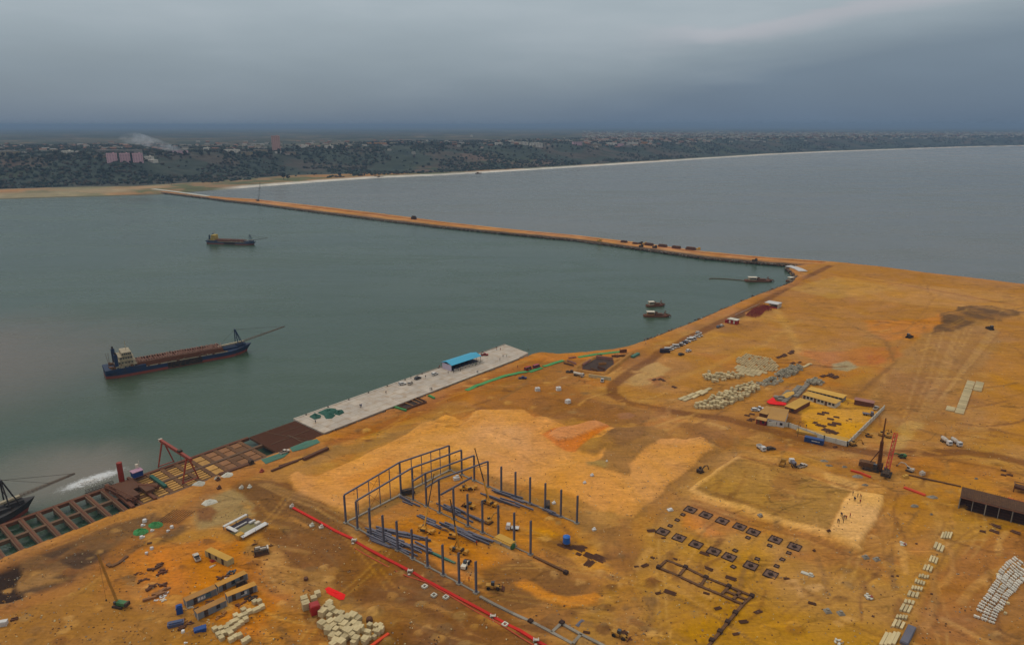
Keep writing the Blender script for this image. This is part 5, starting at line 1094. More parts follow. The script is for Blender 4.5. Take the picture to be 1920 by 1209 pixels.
# ================================================================== PLANT ON THE RIGHT
fz = lambda x, y, z=0: Z('Fz', x, y, z)
excavator('excavator partly behind the tall drilling mast by the compound wall', M_yeld, (30, -80), loc=on(fz(520,280)), rz=2.9)
excavator('left excavator of the pair parked right of the compound wall', M_yeld, (35, -60), loc=on(fz(640,270)), rz=.5)
excavator('right excavator of the pair parked right of the compound wall', M_yeld, (48, -60), loc=on(fz(700,285)), rz=.9)
excavator('dark green excavator behind the red lattice crane boom', M_greenm, (22, -80), loc=on(fz(820,470)), rz=3.1)
excavator('small excavator right of the red lattice crane', M_offw, (40, -60), loc=on(fz(890,590)), rz=2.2)
for x, y, lb in ((1215,340,'left one of two white trucks parked side by side on the haul road verge'), (1305,350,'right one of two white trucks parked side by side on the haul road verge')):
    truck(lb, M_white, 'mixer', loc=on(fz(x, y)), rz=-1.45, bedm=M_offw, L=7.5)
pb, pt = fz(690,640), fz(805,300, 0)
crawler('crawler crane with a long red lattice boom in the yard right of the compound', on(fz(680,625)), .95, 45, 15.5, mat('crane_red', (196, 52, 36), .6, 0, .15), 1.35, tip=1.2, body=M_dark, bt=.2)
q_ = fz(540,575); t = thing('drilling_rig', 'dark drilling rig with a tall brown mast beside the red crane', 'drilling rig', on(q_), 2.6)
for sy in (-1.6, 1.6): MB().prof([(-2.8, .3), (-2.4, 0), (2.4, 0), (2.8, .3), (2.8, .8), (2.4, 1.1), (-2.4, 1.1), (-2.8, .8)], sy - .4, sy + .4).obj('track', M_dark, t)
MB().box(1.2, 0, 1.2, 5, 2.6, 1.7).box(3.6, 0, 1.0, 1.2, 3, 1.6).obj('house', M_wooddk, t); MB().box(-1.4, 1.3, 1.3, 1.4, 1.0, 1.8).obj('cab', M_glass, t)
MB().lattice((-2.6, 0, .6), (-2.3, 0, 12), 1.2, .9, 14, .25).bar((-2.6, 0, .4), (-2.4, 0, 12), .8, .7).bar((-2.3, 0, 11.8), (-2.3, 0, 21.5), .7, .7, 0, .4, .4).obj('mast', mat('mast_brown', (110, 66, 34), .8, 0, .3), t)
MB().bar((.6, 0, 2.6), (-2.3, .5, 9), .22).bar((.6, -.6, 2.6), (-2.3, -.5, 9), .22).obj('backstay', M_rustd, t)
MB().box(-3.3, 0, 2.0, 1.2, 1.2, 1.4).cyl((-3.3, 0, 0), (-3.3, 0, 2), .5, 10).obj('drill_head', M_rustd, t)
tag(MB().cyl((0, 0, .25), (16.5, 0, .25), .32, 10).box(5, 0, 0, .3, 1.2, .2).box(12, 0, 0, .3, 1.2, .2).obj('steel_pipe', M_wooddk, None, on(fz(880,628)), ang(fz(880,628), fz(1150,688))), 'long brown pipe lying right of the red lattice crane', 'pipe')
tag(MB().box(0, 0, 0, 2.2, 1.2, .9).box(.3, 0, .9, 1.2, 1, .3).obj('generator', M_yroof, None, on(fz(850,650)), .2), 'small yellow generator between the red crane and the long pipe', 'generator')
tag(MB().box(0, 0, 0, 1.8, 1.2, 1.2).box(0, .2, 1.2, 1.0, .6, .4).obj('generator', M_offw, None, on(fz(1003,622)), .3), 'pale generator above the long brown pipe', 'generator')
def strip(name, label, line, m_, w_, h_=.25, cat='barrier', group=None):
    mb = MB(); a0 = Vector(line[0]); z0 = gz(a0.x, a0.y)
    for a, b_ in zip(line[:-1], line[1:]):
        a, b_ = Vector(a), Vector(b_); n = max(1, int((b_ - a).length / 4))
        for i in range(n):
            p_, q2 = a.lerp(b_, i / n), a.lerp(b_, (i + 1) / n); mb.bar((p_.x - a0.x, p_.y - a0.y, gz(p_.x, p_.y) - z0 + h_ / 2), (q2.x - a0.x, q2.y - a0.y, gz(q2.x, q2.y) - z0 + h_ / 2), w_, h_)
    return tag(mb.obj(name, m_, None, (a0.x, a0.y, z0)), label, cat, group)
strip('barrier_strip', 'orange-red strip below the drilling rig', [fz(360,590), fz(450,615), fz(540,652)], M_orange, .7, .7)
strip('barrier_strip', 'orange-red strip midway between the drilling rig and the dark shed', [fz(840,740), fz(930,775), fz(1030,812)], M_orange, 1.2, .5)
strip('barrier_strip', 'orange-red strip behind the dark frame-sided shed', [fz(1770,845), fz(1840,868), fz(1940,892)], M_orange, 1.0, .7)
for i, (x, y, s_) in enumerate(((430,640,1.0), (1100,825,.9), (490,725,.5), (1085,980,.3), (1490,660,.3), (930,905,.7), (160,550,.7), (300,555,.5), (120,500,.8))):
    c = fz(x, y); sheet_patch('rubble_heap', ['grey rubble by the strip below the drilling rig', 'pale rubble at the end of the middle orange strip', 'small pale heap below the drilling rig', 'tiny pair of stones left of the dark shed', 'small heap above the dark shed', 'grey scrap at the end of the trench right of the pale pad', 'flat brown heap left of the drilling rig', 'small brown heap next to the drilling rig', 'low dark heap at the left of the drilling yard'][i], 'rubble',
      [(c.x + math.cos(a) * 2.2 * s_ * R.uniform(.7, 1.3), c.y + math.sin(a) * 1.3 * s_) for a in np.linspace(0, 5.4, 7)], M_concg, 0, .5)
# dark open shed at the right edge
yz = lambda x, y, z=0: Z('Y', x, y, z)
a, b_ = yz(150,770), yz(1300,1075); L = 30.0; an = ang(a, b_); t = thing('frame_shed', 'long dark brown shed with open bays and pale posts at the right edge', 'shed', on(a), an); hS, dS = 4.3, 8.0
MB().box(L / 2, dS / 2, hS, L, dS, .25).obj('roof', mat('dark_bar_roof', (92, 68, 52), .95, 0, .6, (126, 92, 64), .8), t)
rb_ = MB()
for k in range(58): rb_.bar((.3 + k * .51, 0, hS + .3), (.3 + k * .51, dS, hS + .3), .09); rb_.bar((.3 + k * .51, R.choice([0, dS]), hS), (.3 + k * .51 + R.uniform(-.2, .2), R.choice([-.1, dS + .1]), hS + R.uniform(.5, 1.3)), .08)
for k in range(9): rb_.bar((0, .4 + k * .9, hS + .36), (L, .4 + k * .9, hS + .36), .07)
rb_.obj('roof_bars', M_wooddk, t)
MB().bar((0, -.05, hS - .1), (L, -.05, hS - .1), .2, .3).obj('eaves_beam', mat('pinkish_beam', (134, 92, 70), .9, 0, .3), t)
for k in range(9): MB().box(.1 + k * 3.65, 0, 0, .32 if k % 2 == 0 else .2, .3, hS - .1).obj('post', M_concg, t)
MB().box(L / 2, dS - .2, 0, L, .2, hS).box(.1, dS / 2, 0, .15, dS - .6, hS).obj('back_wall', M_rustd, t)
rb_ = MB()
for k in range(90): rb_.bar((.3 + k * .33, .6, 0), (.3 + k * .33, .6, hS - .2), .06)
for z in (1.0, 2.0, 3.0): rb_.bar((0, .6, z), (L, .6, z), .07)
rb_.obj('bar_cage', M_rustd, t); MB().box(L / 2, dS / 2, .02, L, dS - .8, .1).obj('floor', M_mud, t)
a = yz(1110,480); t = thing('frame_shed', 'second dark frame behind the long shed at the right edge', 'shed', on(a), an)
MB().box(7, 3.2, 2.6, 14, .3, .2).box(7, .1, 2.6, 14, .3, .2).box(.1, 1.6, 2.6, .3, 3.4, .2).box(5, 1.6, 2.6, .3, 3, .2).obj('top_frame', M_wooddk, t); MB().box(7, 1.7, 1.2, 13.4, 2.8, .9).obj('bar_cage', M_rustd, t)
for x in (.1, 4.5, 9): MB().box(x, 0, 0, .3, .3, 2.7).obj('post', M_rust, t)
for i, (x, y, s_) in enumerate(((940,130,.5), (940,200,.5), (1050,200,.6), (800,1090,.9), (780,1180,.8), (1150,1190,.8), (580,1180,.5))):
    put(mshed, on(yz(x, y)), an + R.uniform(-.3, .3), (s_, s_, .7), ['upper left small scrap heap above the dark shed', 'lower left small scrap heap above the dark shed', 'right-hand small scrap heap above the dark shed', 'dark scrap heap just below the long dark shed', 'dark scrap heap below the first under the long shed', 'scrap heap at the right edge under the long shed', 'small scrap heap left of the heaps under the long shed'][i])

# ================================================================== FOUNDATIONS
za = lambda x, y, z=0: Z('A', x, y, z)
fan = ang(za(478,150), za(1295,440))
M_pit = mat('pit_slab', (112, 86, 70), .95, 0, .4, (70, 48, 38), .6); M_pitw = mat('pit_form', (58, 40, 32), .95, 0, .4, (90, 64, 44), .6)
def footing(label, loc, s=3.5, ped=True, group=None):
    t = thing('column_footing', label, 'footing', loc, fan, group)
    MB().box(0, 0, -.3, s, s, .42).obj('slab', M_pit, t)
    for i in range(4):
        a_2 = i * math.pi / 2; c, n = math.cos(a_2), math.sin(a_2); MB().box(c * s / 2, n * s / 2, -.3, .14, s + .14, .62, a_2).obj('edge_form', M_pitw, t)
    if ped:
        mb = MB().prism([(-1, 0), (0, -1), (1, 0), (0, 1)], .1, .16).box(0, 0, .1, .8, .8, .4)
        for x in (-.45, .45):
            for y in (-.45, .45): mb.bar((x, y, .5), (x, y, 1.4), .08)
        mb.obj('pedestal', M_pitw, t)
    return t
F1 = footing('large dark square footing with a central stub in the double row of footings', on(za(478,150)), group='double row of large footings')
ORD = ['first', 'second', 'third', 'fourth', 'fifth', 'sixth', 'seventh']
F1['label'] = 'large dark square footing, first from the left in the upper row'
for i, (x, y) in enumerate(((600,192),(728,238),(865,283),(972,325),(1145,385),(1295,440),(262,322),(390,370),(522,422),(662,476),(782,520),(952,588),(1108,655))):
    dup(F1, on(za(x, y)), fan + R.uniform(-.03, .03), 'large dark square footing, %s from the left in the %s row' % (ORD[(i + 1) % 7], 'upper' if i < 6 else 'lower'))
F2 = footing('small dark footing pit set between the two rows of large footings', on(za(420,188)), 1.25, False, 'small footing pits')
F2['label'] = 'small dark pit, topmost of three joining the left ends of the two footing rows'
for x, y, lb in ((375,230,'small dark pit, middle of three joining the left ends of the two footing rows'),(320,275,'small dark pit, lowest of three joining the left ends of the two footing rows'),(930,368,'small dark pit below the fifth footing of the upper row'),(1100,430,'small dark pit below the sixth footing of the upper row'),(830,470,'small dark pit above the fifth footing of the lower row'),
                 (1003,535,'small dark pit above the sixth footing of the lower row'),(1250,488,'small dark pit, topmost of three joining the right ends of the two footing rows'),(1200,538,'small dark pit, middle of three joining the right ends of the two footing rows'),(1155,592,'small dark pit, lowest of three joining the right ends of the two footing rows'),(815,597,'small dark pit alone below the fifth footing of the lower row')):
    dup(F2, on(za(x, y)), fan + R.uniform(-.2, .2), lb)
for k in range(2):
    for j in range(2):
        p_ = [[Zp('W', 365,260), Zp('W', 485,288)], [Zp('W', 98,870), Zp('B', 150,890)]][k][j] if not (k == 1 and j == 1) else Zp('B', 152,893)
        if k == 1 and j == 0: p_ = Zp('B', 272,912)
        put(proto('concrete_ring', MB().cyl((0, 0, 0), (0, 0, .5), 1.3, 4, .9).cyl((0, 0, .5), (0, 0, .9), .45, 8), M_concg, 'x', 'concrete base', None), on(P(*p_)), fan, None, [['left one of two grey concrete bases below the pale pad', 'right one of two grey concrete bases below the pale pad'], ['right one of two grey concrete bases at the lower end of the trench', 'left one of two grey concrete bases at the lower end of the trench']][k][j])
def beamframe(name, label, segs, m_, w_=.7, h_=.5, studs=None):
    o0 = segs[0][0]; t = thing(name, label, 'foundation', on(o0)); z0 = gz(o0.x, o0.y)
    for a, b_ in segs: MB().bar((a.x - o0.x, a.y - o0.y, h_ / 2 + .05), (b_.x - o0.x, b_.y - o0.y, h_ / 2 + .05), w_, h_).obj('ground_beam', m_, t)
    for p_ in studs or []:
        MB().box(p_.x - o0.x, p_.y - o0.y, 0, 1.2, 1.2, .9, fan).obj('pier', M_pitw, t)
    return t
segs = [((230,605),(290,550)),((290,550),(440,605)),((440,605),(600,685)),((600,685),(780,755)),((780,755),(960,830)),((230,605),(400,680)),((400,680),(560,755)),((560,755),(720,820)),((720,820),(890,895)),((440,605),(385,675)),((600,685),(560,745)),((780,755),(720,820)),((870,795),(810,860)),((760,790),(920,860)),((960,830),(890,895)),((890,895),(830,965)),((830,965),(710,1110)),((710,1110),(630,1209)),((630,1209),(560,1290))]
beamframe('strip_foundation', 'ladder-shaped dark ground beam frame with a long tail towards the lower edge', [(za(*a), za(*b_)) for a, b_ in segs], M_wooddk, .75, .5, [za(*q_) for q_ in ((230,605),(440,605),(600,685),(780,755),(960,830),(830,962),(770,1035),(710,1110),(645,1180))])
zo = lambda x, y, z=0: Z('O', x, y, z)
segs = [((0,735),(160,820)),((160,820),(330,905)),((330,905),(560,1010)),((560,1010),(710,1090)),((710,1090),(910,1200)),((710,1090),(805,1000)),((805,1000),(1000,1110)),((1000,1110),(1180,1200)),((1000,1110),(920,1200)),((1180,1200),(1320,1270))]
beamframe('strip_foundation', 'grey concrete ground beams beside the red duct ending in a rectangular cell', [(zo(*a), zo(*b_)) for a, b_ in segs], M_concg, .8, .4, [zo(*q_) for q_ in ((500,985),(810,1000))])
beamframe('strip_foundation', 'dark ground beam running down from the last free steel column', [(zo(530,340), zo(690,415)), (zo(690,415), zo(850,490))], M_wooddk, .7, .5, [zo(850,500)])
for i, (z_, x, y, s_, dr) in enumerate((('A', 310,810,1, .1), ('A', 230,810,.5, .9), ('A', 790,695,.9, .1), ('A', 700,930,.6, 1), ('A', 1020,960,.7, 1.1), ('A', 900,1040,.7, .8), ('A', 610,620,.8, 0), ('A', 130,600,.7, 1.2), ('A', 180,530,.4, .2), ('A', 350,540,.5, .2), ('A', 1390,655,.5, .1), ('A', 1430,890,.6, .1), ('A', 600,815,.5, .2), ('A', 1235,695,.5, .5), ('A', 840,1130,.5, .9), ('A', 270,375,.4, .8), ('A', 580,500,.8, .05), ('O', 1700,90,.8, .8), ('O', 1050,1090,.5, .4), ('O', 1550,440,.4, .7))):
    put(rb, on(Z(z_, x, y)), fan + dr, (s_, s_ * .7, 1.5), ['long brown boards inside the yard below the ladder frame', 'small bundle left of the long boards below the ladder frame', 'long boards above the ladder frame', 'bar bundle at the inner side of the ladder frame tail', 'upper bundle right of the ladder frame tail', 'middle bundle right of the ladder frame tail', 'bar bundle on the upper edge of the ladder frame', 'bundle left of the ladder frame end', 'upper small bundle left of the ladder frame', 'small bundle at the top corner of the ladder frame', 'boards beside the white formwork stack', 'thin boards far right of the ladder frame', 'tiny bundle just below the ladder frame', 'small bundle right of the lower footings', 'bundle at the end of the ladder frame tail', 'small bundle below the first lower footing', 'thin boards below the lower footing row', 'dark bundle at the left of the upper small pits', 'bundle beside the rectangular beam cell', 'small bundle on the slope right of the brown stacks'][i], 'loose bundles round the foundations')
p_ = za(1395,655); tag(MB().box(0, 0, 0, 3.4, 1.2, .3).box(.9, .2, .3, .9, .8, .4).obj('formwork_stack', M_concw, None, on(p_), fan), 'white-grey formwork stack right of the footings', 'formwork')
# people on the pale pad
for i, (x, y, k_) in enumerate(((375,830,'dark'),(388,880,'dark'),(395,885,'dark'),(418,850,'dark'),(440,858,'red'),(450,865,'dark'),(440,905,'red'),(270,1020,'dark'),(278,1030,'dark'),(285,1050,'dark'),(300,1045,'dark'),(315,1050,'red'),(240,1078,'dark'),(252,1085,'dark'),(290,1078,'dark'),(350,1030,'red'))):
    person(k_, fz(x, y), 'worker standing in the upper group on the pale pad' if y < 950 else 'worker standing in the lower group on the pale pad', 'upper group of workers on the pale pad' if y < 950 else 'lower group of workers on the pale pad')
put(mshed, on(Z('B', 160,210)), .4, (.35, .4, .8), 'small dark object at the lower corner of the pale pad')
put(mshed, on(Z('B', 35,350)), .4, (.2, .4, .8), 'tiny dark box right of the last footing')
for i, (x, y) in enumerate(((820,290), (520,770), (250,1170))):
    c = Z('B', x, y); t = thing('supply_heap', ['upper heap of sacks with red tops right of the pale pad', 'lower heap of sacks with red tops near the twin bases', 'heap of sacks with a yellow top at the lower edge'][i], 'sack heap', on(c), R.uniform(0, 1))
    mb = MB()
    for k in range(12): mb.box(R.uniform(-1.1, 1.1), R.uniform(-.8, .8), 0, R.uniform(.3, .8), R.uniform(.3, .6), R.uniform(.2, .5), R.uniform(0, 3))
    mb.obj('sack', M_concw, t); MB().box(.4, -.6, .1, .8, .6, .4, .3).obj('cover', M_yel if i == 2 else M_redp, t)
for i, (x, y) in enumerate(((950,285), (735,575), (780,578), (560,940), (1085,750), (1120,785))):
    c = Z('B', x, y); put(mshed, on(c), fan, (.2, .4, .3), ['tiny dark scrap right of the upper sack heap', 'left one of two tiny dark scraps between the slab column and the sacks', 'right one of two tiny dark scraps between the slab column and the sacks', 'tiny dark scrap right of the twin bases', 'upper brown patch of scrap right of the slab column', 'lower brown patch of scrap right of the slab column'][i])
# columns of precast slabs running down the right-hand yard
ls = MB().box(0, 0, 0, 1, .86, .55); pl = proto('precast_slab', ls, M_concy, 'cream precast slab in the column of slab groups running down to the lower edge', 'precast slab', 'column of precast slab groups')
rows = [((1168,235),(1265,250),(1300,160),4,3.9),((1105,330),(1195,375),(1230,290),3,3.6),((1065,440),(1140,475),(1165,410),3,3.2),((1010,520),(1095,550),(1120,490),3,2.8),((970,590),(1065,605),(1080,570),4,1.5),((935,640),(1030,665),(1045,625),4,1.6),((905,700),(1010,715),(1022,685),4,1.5),((870,760),(975,780),(1000,720),3,2.2),((840,820),(940,838),(955,800),3,1.5),((800,890),(900,915),(935,850),3,3.0),((765,955),(870,975),(885,945),4,1.4),((730,1030),(840,1060),(870,1000),3,2.9),((620,1200),(770,1200),(810,1120),4,5.0)]
for a, b_, c_, n, L in rows:
    a, b_, c_ = (Z('B', *q_) for q_ in (a, b_, c_)); L *= 1.18; d = (c_ - b_).normalized(); wd = (b_ - a).length / n
    for k in range(n):
        p_ = a.lerp(b_, (k + .2) / n) + d * L / 2; put(pl, on(p_, R.uniform(-.08, .05)), ang(b_, c_), (L * R.uniform(.9, 1.02), wd * .82, R.uniform(.8, 1.3)))
a, b_ = Z('B', 835,1195), Z('B', 910,1045); tag(MB().prism([(-.2, -.7), (0, -.9), (0, .9), (-.2, .7)], 0, 1.0).box(4.1, 0, 0, 8.2, 1.9, .9).box(4.1, 0, .9, 7.8, 1.6, .15).obj('steel_trough', M_steel, None, on(a), ang(a, b_)), 'dark grey steel trough beside the lowest precast slabs', 'trough')
# white piles stacked in a long curve at the right edge
xz = lambda x, y, z=0: Z('X', x, y, z)
hx = MB().cyl((-.72, 0, .3), (.72, 0, .3), .27, 6, .2).box(-.35, 0, 0, .18, .55, .5).box(.35, 0, 0, .18, .55, .5)
wp = proto('precast_unit', hx, mat('off_white_concrete', (210, 206, 192), .9, 0, .25, (130, 112, 84), .8, rnd=.15), 'white precast unit in the dense curved stack at the right edge', 'precast unit', 'dense curved stack of white units')
A0, B0 = [(285,860),(345,720),(430,620),(490,530),(560,410),(590,320),(680,230),(770,150)], [(550,960),(590,850),(660,770),(720,640),(790,590),(850,500),(930,450),(1010,340)]
NR_ = 27
for i in range(NR_):
    f_ = i / (NR_ - 1) * 7; k = min(6, int(f_)); g_ = f_ - k
    a, b_ = xz(*[A0[k][j] + (A0[k + 1][j] - A0[k][j]) * g_ for j in (0, 1)]), xz(*[B0[k][j] + (B0[k + 1][j] - B0[k][j]) * g_ for j in (0, 1)])
    n = max(3, int((b_ - a).length / 1.62))
    for j in range(n):
        if R.random() < .03: continue
        p_ = a.lerp(b_, (j + .5) / n); put(wp, (p_.x, p_.y, gz(p_.x, p_.y) + R.uniform(0, .1)), ang(a, b_) + R.uniform(-.04, .04), (1, R.uniform(.85, 1.05), R.uniform(.9, 1.6)))
for i, (x, y) in enumerate(((670,835), (700,720), (575,375), (620,790))): put(cube, on(xz(x, y)), R.uniform(0, 2), (.8, .7, .7), ['loose white block right of the near end of the curved stack', 'loose pale block on the inner side of the curved stack', 'dark-sided block on the outer side of the curved stack', 'small loose block beside the curved stack'][i], 'loose blocks by the curved stack')
# cream stack higher up on the right
ps = lambda x, y: Z('Pz', x, y)
c1 = proto('concrete_bar', MB().box(0, 0, 0, 3.4, .75, .6), M_concy, 'cream concrete bar in the isolated block of bars on the graded ground', 'concrete bar', 'isolated block of bars')
a0_ = ang(ps(880,855), ps(1045,625))
for x, y, i, j in gridfill([ps(*q_) for q_ in ((880,850),(920,795),(990,690),(1045,625),(1130,635),(1080,730),(1020,810),(960,875))], 3.7, 1.15, a0_ - 1.5): put(c1, on((x, y)), a0_ - 1.5 + R.uniform(-.05, .05))
for i, (x, y, lb) in enumerate(((580,295,'dark bulldozer alone on the orange ground'), (1195,238,'dark bulldozer at the top of the graded strip'))):
    t = thing('bulldozer', lb, 'bulldozer', on(ps(x, y)), .6 + i)
    for sy in (-1, 1): MB().prof([(-1.8, .2), (-1.5, 0), (1.5, 0), (1.8, .2), (1.8, .7), (1.5, .9), (-1.5, .9), (-1.8, .7)], sy - .3, sy + .3).obj('track', M_black, t)
    MB().box(.4, 0, .8, 2.4, 1.5, .9).obj('body', M_dark, t); MB().box(-.9, 0, .9, 1.4, 1.5, 1.9).obj('cab', M_glass, t); MB().box(2.4, 0, .1, .2, 3.2, 1.1).bar((0, 1.1, .5), (2.4, 1.1, .5), .2).bar((0, -1.1, .5), (2.4, -1.1, .5), .2).obj('blade', M_rustd, t)
# vehicles round the plateau
E8 = lambda x, y: P(1240 + x / 4.571, 860 + y / 4.571)
truck('brown tipper truck at the top edge of the plateau', M_yeld, 'dump', loc=on(E8(1035,70)), rz=1.0, L=7); truck('white mixer truck beside the brown tipper at the plateau edge', M_white, 'mixer', loc=on(E8(1125,70)), rz=1.5, bedm=M_steel, L=7)
car('white pickup at the dumping ground right of the tipper trucks', M_offw, 'pickup', loc=on(E8(1205,80)), rz=.5)
excavator('small dark excavator at the upper left corner of the plateau', M_dark, (30, -70), loc=on(E8(335,110)), rz=.6)
truck('white truck on the sand bank beyond the haul road', M_white, 'dump', loc=on(Z('E', 815,890)), rz=-1.3, L=6); car('dark car on the sand bank beyond the haul road', M_dark, 'suv', loc=on(Z('E', 895,890)), rz=.3)
excavator('small excavator below the compound wall corner', M_yeld, (35, -60), loc=on(Z('E', 1570,850)), rz=.3); put(mshed, on(Z('E', 1425,865)), .3, (.5, .6, .8), 'small dark scrap below the front wall of the compound')
tag(MB().box(0, 0, 0, 1.8, 1.4, .4).box(.2, 0, .4, 1, .9, .3).obj('sack_heap', M_white, None, on(E8(75,440)), .3), 'tiny white heap left of the first footing', 'sack heap')
tag(MB().box(0, 0, 0, 1.2, 1.4, .5).box(.2, 0, .5, .8, .9, .3).obj('sack_heap', M_concg, None, on(E8(845,495)), .3), 'small grey heap on the slope below the plateau', 'sack heap')

# ================================================================== STEEL SHED UNDER ERECTION
Lp = [(648.8,979.7),(670.6,991.6),(695,1004.5),(719.8,1018.8),(746,1032),(773.8,1046.7),(801.8,1062.4),(831.2,1078),(861,1094),(892.8,1111)]
Mp = [(752,927),(775,938),(799.7,949),(824.5,960.8),(851.3,972.7),(877.5,985.6),(904.9,998.5),(934.5,1008.4),(964,1023.5),(994.7,1039.5)]
Rp = [(843.4,881.4),(866,890),(889.4,901),(915.3,912.2),(940,923),(966.5,933.4),(993.7,944),(1022,955.8),(1051.3,968.7),(1081.6,980.6)]
Lw, Mw, Rw = ([P(*q_) for q_ in l_] for l_ in (Lp, Mp, Rp)); shA = ang(Lw[0], Lw[-1]); shB = ang(Lw[0], Rw[0]); HE, HR = 10.1, 12.45
def icol(mb, x, y, z0, h, s=.62, rot=0):
    c, n = math.cos(rot), math.sin(rot)
    for d in (-s / 2, s / 2): mb.box(x + d * c, y + d * n, z0, .12, s * .8, h, rot)
    return mb.box(x, y, z0, s, .1, h, rot)
def base(parent, x, y): return MB().box(x, y, -.1, 1.4, 1.4, .4, shA).obj('base_block', M_concg, parent)
for k in range(4):
    o0 = Lw[k] if k < 2 else (Mw[k]); t = thing('portal_frame', ['rearmost blue-grey portal frame with closely spaced wall posts', 'second complete blue-grey portal frame from the rear', 'third portal frame with a rafter over its right-hand half', 'front portal frame with a rafter over its right-hand half'][k], 'portal frame', on(o0)); z0 = gz(o0.x, o0.y)
    def lp_(p_, z=0): return Vector((p_.x - o0.x, p_.y - o0.y, z))
    for p_, h_ in (((Lw[k], HE),) if k < 2 else ()) + ((Mw[k], HR), (Rw[k], HE)):
        l_ = lp_(p_); icol(MB(), l_.x, l_.y, 0, h_, .5, shB).obj('column', M_steel, t); base(t, l_.x, l_.y)
    ends = [(lp_(Lw[k], HE), lp_(Mw[k], HR))] if k < 2 else [(lp_(Mw[k].lerp(Lw[k], .24), HR - .6), lp_(Mw[k], HR))]
    for a, b_ in ends + [(lp_(Mw[k], HR), lp_(Rw[k], HE))]: MB().bar(a, b_, .22, .5).bar(a + Vector((0, 0, .27)), b_ + Vector((0, 0, .27)), .38, .08).obj('rafter', M_steel, t)
    if k == 0:
        for f_ in (.22, .42, .61, .80):
            for A_, B_, h0, h1 in ((Lw[0], Mw[0], HE, HR), (Mw[0], Rw[0], HR, HE)):
                p_ = lp_(A_.lerp(B_, f_)); MB().box(p_.x, p_.y, 0, .26, .2, h0 + (h1 - h0) * f_, shB).obj('wall_post', M_steel, t)
        a_, c_ = lp_(Lw[0].lerp(Mw[0], .42)), lp_(Lw[0].lerp(Mw[0], .61))
        for z1, z2 in ((1, 6), (6, 11)): MB().bar(a_ + Vector((0, 0, z2)), c_ + Vector((0, 0, z1)), .07).bar(a_ + Vector((0, 0, z1)), c_ + Vector((0, 0, z2)), .07).obj('brace', M_rust, t)
        MB().bar(lp_(Lw[0], .15), lp_(Rw[0], .15), .6, .45).obj('ground_beam', M_concg, t)
    if k == 3: MB().bar(lp_(Rw[2], 5.2), lp_(Rw[3], 9), .18).obj('brace', M_steel, t)
c0 = None
for nm, pts_, h_, st in (('left', Lw, HE, 2), ('middle', Mw, HR - .8, 4), ('right', Rw, HE, 4)):
    for p_ in pts_[st:]:
        if c0 is None:
            c0 = thing('steel_column', 'free-standing steel column in the near row beside the red duct', 'column', on(p_), shB, 'free-standing steel columns, near row'); icol(MB(), 0, 0, 0, 1.0, .52).obj('shaft', M_steel, c0); base(c0, 0, 0).rotation_euler.z = -shB; C0 = c0; MB().box(0, 0, .3, .9, .8, .06).box(0, 0, 3.4, .1, .1, .1).obj('foot_plate', M_steel, c0)
        else: c0 = dup(C0, on(p_), shB)
        c0['label'] = {'left': 'free-standing steel column in the near row beside the red duct', 'middle': 'free-standing steel column in the middle row of the shed', 'right': 'free-standing steel column in the far row beside the sand stockpile'}[nm]; c0['group'] = 'free-standing steel columns, %s row' % {'left': 'near', 'middle': 'middle', 'right': 'far'}[nm]
        for ch in c0.children:
            if ch.name.startswith('shaft'): ch.scale.z = h_
ra, rbm = Z('L', 1030,622,0), Z('L', 1275,495,0)
a3, b3 = Mw[3].copy(), Mw[3].lerp(Rw[3], .62); tag(MB().bar((0, 0, 0), (b3 - a3) + Vector((0, 0, .6)), .3, .7).obj('lifted_rafter', M_steel, None, (a3.x + .6, a3.y - .8, 7.2)), 'rafter being lifted low beside the front portal frame', 'rafter')
for nm, pts_, lb in (('l', Lw, 'grey ground beam under the near row of columns'), ('r', Rw, 'grey ground beam under the far row of columns'), ('m', Mw, 'thin pale ground beam under the middle row of columns')):
    a, b_ = pts_[0], pts_[-1]; strip('ground_beam', lb, [a + (b_ - a) * .01, b_], M_concg, .5 if nm != 'm' else .3, .3, 'ground beam')
zl = lambda x, y: Z('L', x, y); zm = lambda x, y: Z('M', x, y); zn = lambda x, y: Z('N', x, y)
ib = MB().box(0, 0, 0, 7.5, .45, .07).box(0, 0, .07, 7.5, .06, .36).box(0, 0, .43, 7.5, .45, .07); sb = proto('steel_beam', ib, M_steel, 'x', 'steel beam', None)
def beams(a, b_, n, spread, lb, group, ln=(.7, 1.25)):
    a_ = ang(a, b_); L = (b_ - a).length; pl_ = []
    for k in range(n):
        s = R.uniform(.05, .95) * L; w_ = R.uniform(-spread, spread); p_ = a + Vector((math.cos(a_), math.sin(a_), 0)) * s + Vector((-math.sin(a_), math.cos(a_), 0)) * w_
        put(sb, on(p_, R.choice([0, .02, .5])), a_ + R.uniform(-.09, .09), (R.uniform(*ln), R.uniform(.8, 1.2), 1), lb, group)
beams(zn(400,90), zn(900,310), 34, 3.2, 'blue-grey steel beam on the ground along the near row of columns', 'beams along the near row')
beams(zn(520,70), zn(950,170), 12, 1.0, 'steel beam in the outer bundle along the near row', 'outer bundle along the near row')
beams(zm(30,740), zm(440,920), 12, 1.3, 'steel beam in the bundle behind the middle row of columns', 'bundle behind the middle row')
beams(zl(880,860), zl(1480,1110), 26, 1.8, 'steel beam in the long bundle in front of the middle row', 'long bundle before the middle row')
beams(zm(470,650), zm(850,785), 10, .9, 'steel beam in the bundle by the yellow crane near the far row', 'bundle by the crane')
beams(zm(600,630), zm(900,740), 8, .8, 'steel beam lying at the foot of the far row of columns', 'beams at the foot of the far row')
beams(zm(990,790), zm(1140,850), 4, .5, 'steel beam between two columns of the far row', 'beams between far columns', (.5, .7))
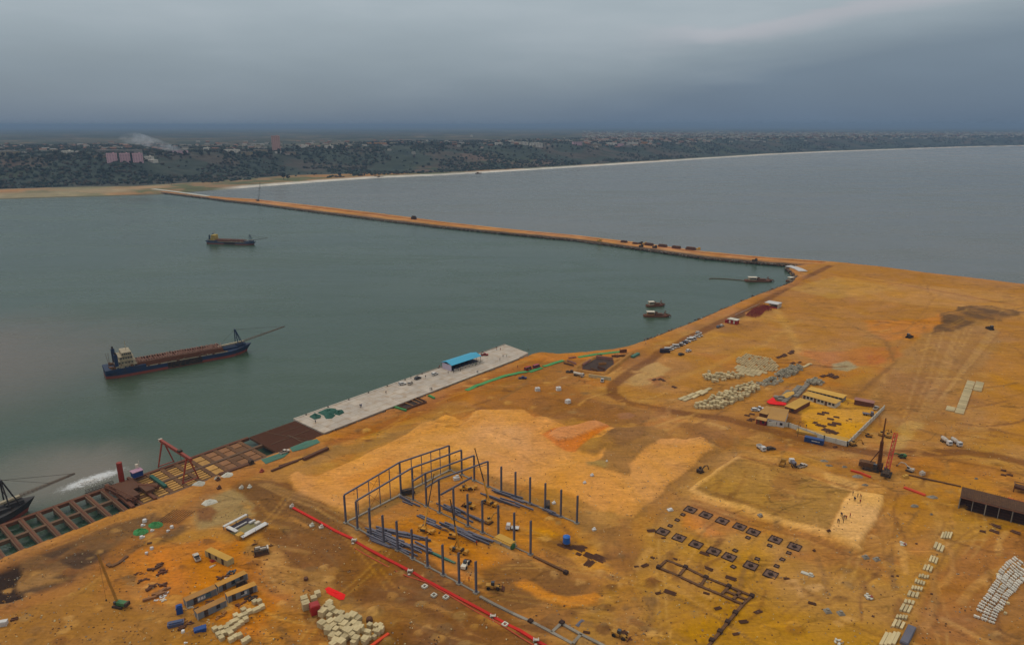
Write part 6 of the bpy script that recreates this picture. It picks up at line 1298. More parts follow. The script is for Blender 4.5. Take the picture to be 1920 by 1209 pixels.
beams(zl(670,690), zl(790,745), 4, .6, 'steel beam in the small stack inside the rear corner of the shed', 'small stack in the rear corner', (.6, .8))
put(sb, on(zn(1100,350)), shA + .05, (1.4, 1.6, 1.2), 'teal-painted girder lying between two near columns', 'teal girders').data = sb.data.copy(); o = [x for x in COL.objects if x.get('group') == 'teal girders'][0]; o.data.materials[0] = M_teal
mobile_crane('yellow lorry crane with its boom raised between the middle columns', on(zl(905,985)), ang(zl(980,1010), zl(830,940)) + math.pi, ang(zl(880,950), zl(1040,720)), 55, 6.5, 10.5)
mobile_crane('yellow lorry crane near the far row with the longest boom', on(zm(490,735)), ang(zm(440,715), zm(540,755)), ang(zm(500,740), zm(300,500)) + .35, 68, 7, 11.5)
mobile_crane('yellow lorry crane in front with its boom straight up', on(zl(1210,1180)), ang(zl(1140,1150), zl(1270,1195)), 2.6, 80, 7, 9, rope=5)
mobile_crane('small yellow lorry crane behind the middle row', on(zm(290,590)), .1, 2.3, 35, 3.5, 2)
loader('yellow wheel loader behind a middle column of the shed', loc=on(zm(300,760)), rz=2.6); loader('yellow wheel loader in front of the last near columns', M_yeld, loc=on(zo(140,650)), rz=-.1); loader('small yellow loader turned end-on by a near column', M_cloth, loc=on(zn(1335,430)), rz=1.3)
excavator('small yellow digger between the middle columns', M_yeld, (40, -60), loc=on(zm(490,905)), rz=.9); excavator('yellow digger behind the front lorry crane', M_yel, (45, -60), loc=on(zl(1150,1045)), rz=2.8)
truck('white truck behind the second last middle column', M_white, 'flat', loc=on(zm(710,970)), rz=3.0, L=6)
p_ = zm(745,770); car('grey van behind a far column of the shed', M_dark, 'van', loc=on(zm(1040,760)), rz=1.5); car('dark van with a white roof inside the rear left of the shed', M_dark, 'van', loc=on(zl(735,635)), rz=.4)
p_ = zm(640,1115); t = thing('site_tent', 'sandy-topped tent with white sides at the foot of a middle column', 'tent', on(p_), shA)
MB().box(0, 0, 0, 6.2, 3.0, 1.7).obj('wall', M_concw, t); MB().prof([(-3.3, 1.7), (3.3, 1.7), (3.3, 1.9), (-3.3, 1.9)], -1.7, 1.7).prism([(-3.2, -1.2), (3.2, -1.2), (3.2, 1.2), (-3.2, 1.2)], 1.9, 2.2).obj('roof', M_yroof, t)
tag(MB().cyl((-1.2, 0, 1.0), (1.2, 0, 1.0), 1.0, 14).box(0, 0, 0, 2.4, 1.4, .4).obj('water_tank', M_greenm, None, on(zm(690,1145)), shA), 'green cylindrical tank at the end of the sandy tent', 'tank')
for x, y, k_, lb in ((372,1120,'red','worker in red near the ends of the long beam bundle'), (560,1075,'white','worker in white at the sandy tent'), (600,1140,'white','worker crouching before the sandy tent')): person(k_, zm(x, y), lb)
for x, y, lb in ((1445,220,'worker in orange near the beam ends at the front'), (1370,580,'worker in orange by the last near column')): person('orange', zn(x, y), lb)
for x, y, s_, lb in ((180,500,.9,'white sack pile inside the shed near the front portal frame'), (1100,725,.5,'white sack beside a far column'), (1390,545,.45,'lower one of two white sacks on the sand stockpile'), (1460,475,.5,'upper one of two white sacks on the sand stockpile'), (720,880 - 0,.01,None), (1480,975,.5,'white box at the end of the far ground beam'), (1600,350,.3,'tiny white sack at the edge of the grey mound')):
    if lb: tag(MB().box(0, 0, 0, 2.4 * s_, 1.6 * s_, 1.2 * s_).box(.5 * s_, .3, 1.2 * s_, 1.2 * s_, .8 * s_, .5 * s_).obj('sack_pile', M_white, None, on(zm(x, y)), .4), lb, 'sack pile')
# blue tank on timber sleepers
c = zo(855,225); t = thing('elevated_tank', 'blue water tank on a timber frame right of the shed', 'tank', on(c), shA)
MB().cyl((0, 0, 1.2), (0, 0, 3.3), 1.15, 16).cyl((0, 0, 3.3), (0, 0, 3.6), 1.15, 16, .5).obj('tank', mat('tank_blue', (28, 92, 168), .5, 0, .1), t)
for x in (-.8, .8):
    for y in (-.8, .8): MB().box(x, y, 0, .2, .2, 1.2).obj('leg', M_rustd, t)
for i, (x, y, s_) in enumerate(((800,235,1), (945,262,1.4), (965,318,.5), (1060,340,1), (1155,372,1.3), (1110,415,1), (870,255,.7))):
    put(rb, on(zo(x, y)), shA + (0 if i != 5 else 1.6), (s_, s_, 1.4), 'brown timber and bar bundle in the line below the blue tank', 'line of bundles below the blue tank')
tag(MB().box(0, 0, 0, 3.0, 1.0, .1).bar((-1.2, 0, .1), (1.2, 0, .12), .3).obj('panel_stack', M_steel, None, on(zo(990,990)), .9), 'grey-blue panel lying beside the rectangular ground beam cell', 'panel')
t = loader('yellow-brown loader at the lower edge right of the ground beams', M_yeld, loc=on(zo(1390,1130)), rz=-.6)
put(rb, on(zo(1440,1100)), .5, (.5, .6, 2), 'scrap bars beside the loader at the lower edge')
# ---- red duct
sg = [((550,953),(661,1012)), ((668,1016),(765,1071)), ((775,1076),(921,1154)), ((926,1158),(1002,1200)), ((1008,1203),(1080,1244))]
lbs = ['first stretch of the bright red duct nearest the quay road', 'second stretch of the red duct beside the shed corner', 'long third stretch of the red duct beside the near columns', 'fourth stretch of the red duct beside the grey ground beams', 'last stretch of the red duct at the lower edge']
for (a, b_), lb in zip(sg, lbs): strip('red_duct', lb, [P(*a), P(*b_)], mat('worn_red', (196, 34, 22), .9, 0, .35, (150, 60, 36), 1.0), .85, .4, 'duct', 'stretches of the red duct')
strip('red_hose', 'thin faded red line running parallel below the red duct', [P(*q_) for q_ in ((665,1028),(765,1082),(800,1092),(930,1168),(1000,1209),(1060,1240))], mat('faded_red', (178, 76, 50), .9, 0, .4), .3, .2, 'hose')
jb = MB().box(0, 0, 0, 1.2, .3, .8).box(-.6, 0, 0, .25, 1.2, .7).box(.6, .2, 0, .25, 1.1, .6).box(0, -1.3, 0, .7, .6, .25).box(.2, -.3, .8, 1.2, .7, .08); J = proto('duct_support', jb, M_offw, 'x', 'support', None)
for (x, y), lb in zip(((664,1015), (769,1074), (924,1157), (1005,1202)), ('first', 'second', 'third', 'fourth')): put(J, on(P(x, y)), shA + .6, None, '%s white support block across the red duct, counted from the quay' % lb)
for i, (x, y) in enumerate(((1022,718), (1140,740), (930,635), (1725,1020), (560,825 - 50))):
    if i < 4: tag(MB().box(-.55, 0, 0, .3, 1.4, .5).box(.55, 0, 0, .3, 1.4, .5).box(0, .6, 0, .8, .3, .5).box(0, -.6, 0, .8, .3, .5).obj('manhole_frame', M_concw, None, on(zn(x, y)), shA), ['left one of two white square frames below the red duct', 'right one of two white square frames below the red duct', 'tilted white frame by the kink of the red duct', 'small white block below the third support'][i], 'frame')
sheet_patch('ground_tarp', 'bright red tarpaulin rectangle in the brown ground above the block pile', 'tarpaulin', [Z('D', *q_) for q_ in ((945,415),(1000,385),(1205,480),(1185,540),(1130,545),(950,450))], M_red, .05, .25)
strip('barrier_strip', 'bright red strip right of the block pile at the lower edge', [Z('D', 1720,950), Z('D', 1560,1060), Z('D', 1400,1180)], M_orange, .8, .4)
strip('steel_pipe', 'thin dark pole beside the red tarpaulin rectangle', [Z('D', 760,365), Z('D', 950,410)], M_dark, .15, .15, 'pole')
zh = lambda x, y: Z('H', x, y)
for i, (a, b_, w_) in enumerate((((1290,500),(1530,405),.8), ((1360,455),(1600,375),.6), ((1580,400),(1800,300),1.4), ((1600,375),(1790,310),.8))): strip('steel_pipe', ['long brown pile lying left of the others beside the quay road', 'second brown pile lying above the first beside the quay road', 'thickest dark pile stack beside the quay road', 'dark pile behind the thickest stack beside the quay road'][i], [zh(*a), zh(*b_)], M_rustd, w_, w_ * .8, 'pile')
strip('steel_pipe', 'brown pipe along the inner edge of the quay deck', [zh(720,560), zh(1130,420)], M_rustd, 1.6, .5, 'pipe')
tag(MB().cyl((0, -.7, .9), (0, .7, .9), .9, 14).box(0, 0, 0, 2.4, 2.0, .2).obj('cable_drum', M_dark, None, on(zh(1110,430)), QANG), 'dark drum with pale rim at the end of the brown pipe', 'drum')
car('white pickup by the teal tarpaulins on the quay bank', M_offw, 'pickup', loc=on(zh(1410,330)), rz=QANG)
for i, (x, y) in enumerate(((810,575), (820,650), (1205,500), (1095,645), (1020,650), (1475,820), (1655,995), (1740,1005))):
    tag(MB().box(0, 0, 0, 1.4, 1.2, .6).box(.2, .1, .6, .8, .6, .5).bar((0, 0, .6), (.3, .2, 1.6), .12).obj('site_equipment', [M_rustd, M_rustd, M_redp, M_concw, M_concw, M_offw, M_concw, M_offw][i], None, on(zh(x, y)), R.uniform(0, 2)),
        ['rusty drum heap on the bank below the gantry crane', 'dark post heap at the road bend below the quay', 'pinkish equipment by the road below the long piles', 'white box at the top of the grader furrows', 'second white box left at the furrow tops', 'pale box at the start of the red duct', 'white block below the start of the red duct', 'smaller white block below the start of the red duct'][i], 'equipment')

# ================================================================== LOWER LEFT YARD
zc = lambda x, y: Z('C', x, y); zd = lambda x, y: Z('D', x, y); zg = lambda x, y: Z('G', x, y); zqq = lambda x, y: Z('Q', x, y)
M_cg = mat('faded_grey_container', (112, 120, 126), .7, 0, .35, (150, 110, 70)); M_roofy = mat('dusty_container_roof', (186, 136, 62), .9, 0, .3, (160, 110, 46)); M_roofb2 = mat('brown_container_roof', (160, 118, 68), .9, 0, .4)
def lett(s, col, size=1.0, fx=.5): return lambda t, L: text_on(t, s, L * fx, -.09, 1.0, size, col)
c1_ = zc(585,895); c2_ = zc(845,780); container('faded blue-grey container with a blue end and white lettering at the near left', M_cg, c1_, c2_, roofm=M_roofb2, wins=2, office=True, mark=lambda t, L: [MB().prof([(L * f, .65), (L * f + .7, .75), (L * f + .65, 1.6), (L * f + .05, 1.5)], -.1, -.07).obj('white_marking', M_white, t) for f in (.36, .46, .56)] + [MB().box(L * .70, -.09, .7, 1.5, .03, 1.0).obj('blue_panel', mat('pale_blue_panel', (70, 104, 116), .7, 0, .2), t)])
container('grey container with a dark air unit behind the lettered one', M_cg, zc(855,770), zc(1100,655), roofm=M_roofy, wins=3, office=True)
container('front grey container with a sandy roof at the near left of the yard', M_cg, zc(680,1000), zc(925,885), roofm=M_roofb2, wins=2, office=True)
container('bright sandy-roofed grey container with a pale panel at the near right of the yard', M_cg, zc(935,860), zc(1180,760), roofm=M_roofy, wins=3, office=True, mark=lambda t, L: MB().box(L * .55, -.08, .7, 1.6, .03, .9).obj('pale_panel', M_white, t))
container('pale olive container standing apart behind the yard', mat('pale_olive', (176, 160, 110), .8, 0, .3), zc(745,460), zc(930,550), roofm=M_yroof, wins=3, office=True)
tag(MB().box(0, 0, 0, 2.4, .8, 1.5).box(1.4, 0, 0, .6, 1.4, 1.0).obj('air_unit', M_dark, None, on(zc(1040,705)), ang(c1_, c2_)), 'dark air unit before the rear grey container', 'air unit')
tag(MB().box(0, 0, 0, 1.6, 1.4, 2.2).box(0, 0, 2.2, 1.0, .9, .3).obj('portable_cabin', M_blue, None, on(zc(527,935)), .5), 'small blue cabin left of the lettered container', 'cabin')
tag(MB().prof([(-1.3, 0), (1.3, 0), (1.5, 1.0), (-1.5, 1.0)], -.9, .9).box(0, 0, 1.0, 2.6, 1.5, .1).obj('blue_skip', M_blue, None, on(zc(700,1090)), .5), 'blue skip below the front grey container', 'skip')
tag(MB().prof([(-1.8, 0), (1.8, 0), (2.0, .9), (-2.0, .9)], -.8, .8).box(0, 0, .9, 3.2, 1.0, .3).obj('blue_skip', mat('dull_blue', (70, 84, 116), .7, 0, .4), None, on(zc(495,1040)), .35), 'dull blue skip among scrap at the left of the containers', 'skip')
for i, (x, y, s_, m_, lb) in enumerate(((560,1000,1.2,M_wood,'tan scrap heap beside the dull blue skip'), (580,1050,1.1,M_rustd,'dark scrap heap right of the dull blue skip'), (625,888,.5,M_cloth,'white barrel by the lettered container'), (770,850,.8,M_rustd,'dark scrap between the two container rows'), (1140,810,1.0,M_dark,'dark scrap at the right end of the front containers'), (660,900,.5,M_dark,'small dark barrel by the lettered container'),
      (330,555,1.3,M_rustd,'long rusty bar heap at the back of the orange yard'), (380,600,1.3,M_rust,'second rusty heap in the orange yard'), (215,670,1.0,M_rustd,'dark heap at the left of the orange yard'), (330,720,1.4,M_rustd,'dark bar heap in the middle of the orange yard'), (175,612,.7,M_rustd,'dark drum at the end of the long bar heap'),
      (350,790,1.8,M_panb,'flat brown mat in the orange yard'), (400,790,.9,M_white,'pile of white and purple sacks in the orange yard'), (385,840,.7,M_cloth,'pale sacks at the end of the sack pile'), (330,830,.4,M_white,'tiny white sack left of the sack pile'), (890,640,1.0,M_rustd,'dark heap left of the shiny panels'), (965,600,.9,M_glass,'shiny glass panels on the ground behind the containers'), (935,645,.6,M_white,'white panel before the shiny glass panels'),
      (800,500,.8,M_reds,'red machine beside the pale olive container'), (800,548,.5,M_cloth,'pale heap below the red machine'), (870,960,1.0,M_wood,'timber heap before the front container'), (1040,870,1.0,M_rust,'rusty timber heap between containers and blocks'), (1160,380,.5,M_rustd,'small brown heap above the black and white machine'), (1240,495,.6,M_rustd,'small brown heap below the black and white machine'), (1290,375,.5,M_wooddk,'thin boards right of the black and white machine'))):
    mb = MB()
    for k in range(7): mb.box(R.uniform(-1.3, 1.3) * s_, R.uniform(-.8, .8) * s_, 0, R.uniform(.5, 2.0) * s_, R.uniform(.15, .5) * s_, R.uniform(.15, .5) * s_, R.uniform(-.6, .9))
    tag(mb.obj('scrap_heap', m_, None, on(zc(x, y)), R.uniform(0, 1)), lb, 'heap')
car('white and grey pickup in the orange yard left of the olive container', M_offw, 'pickup', loc=on(zc(670,480)), rz=2.2)
t = thing('crusher', 'black and white machine with twin bodies on the brown ground', 'machine', on(zc(1215,435)), .4)
MB().box(0, 0, .4, 4, 2.4, 1.2).obj('body', M_dark, t); MB().box(-.9, .4, 1.6, 1.4, .5, .6).box(.6, -.4, 1.6, 1.8, .4, .5).box(1.9, .3, .5, .5, 2.0, 1.2).obj('cover', M_offw, t); MB().box(0, 1.3, 0, 4.4, .3, .5).box(0, -1.3, 0, 4.4, .3, .5).obj('skid', M_rustd, t)
# white roofed wreck of a shed
a, b_, c_ = zc(1060,325), zc(1275,205), zc(1090,95); t = thing('half_built_shed', 'half-built shed with white sheet roofs round an open olive floor', 'shed', on(a), ang(a, b_)); L = (b_ - a).length; W_ = 10.5
MB().box(L / 2, .8, .9, L, 1.9, .2).box(L / 2 - .4, W_ - .6, 1.4, L * .9, 1.0, .2).box(.8, W_ * .62, 1.3, 1.2, 5.0, .2).obj('roof_sheet', M_white, t)
MB().box(L / 2, W_ * .42, .05, L * .95, W_ * .5, .2).obj('floor', mat('olive_screed', (132, 124, 82), .9, 0, .3), t); MB().box(L / 2, W_ * .78, .06, L * .85, 3.2, .3).obj('dark_floor', mat('slate_floor', (60, 54, 64), .8, 0, .2), t)
MB().box(L * .45, W_ * .70, .4, L * .5, .35, .3).box(L * .8, W_ * .55, .5, 2.2, .8, .5).obj('white_board', M_white, t)
for x in (.3, L / 2, L - .3):
    for y in (.2, W_ - .3): MB().box(x, y, 0, .18, .18, 1.3).obj('post', M_steel, t)
MB().box(.4, W_ * .2, .0, 2.2, 1.8, 1.5).obj('yellow_cabin', M_yroof, t); MB().box(L - 1.5, W_ * .35, .3, 1.6, 1.2, .8).obj('sack', M_cloth, t)
# green tarpaulins and drums by the deck
for x, y, lb in ((200,260,'left green tarpaulin heap among white drums near the quay deck'), (325,205,'right green tarpaulin heap near the quay deck')):
    c = zc(x, y); sheet_patch('tarp_heap', lb, 'tarpaulin', [(c.x + math.cos(a) * 2.4 * R.uniform(.8, 1.2), c.y + math.sin(a) * 2.0 * R.uniform(.8, 1.2)) for a in np.linspace(0, 5.4, 8)], M_green, 0, 1.0)
for i, (x, y, s_) in enumerate(((232,175,1.3), (212,210,.9), (205,308,1.1), (290,250,.8), (460,222,1.1), (425,255,.8), (290,400,1.0), (245,440,.8), (425,580 - 0,.01), (720,755,.8), (555,1100,.9), (570,1195,.5))):
    if s_ > .1: tag(MB().cyl((0, 0, 0), (0, 0, .7 * s_), .55 * s_, 12, .45 * s_).box(.3, .2, 0, 1.1 * s_, .6 * s_, .3 * s_).obj('white_drum', M_white, None, on(zc(x, y)), R.uniform(0, 2)), 'white %s %s' % (('drum', 'sack')[i % 2], ['behind the left green heap', 'touching the left green heap', 'in front of the left green heap', 'between the two green heaps', 'at the far right of the green heaps', 'right of the green heaps, nearer', 'near the lone planks below the green heaps', 'below the lone planks', '', 'behind the lettered container', 'alone below the blue skips', 'alone at the lower edge below the containers'][i]), 'drum')
mb = MB()
for k in range(9): mb.bar((k * .9, 0, .15), (k * .9 + 1.5, 8, .15), .12)
tag(mb.obj('bar_mat', M_rustd, None, on(zc(330,180)), -.1), 'rows of thin dark bars laid out behind the green heaps', 'steel bars')
put(rb, on(zc(270,365)), .3, (.4, .4, 1), 'lone brown planks below the green heaps')
tag(MB().box(0, 0, 0, 2.6, 1.4, 1.2).box(.2, 0, 1.2, 2.4, 1.2, .1).obj('white_car_body', M_white, None, on(zqq(20,968)), .3), 'white car body at the left edge of the lower yard', 'car body')
put(mshed, on(zqq(150,915)), .4, (.5, .6, .8), 'small dark heap right of the white car body at the left edge')
# pole crane
q_ = zqq(1270,765); t = crawler('green crawler crane with a thin yellow lattice boom in the lower left yard', on(q_), 2.9, 76, 15.0, M_yeld, .42, False, .5, tip=.35, body=M_greenm, bt=.07)
strip('rubble_bank', 'grey stone bank curving behind the yellow lattice boom', [zqq(1140,330), zqq(1180,355), zqq(1260,320), zqq(1350,250)], M_wooddk, 1.0, .4, 'rubble')
# cream tubes and blocks in front
tube = proto('hollow_block', MB().box(0, 0, 0, 1.25, 1.35, 1.0).box(.64, 0, .2, .06, .8, .6, 0, 1), [M_concy, M_rustd], 'hollow cream block in the rows in front of the containers', 'hollow block', 'rows of hollow blocks')
aT = ang(zc(850,1090), zc(1230,900))
for x, y in ((1220,895),(1185,915),(1150,935),(1115,950),(1065,925),(1080,975),(1040,990),(1000,970),(1085,1010),(1045,1030),(1010,1010),(975,1025),(1015,1055),(980,1080),(945,1045),(920,1070),(950,1095),(925,1110),(890,1120),(870,1080),(855,1130),(880,1160),(955,1120),(1000,1150),(1030,1140),(960,1175),(1100,1170),(1070,1190),(1160,855),(1195,850),(825,1085)): put(tube, on(zc(x, y)), aT + R.uniform(-.12, .12))
bb = proto('large_concrete_block', block_mb(2.2, 2.2, 2.2, .12), M_concy, 'large cream block in the crowded pile at the lower edge', 'concrete block', 'crowded pile of large blocks')
aB = ang(zd(880,1000), zd(1180,700))
for i, (x, y) in enumerate(((930,720),(940,660),(1000,640),(1010,600),(970,700),(1030,690),(1090,710),(1150,720),(1010,760),(1080,800),(1150,780),(920,850),(970,870),(1020,830),(1130,830),(1060,870),(1180,860),(1230,790),(1290,770),(1350,790),(1000,930),(1090,930),(1160,900),(1230,870),(1300,840),(1350,860),(1050,990),(1210,950),(1260,930),(1310,900),(1340,940),(1390,920),(1080,1050),(1280,1000),(1240,960),(1330,1040),(1440,1040),(1310,1070),(1150,1080),(1120,1000),(1060,1100),(1200,1010))):
    s_ = R.uniform(.62, .92); put(bb, on(zd(x, y)), aB + R.uniform(-.25, .25), (s_, s_ * R.uniform(.8, 1.1), s_ * R.uniform(.6, .95)))
for i, (x, y, s_) in enumerate(((710,570,.8), (730,640,.9), (870,500,.7), (825,560,.7))): put(bb, on(zd(x, y)), .5, (s_, s_, s_), ['upper one of two blocks apart at the left of the block pile', 'lower one of two blocks apart at the left of the block pile', 'topmost block of the crowded pile', 'dark-sided block below the topmost one'][i], 'blocks beside the crowded pile')
for i, (x, y) in enumerate(((1495,870), (1570,880), (1620,880), (1550,930), (1590,950), (1630,920), (1460,945), (1480,970), (1420,930), (1550,1000), (1490,1010), (1435,1060))): put(bb, on(zd(x, y)), aB + R.uniform(-.3, .3), (R.uniform(.4, .65),) * 3, 'smaller white-topped block in the loose group right of the crowded pile', 'loose group right of the crowded pile')
t = MB().box(0, 0, 0, 2.4, 2.4, 2.6).box(.05, .05, 2.6, 2.0, 2.0, .1); tag(t.obj('dark_red_box', M_reds, None, on(zd(838,690)), .5), 'dark red box with a pale top in front of the block pile', 'box')
tag(MB().cyl((0, 0, 0), (0, 0, 1.0), .9, 14, .8).cyl((0, 0, 1.0), (0, 0, 1.1), .6, 14).obj('rusty_drum', M_rustd, None, on(zd(1490,790))), 'round rusty drum behind the loose white-topped blocks', 'drum')
tag(MB().cyl((0, 0, 0), (0, 0, .8), .6, 12).box(.3, 0, 0, .5, .9, .5).obj('rusty_drum', M_rustd, None, on(zd(728,298))), 'small rusty drum alone above the red tarpaulin', 'drum')

# ================================================================== BLUE CONTAINER END, SPOIL AT THE DECK
c = Z('G', 905,895); 

# ================================================================== SHIPS
M_hb = mat('ship_blue', (26, 46, 76), .7, 0, .55, (58, 52, 48), .3, rnd=0); M_hr = mat('ship_red', (128, 62, 52), .7, 0, .4, (90, 56, 44), .3, rnd=0); M_hk = mat('ship_black', (46, 44, 42), .7, 0, .35, (80, 60, 48), .3, rnd=0); M_cream = mat('ship_cream', (164, 152, 124), .7, 0, .5, (104, 76, 54), .6); M_sy = mat('ship_yellow', (196, 166, 56), .6, 0, .3)
def hull_half(L, B, f):            # breadth factor along the hull, -1 stern .. 1 bow
    return B / 2 * (1 - max(0, (f - .62) / .38) ** 2.2) * (1 - .35 * max(0, (-f - .8) / .2) ** 2)
def hull_part(L, B, z0, z1, rake0, rake1, sheer=1.2, n=26, flare=0.0):
    """shell between two heights, closed top and bottom"""
    rings = []
    for i in range(n + 1):
        f = -1 + 2 * i / n; hb = max(.25, hull_half(L, B, f)); sh = sheer * max(0, (f - .55) / .45) ** 1.5
        x0 = f * L / 2 + (rake0 if f > .6 else 0) * max(0, (f - .6) / .4); x1 = f * L / 2 + rake1 * max(0, (f - .6) / .4)
        rings.append([(x0, -hb * (1 - flare), z0), (x0, hb * (1 - flare), z0), (x1, hb, z1 + (sh if z1 > 1 else 0)), (x1, -hb, z1 + (sh if z1 > 1 else 0))])
    return MB().loft(rings)
def sand_carrier(label, loc, rz, L, B, top, supm, loaded=True, boomL=20, boom_up=8, funnels=True, bow_only=False):
    t = thing('sand_carrier_ship', label, 'ship', loc, rz); h = L / 2; D = L * .045
    hull_part(L, B, -2, D * .42, -1, .2, 0).obj('boot_topping', M_hr, t)
    up = hull_part(L, B + .06, D * .42 + .02, D, .2, 2.5, D * .35); up.obj('hull', top, t)
    MB().box(-h + L * .13, 0, D * .95, L * .26, B * .96, D * .5).obj('stern_bulwark', top, t)
    dk = MB().box(-L * .02, 0, D, L * .82, B * .9, .15).obj('deck', M_rustd, t)
    # cargo hold with coaming, heap and frames
    hx0, hx1 = -h + L * .20, h - L * .20; cz = D + .1
    for sy in (-1, 1): MB().box((hx0 + hx1) / 2, sy * B * .36, cz, hx1 - hx0, .25, L * .034).obj('coaming', M_rust, t)
    for x in (hx0, hx1): MB().box(x, 0, cz, .3, B * .7, L * .028).obj('coaming_end', M_rust, t)
    mb = MB(); n = int((hx1 - hx0) / 1.3)
    for k in range(n):
        x = hx0 + (k + .5) * (hx1 - hx0) / n; zt_ = cz + L * .036
        mb.bar((x, -B * .36, zt_), (x + R.uniform(-.3, .3), B * .36, zt_), .3)
        if k % 2: mb.bar((x, -B * .3, zt_ + .3), (x + 1.6, B * .2, zt_ + R.uniform(.4, 1.2)), .22)
        mb.bar((x, R.uniform(-.3, .3) * B, cz + .3), (x + .2, R.uniform(-.3, .3) * B, zt_ + R.uniform(.4, 1.1)), .2)
    mb.bar((hx0, 0, cz + L * .03), (hx1, 0, cz + L * .03), .4); mb.obj('hold_frames', mat('hold_rust', (140, 98, 78), .9, 0, .5, (96, 66, 50), .5), t)
    hp = []; m_ = 18
    for i in range(m_ + 1):
        x = hx0 + .4 + (hx1 - hx0 - .8) * i / m_; hp.append([(x, -B * .34, cz + .1), (x, B * .34, cz + .1), (x, B * .2, cz + L * .036 * R.uniform(.6, 1.1)), (x, -B * .2, cz + L * .036 * R.uniform(.6, 1.1))])
    MB().loft(hp).obj('cargo_heap', mat('cargo_brown', (104, 78, 64), 1, 0, .5, (90, 60, 46), .5), t)
    for sy in (-1, 1): MB().bar((hx0 - 2, sy * B * .46, D + .35), (hx1 + 2, sy * B * .46, D + .35), .12, .5).obj('side_rail', M_cream if sy < 0 else M_rust, t)
    for k in range(16):
        x = hx0 + k * (hx1 - hx0) / 15; MB().box(x, -B * .42, D + .1, .8, .5, R.uniform(.4, 1.2)).obj('deck_fitting', R.choice([M_rustd, M_rust, M_cream]), t)
    # deckhouse
    s0 = -h + L * .135; z = D + .3; sc = L / 74
    dh = MB()
    for lv, (ll, bb_) in enumerate(((9, .8), (7.5, .74), (6, .66), (4.6, .7))): dh.box(s0 + (8 - ll) * .3 * sc, 0, z + lv * 2.3 * sc, ll * sc, B * bb_, 2.1 * sc)
    dh.obj('deckhouse', supm, t)
    wd = MB()
    for lv, (ll, bb_) in enumerate(((9, .8), (7.5, .74), (6, .66), (4.6, .7))):
        for k in range(5): wd.box(s0 + (8 - ll) * .3 * sc - ll * sc * .4 + k * ll * sc * .2, -B * bb_ / 2 - .03, z + (lv * 2.3 + .9) * sc, .6 * sc, .06, .7 * sc)
    wd.obj('deckhouse_window', M_glass, t)
    for lv in range(3): MB().box(s0 + .6, 0, z + (lv * 2.3 + 2.12) * sc, (9.6 - lv * 1.3) * sc, B * (.86 - lv * .05), .14).obj('deck_overhang', M_cream, t)
    MB().bar((s0 + 1.5 * sc, 0, z + 9 * sc), (s0 + 1.5 * sc, 0, z + 14 * sc), .22).bar((s0 + 1.5 * sc, -2 * sc, z + 11.5 * sc), (s0 + 1.5 * sc, 2 * sc, z + 11.5 * sc), .16).bar((s0 + 1.5 * sc, -1.2 * sc, z + 13 * sc), (s0 + 1.5 * sc, 1.2 * sc, z + 13 * sc), .14).obj('mast', M_cream, t)
    if funnels:
        for sy, hh_ in ((-1, 8.5), (1, 9.5)): f_ = MB().box(s0 - 4.2 * sc, sy * B * .33, z, 1.7 * sc, 1.5 * sc, hh_ * sc).obj('funnel', top, t); MB().cyl((s0 - 4.2 * sc, sy * B * .33, z + hh_ * sc), (s0 - 4.2 * sc, sy * B * .33, z + (hh_ + 1.3) * sc), .45 * sc, 8).obj('exhaust', M_black, f_)
    MB().box(s0 - 6.9 * sc, -B * .02, z, 1.0 * sc, B * .7, .3 * sc).box(s0 - 6.2 * sc, B * .25, z, 2 * sc, 2 * sc, 2.2 * sc).bar((s0 - 7 * sc, -B * .3, z), (s0 - 8.2 * sc, -B * .3, z + 3 * sc), .3).box(s0 - 7 * sc, -B * .1, z, 1.5 * sc, 2.4 * sc, 1.4 * sc).obj('stern_gear', M_wooddk, t)
    MB().cyl((s0 - 1.8 * sc, -B * .45, z + .9 * sc), (s0 - 1.8 * sc, -B * .38, z + .9 * sc), 1.0 * sc, 12).obj('lifebuoy_ring', M_cream, t)
    MB().box(L * .02, -B * .5 - .02, D * .1, L * .24, .12, D * .95).obj('fender_panel', M_black, t)
    mb = MB()
    for k in range(34): mb.box(s0 + R.uniform(-7, 3) * sc, R.uniform(-.42, .42) * B, z, R.uniform(.3, 1.4) * sc, R.uniform(.3, 1.2) * sc, R.uniform(.5, 3.4) * sc, R.uniform(0, 3))
    for k in range(10): x = s0 + R.uniform(-7, 4) * sc; y = R.uniform(-.4, .4) * B; mb.bar((x, y, z), (x + R.uniform(-1, 1) * sc, y, z + R.uniform(3, 8) * sc), .14)
    mb.obj('stern_clutter', M_wooddk, t); mb = MB()
    for k in range(46): mb.box(hx0 + R.random() * (hx1 - hx0), R.choice([-1, 1]) * R.uniform(.3, .46) * B, D + .1, R.uniform(.4, 2.0) * sc, R.uniform(.3, .8) * sc, R.uniform(.4, 1.8) * sc, R.uniform(-.2, .2))
    for k in range(12): x = hx0 + R.random() * (hx1 - hx0); mb.bar((x, R.uniform(-.3, .3) * B, D + 1), (x + R.uniform(-1.5, 1.5), R.uniform(-.3, .3) * B, D + R.uniform(2.5, 4.5) * sc), .16)
    mb.obj('deck_clutter', M_rustd, t)
    # bow gear, gantry, discharge boom
    bx = h - L * .075; zb = D + 1.2 * sc
    MB().box(h - L * .13, 0, D, L * .12, B * .5, 1.5 * sc).box(h - L * .05, 0, D + .6 * sc, L * .07, B * .35, 1.6 * sc).obj('forecastle_gear', top, t)
    g_ = MB(); ah = 9.5 * sc
    for sy in (-1, 1): g_.bar((bx, sy * B * .26, zb), (bx - .4 * sc, sy * .8, zb + ah), .4 * sc); g_.bar((bx + 3 * sc, sy * B * .2, zb), (bx - .2 * sc, sy * .8, zb + ah), .3 * sc)
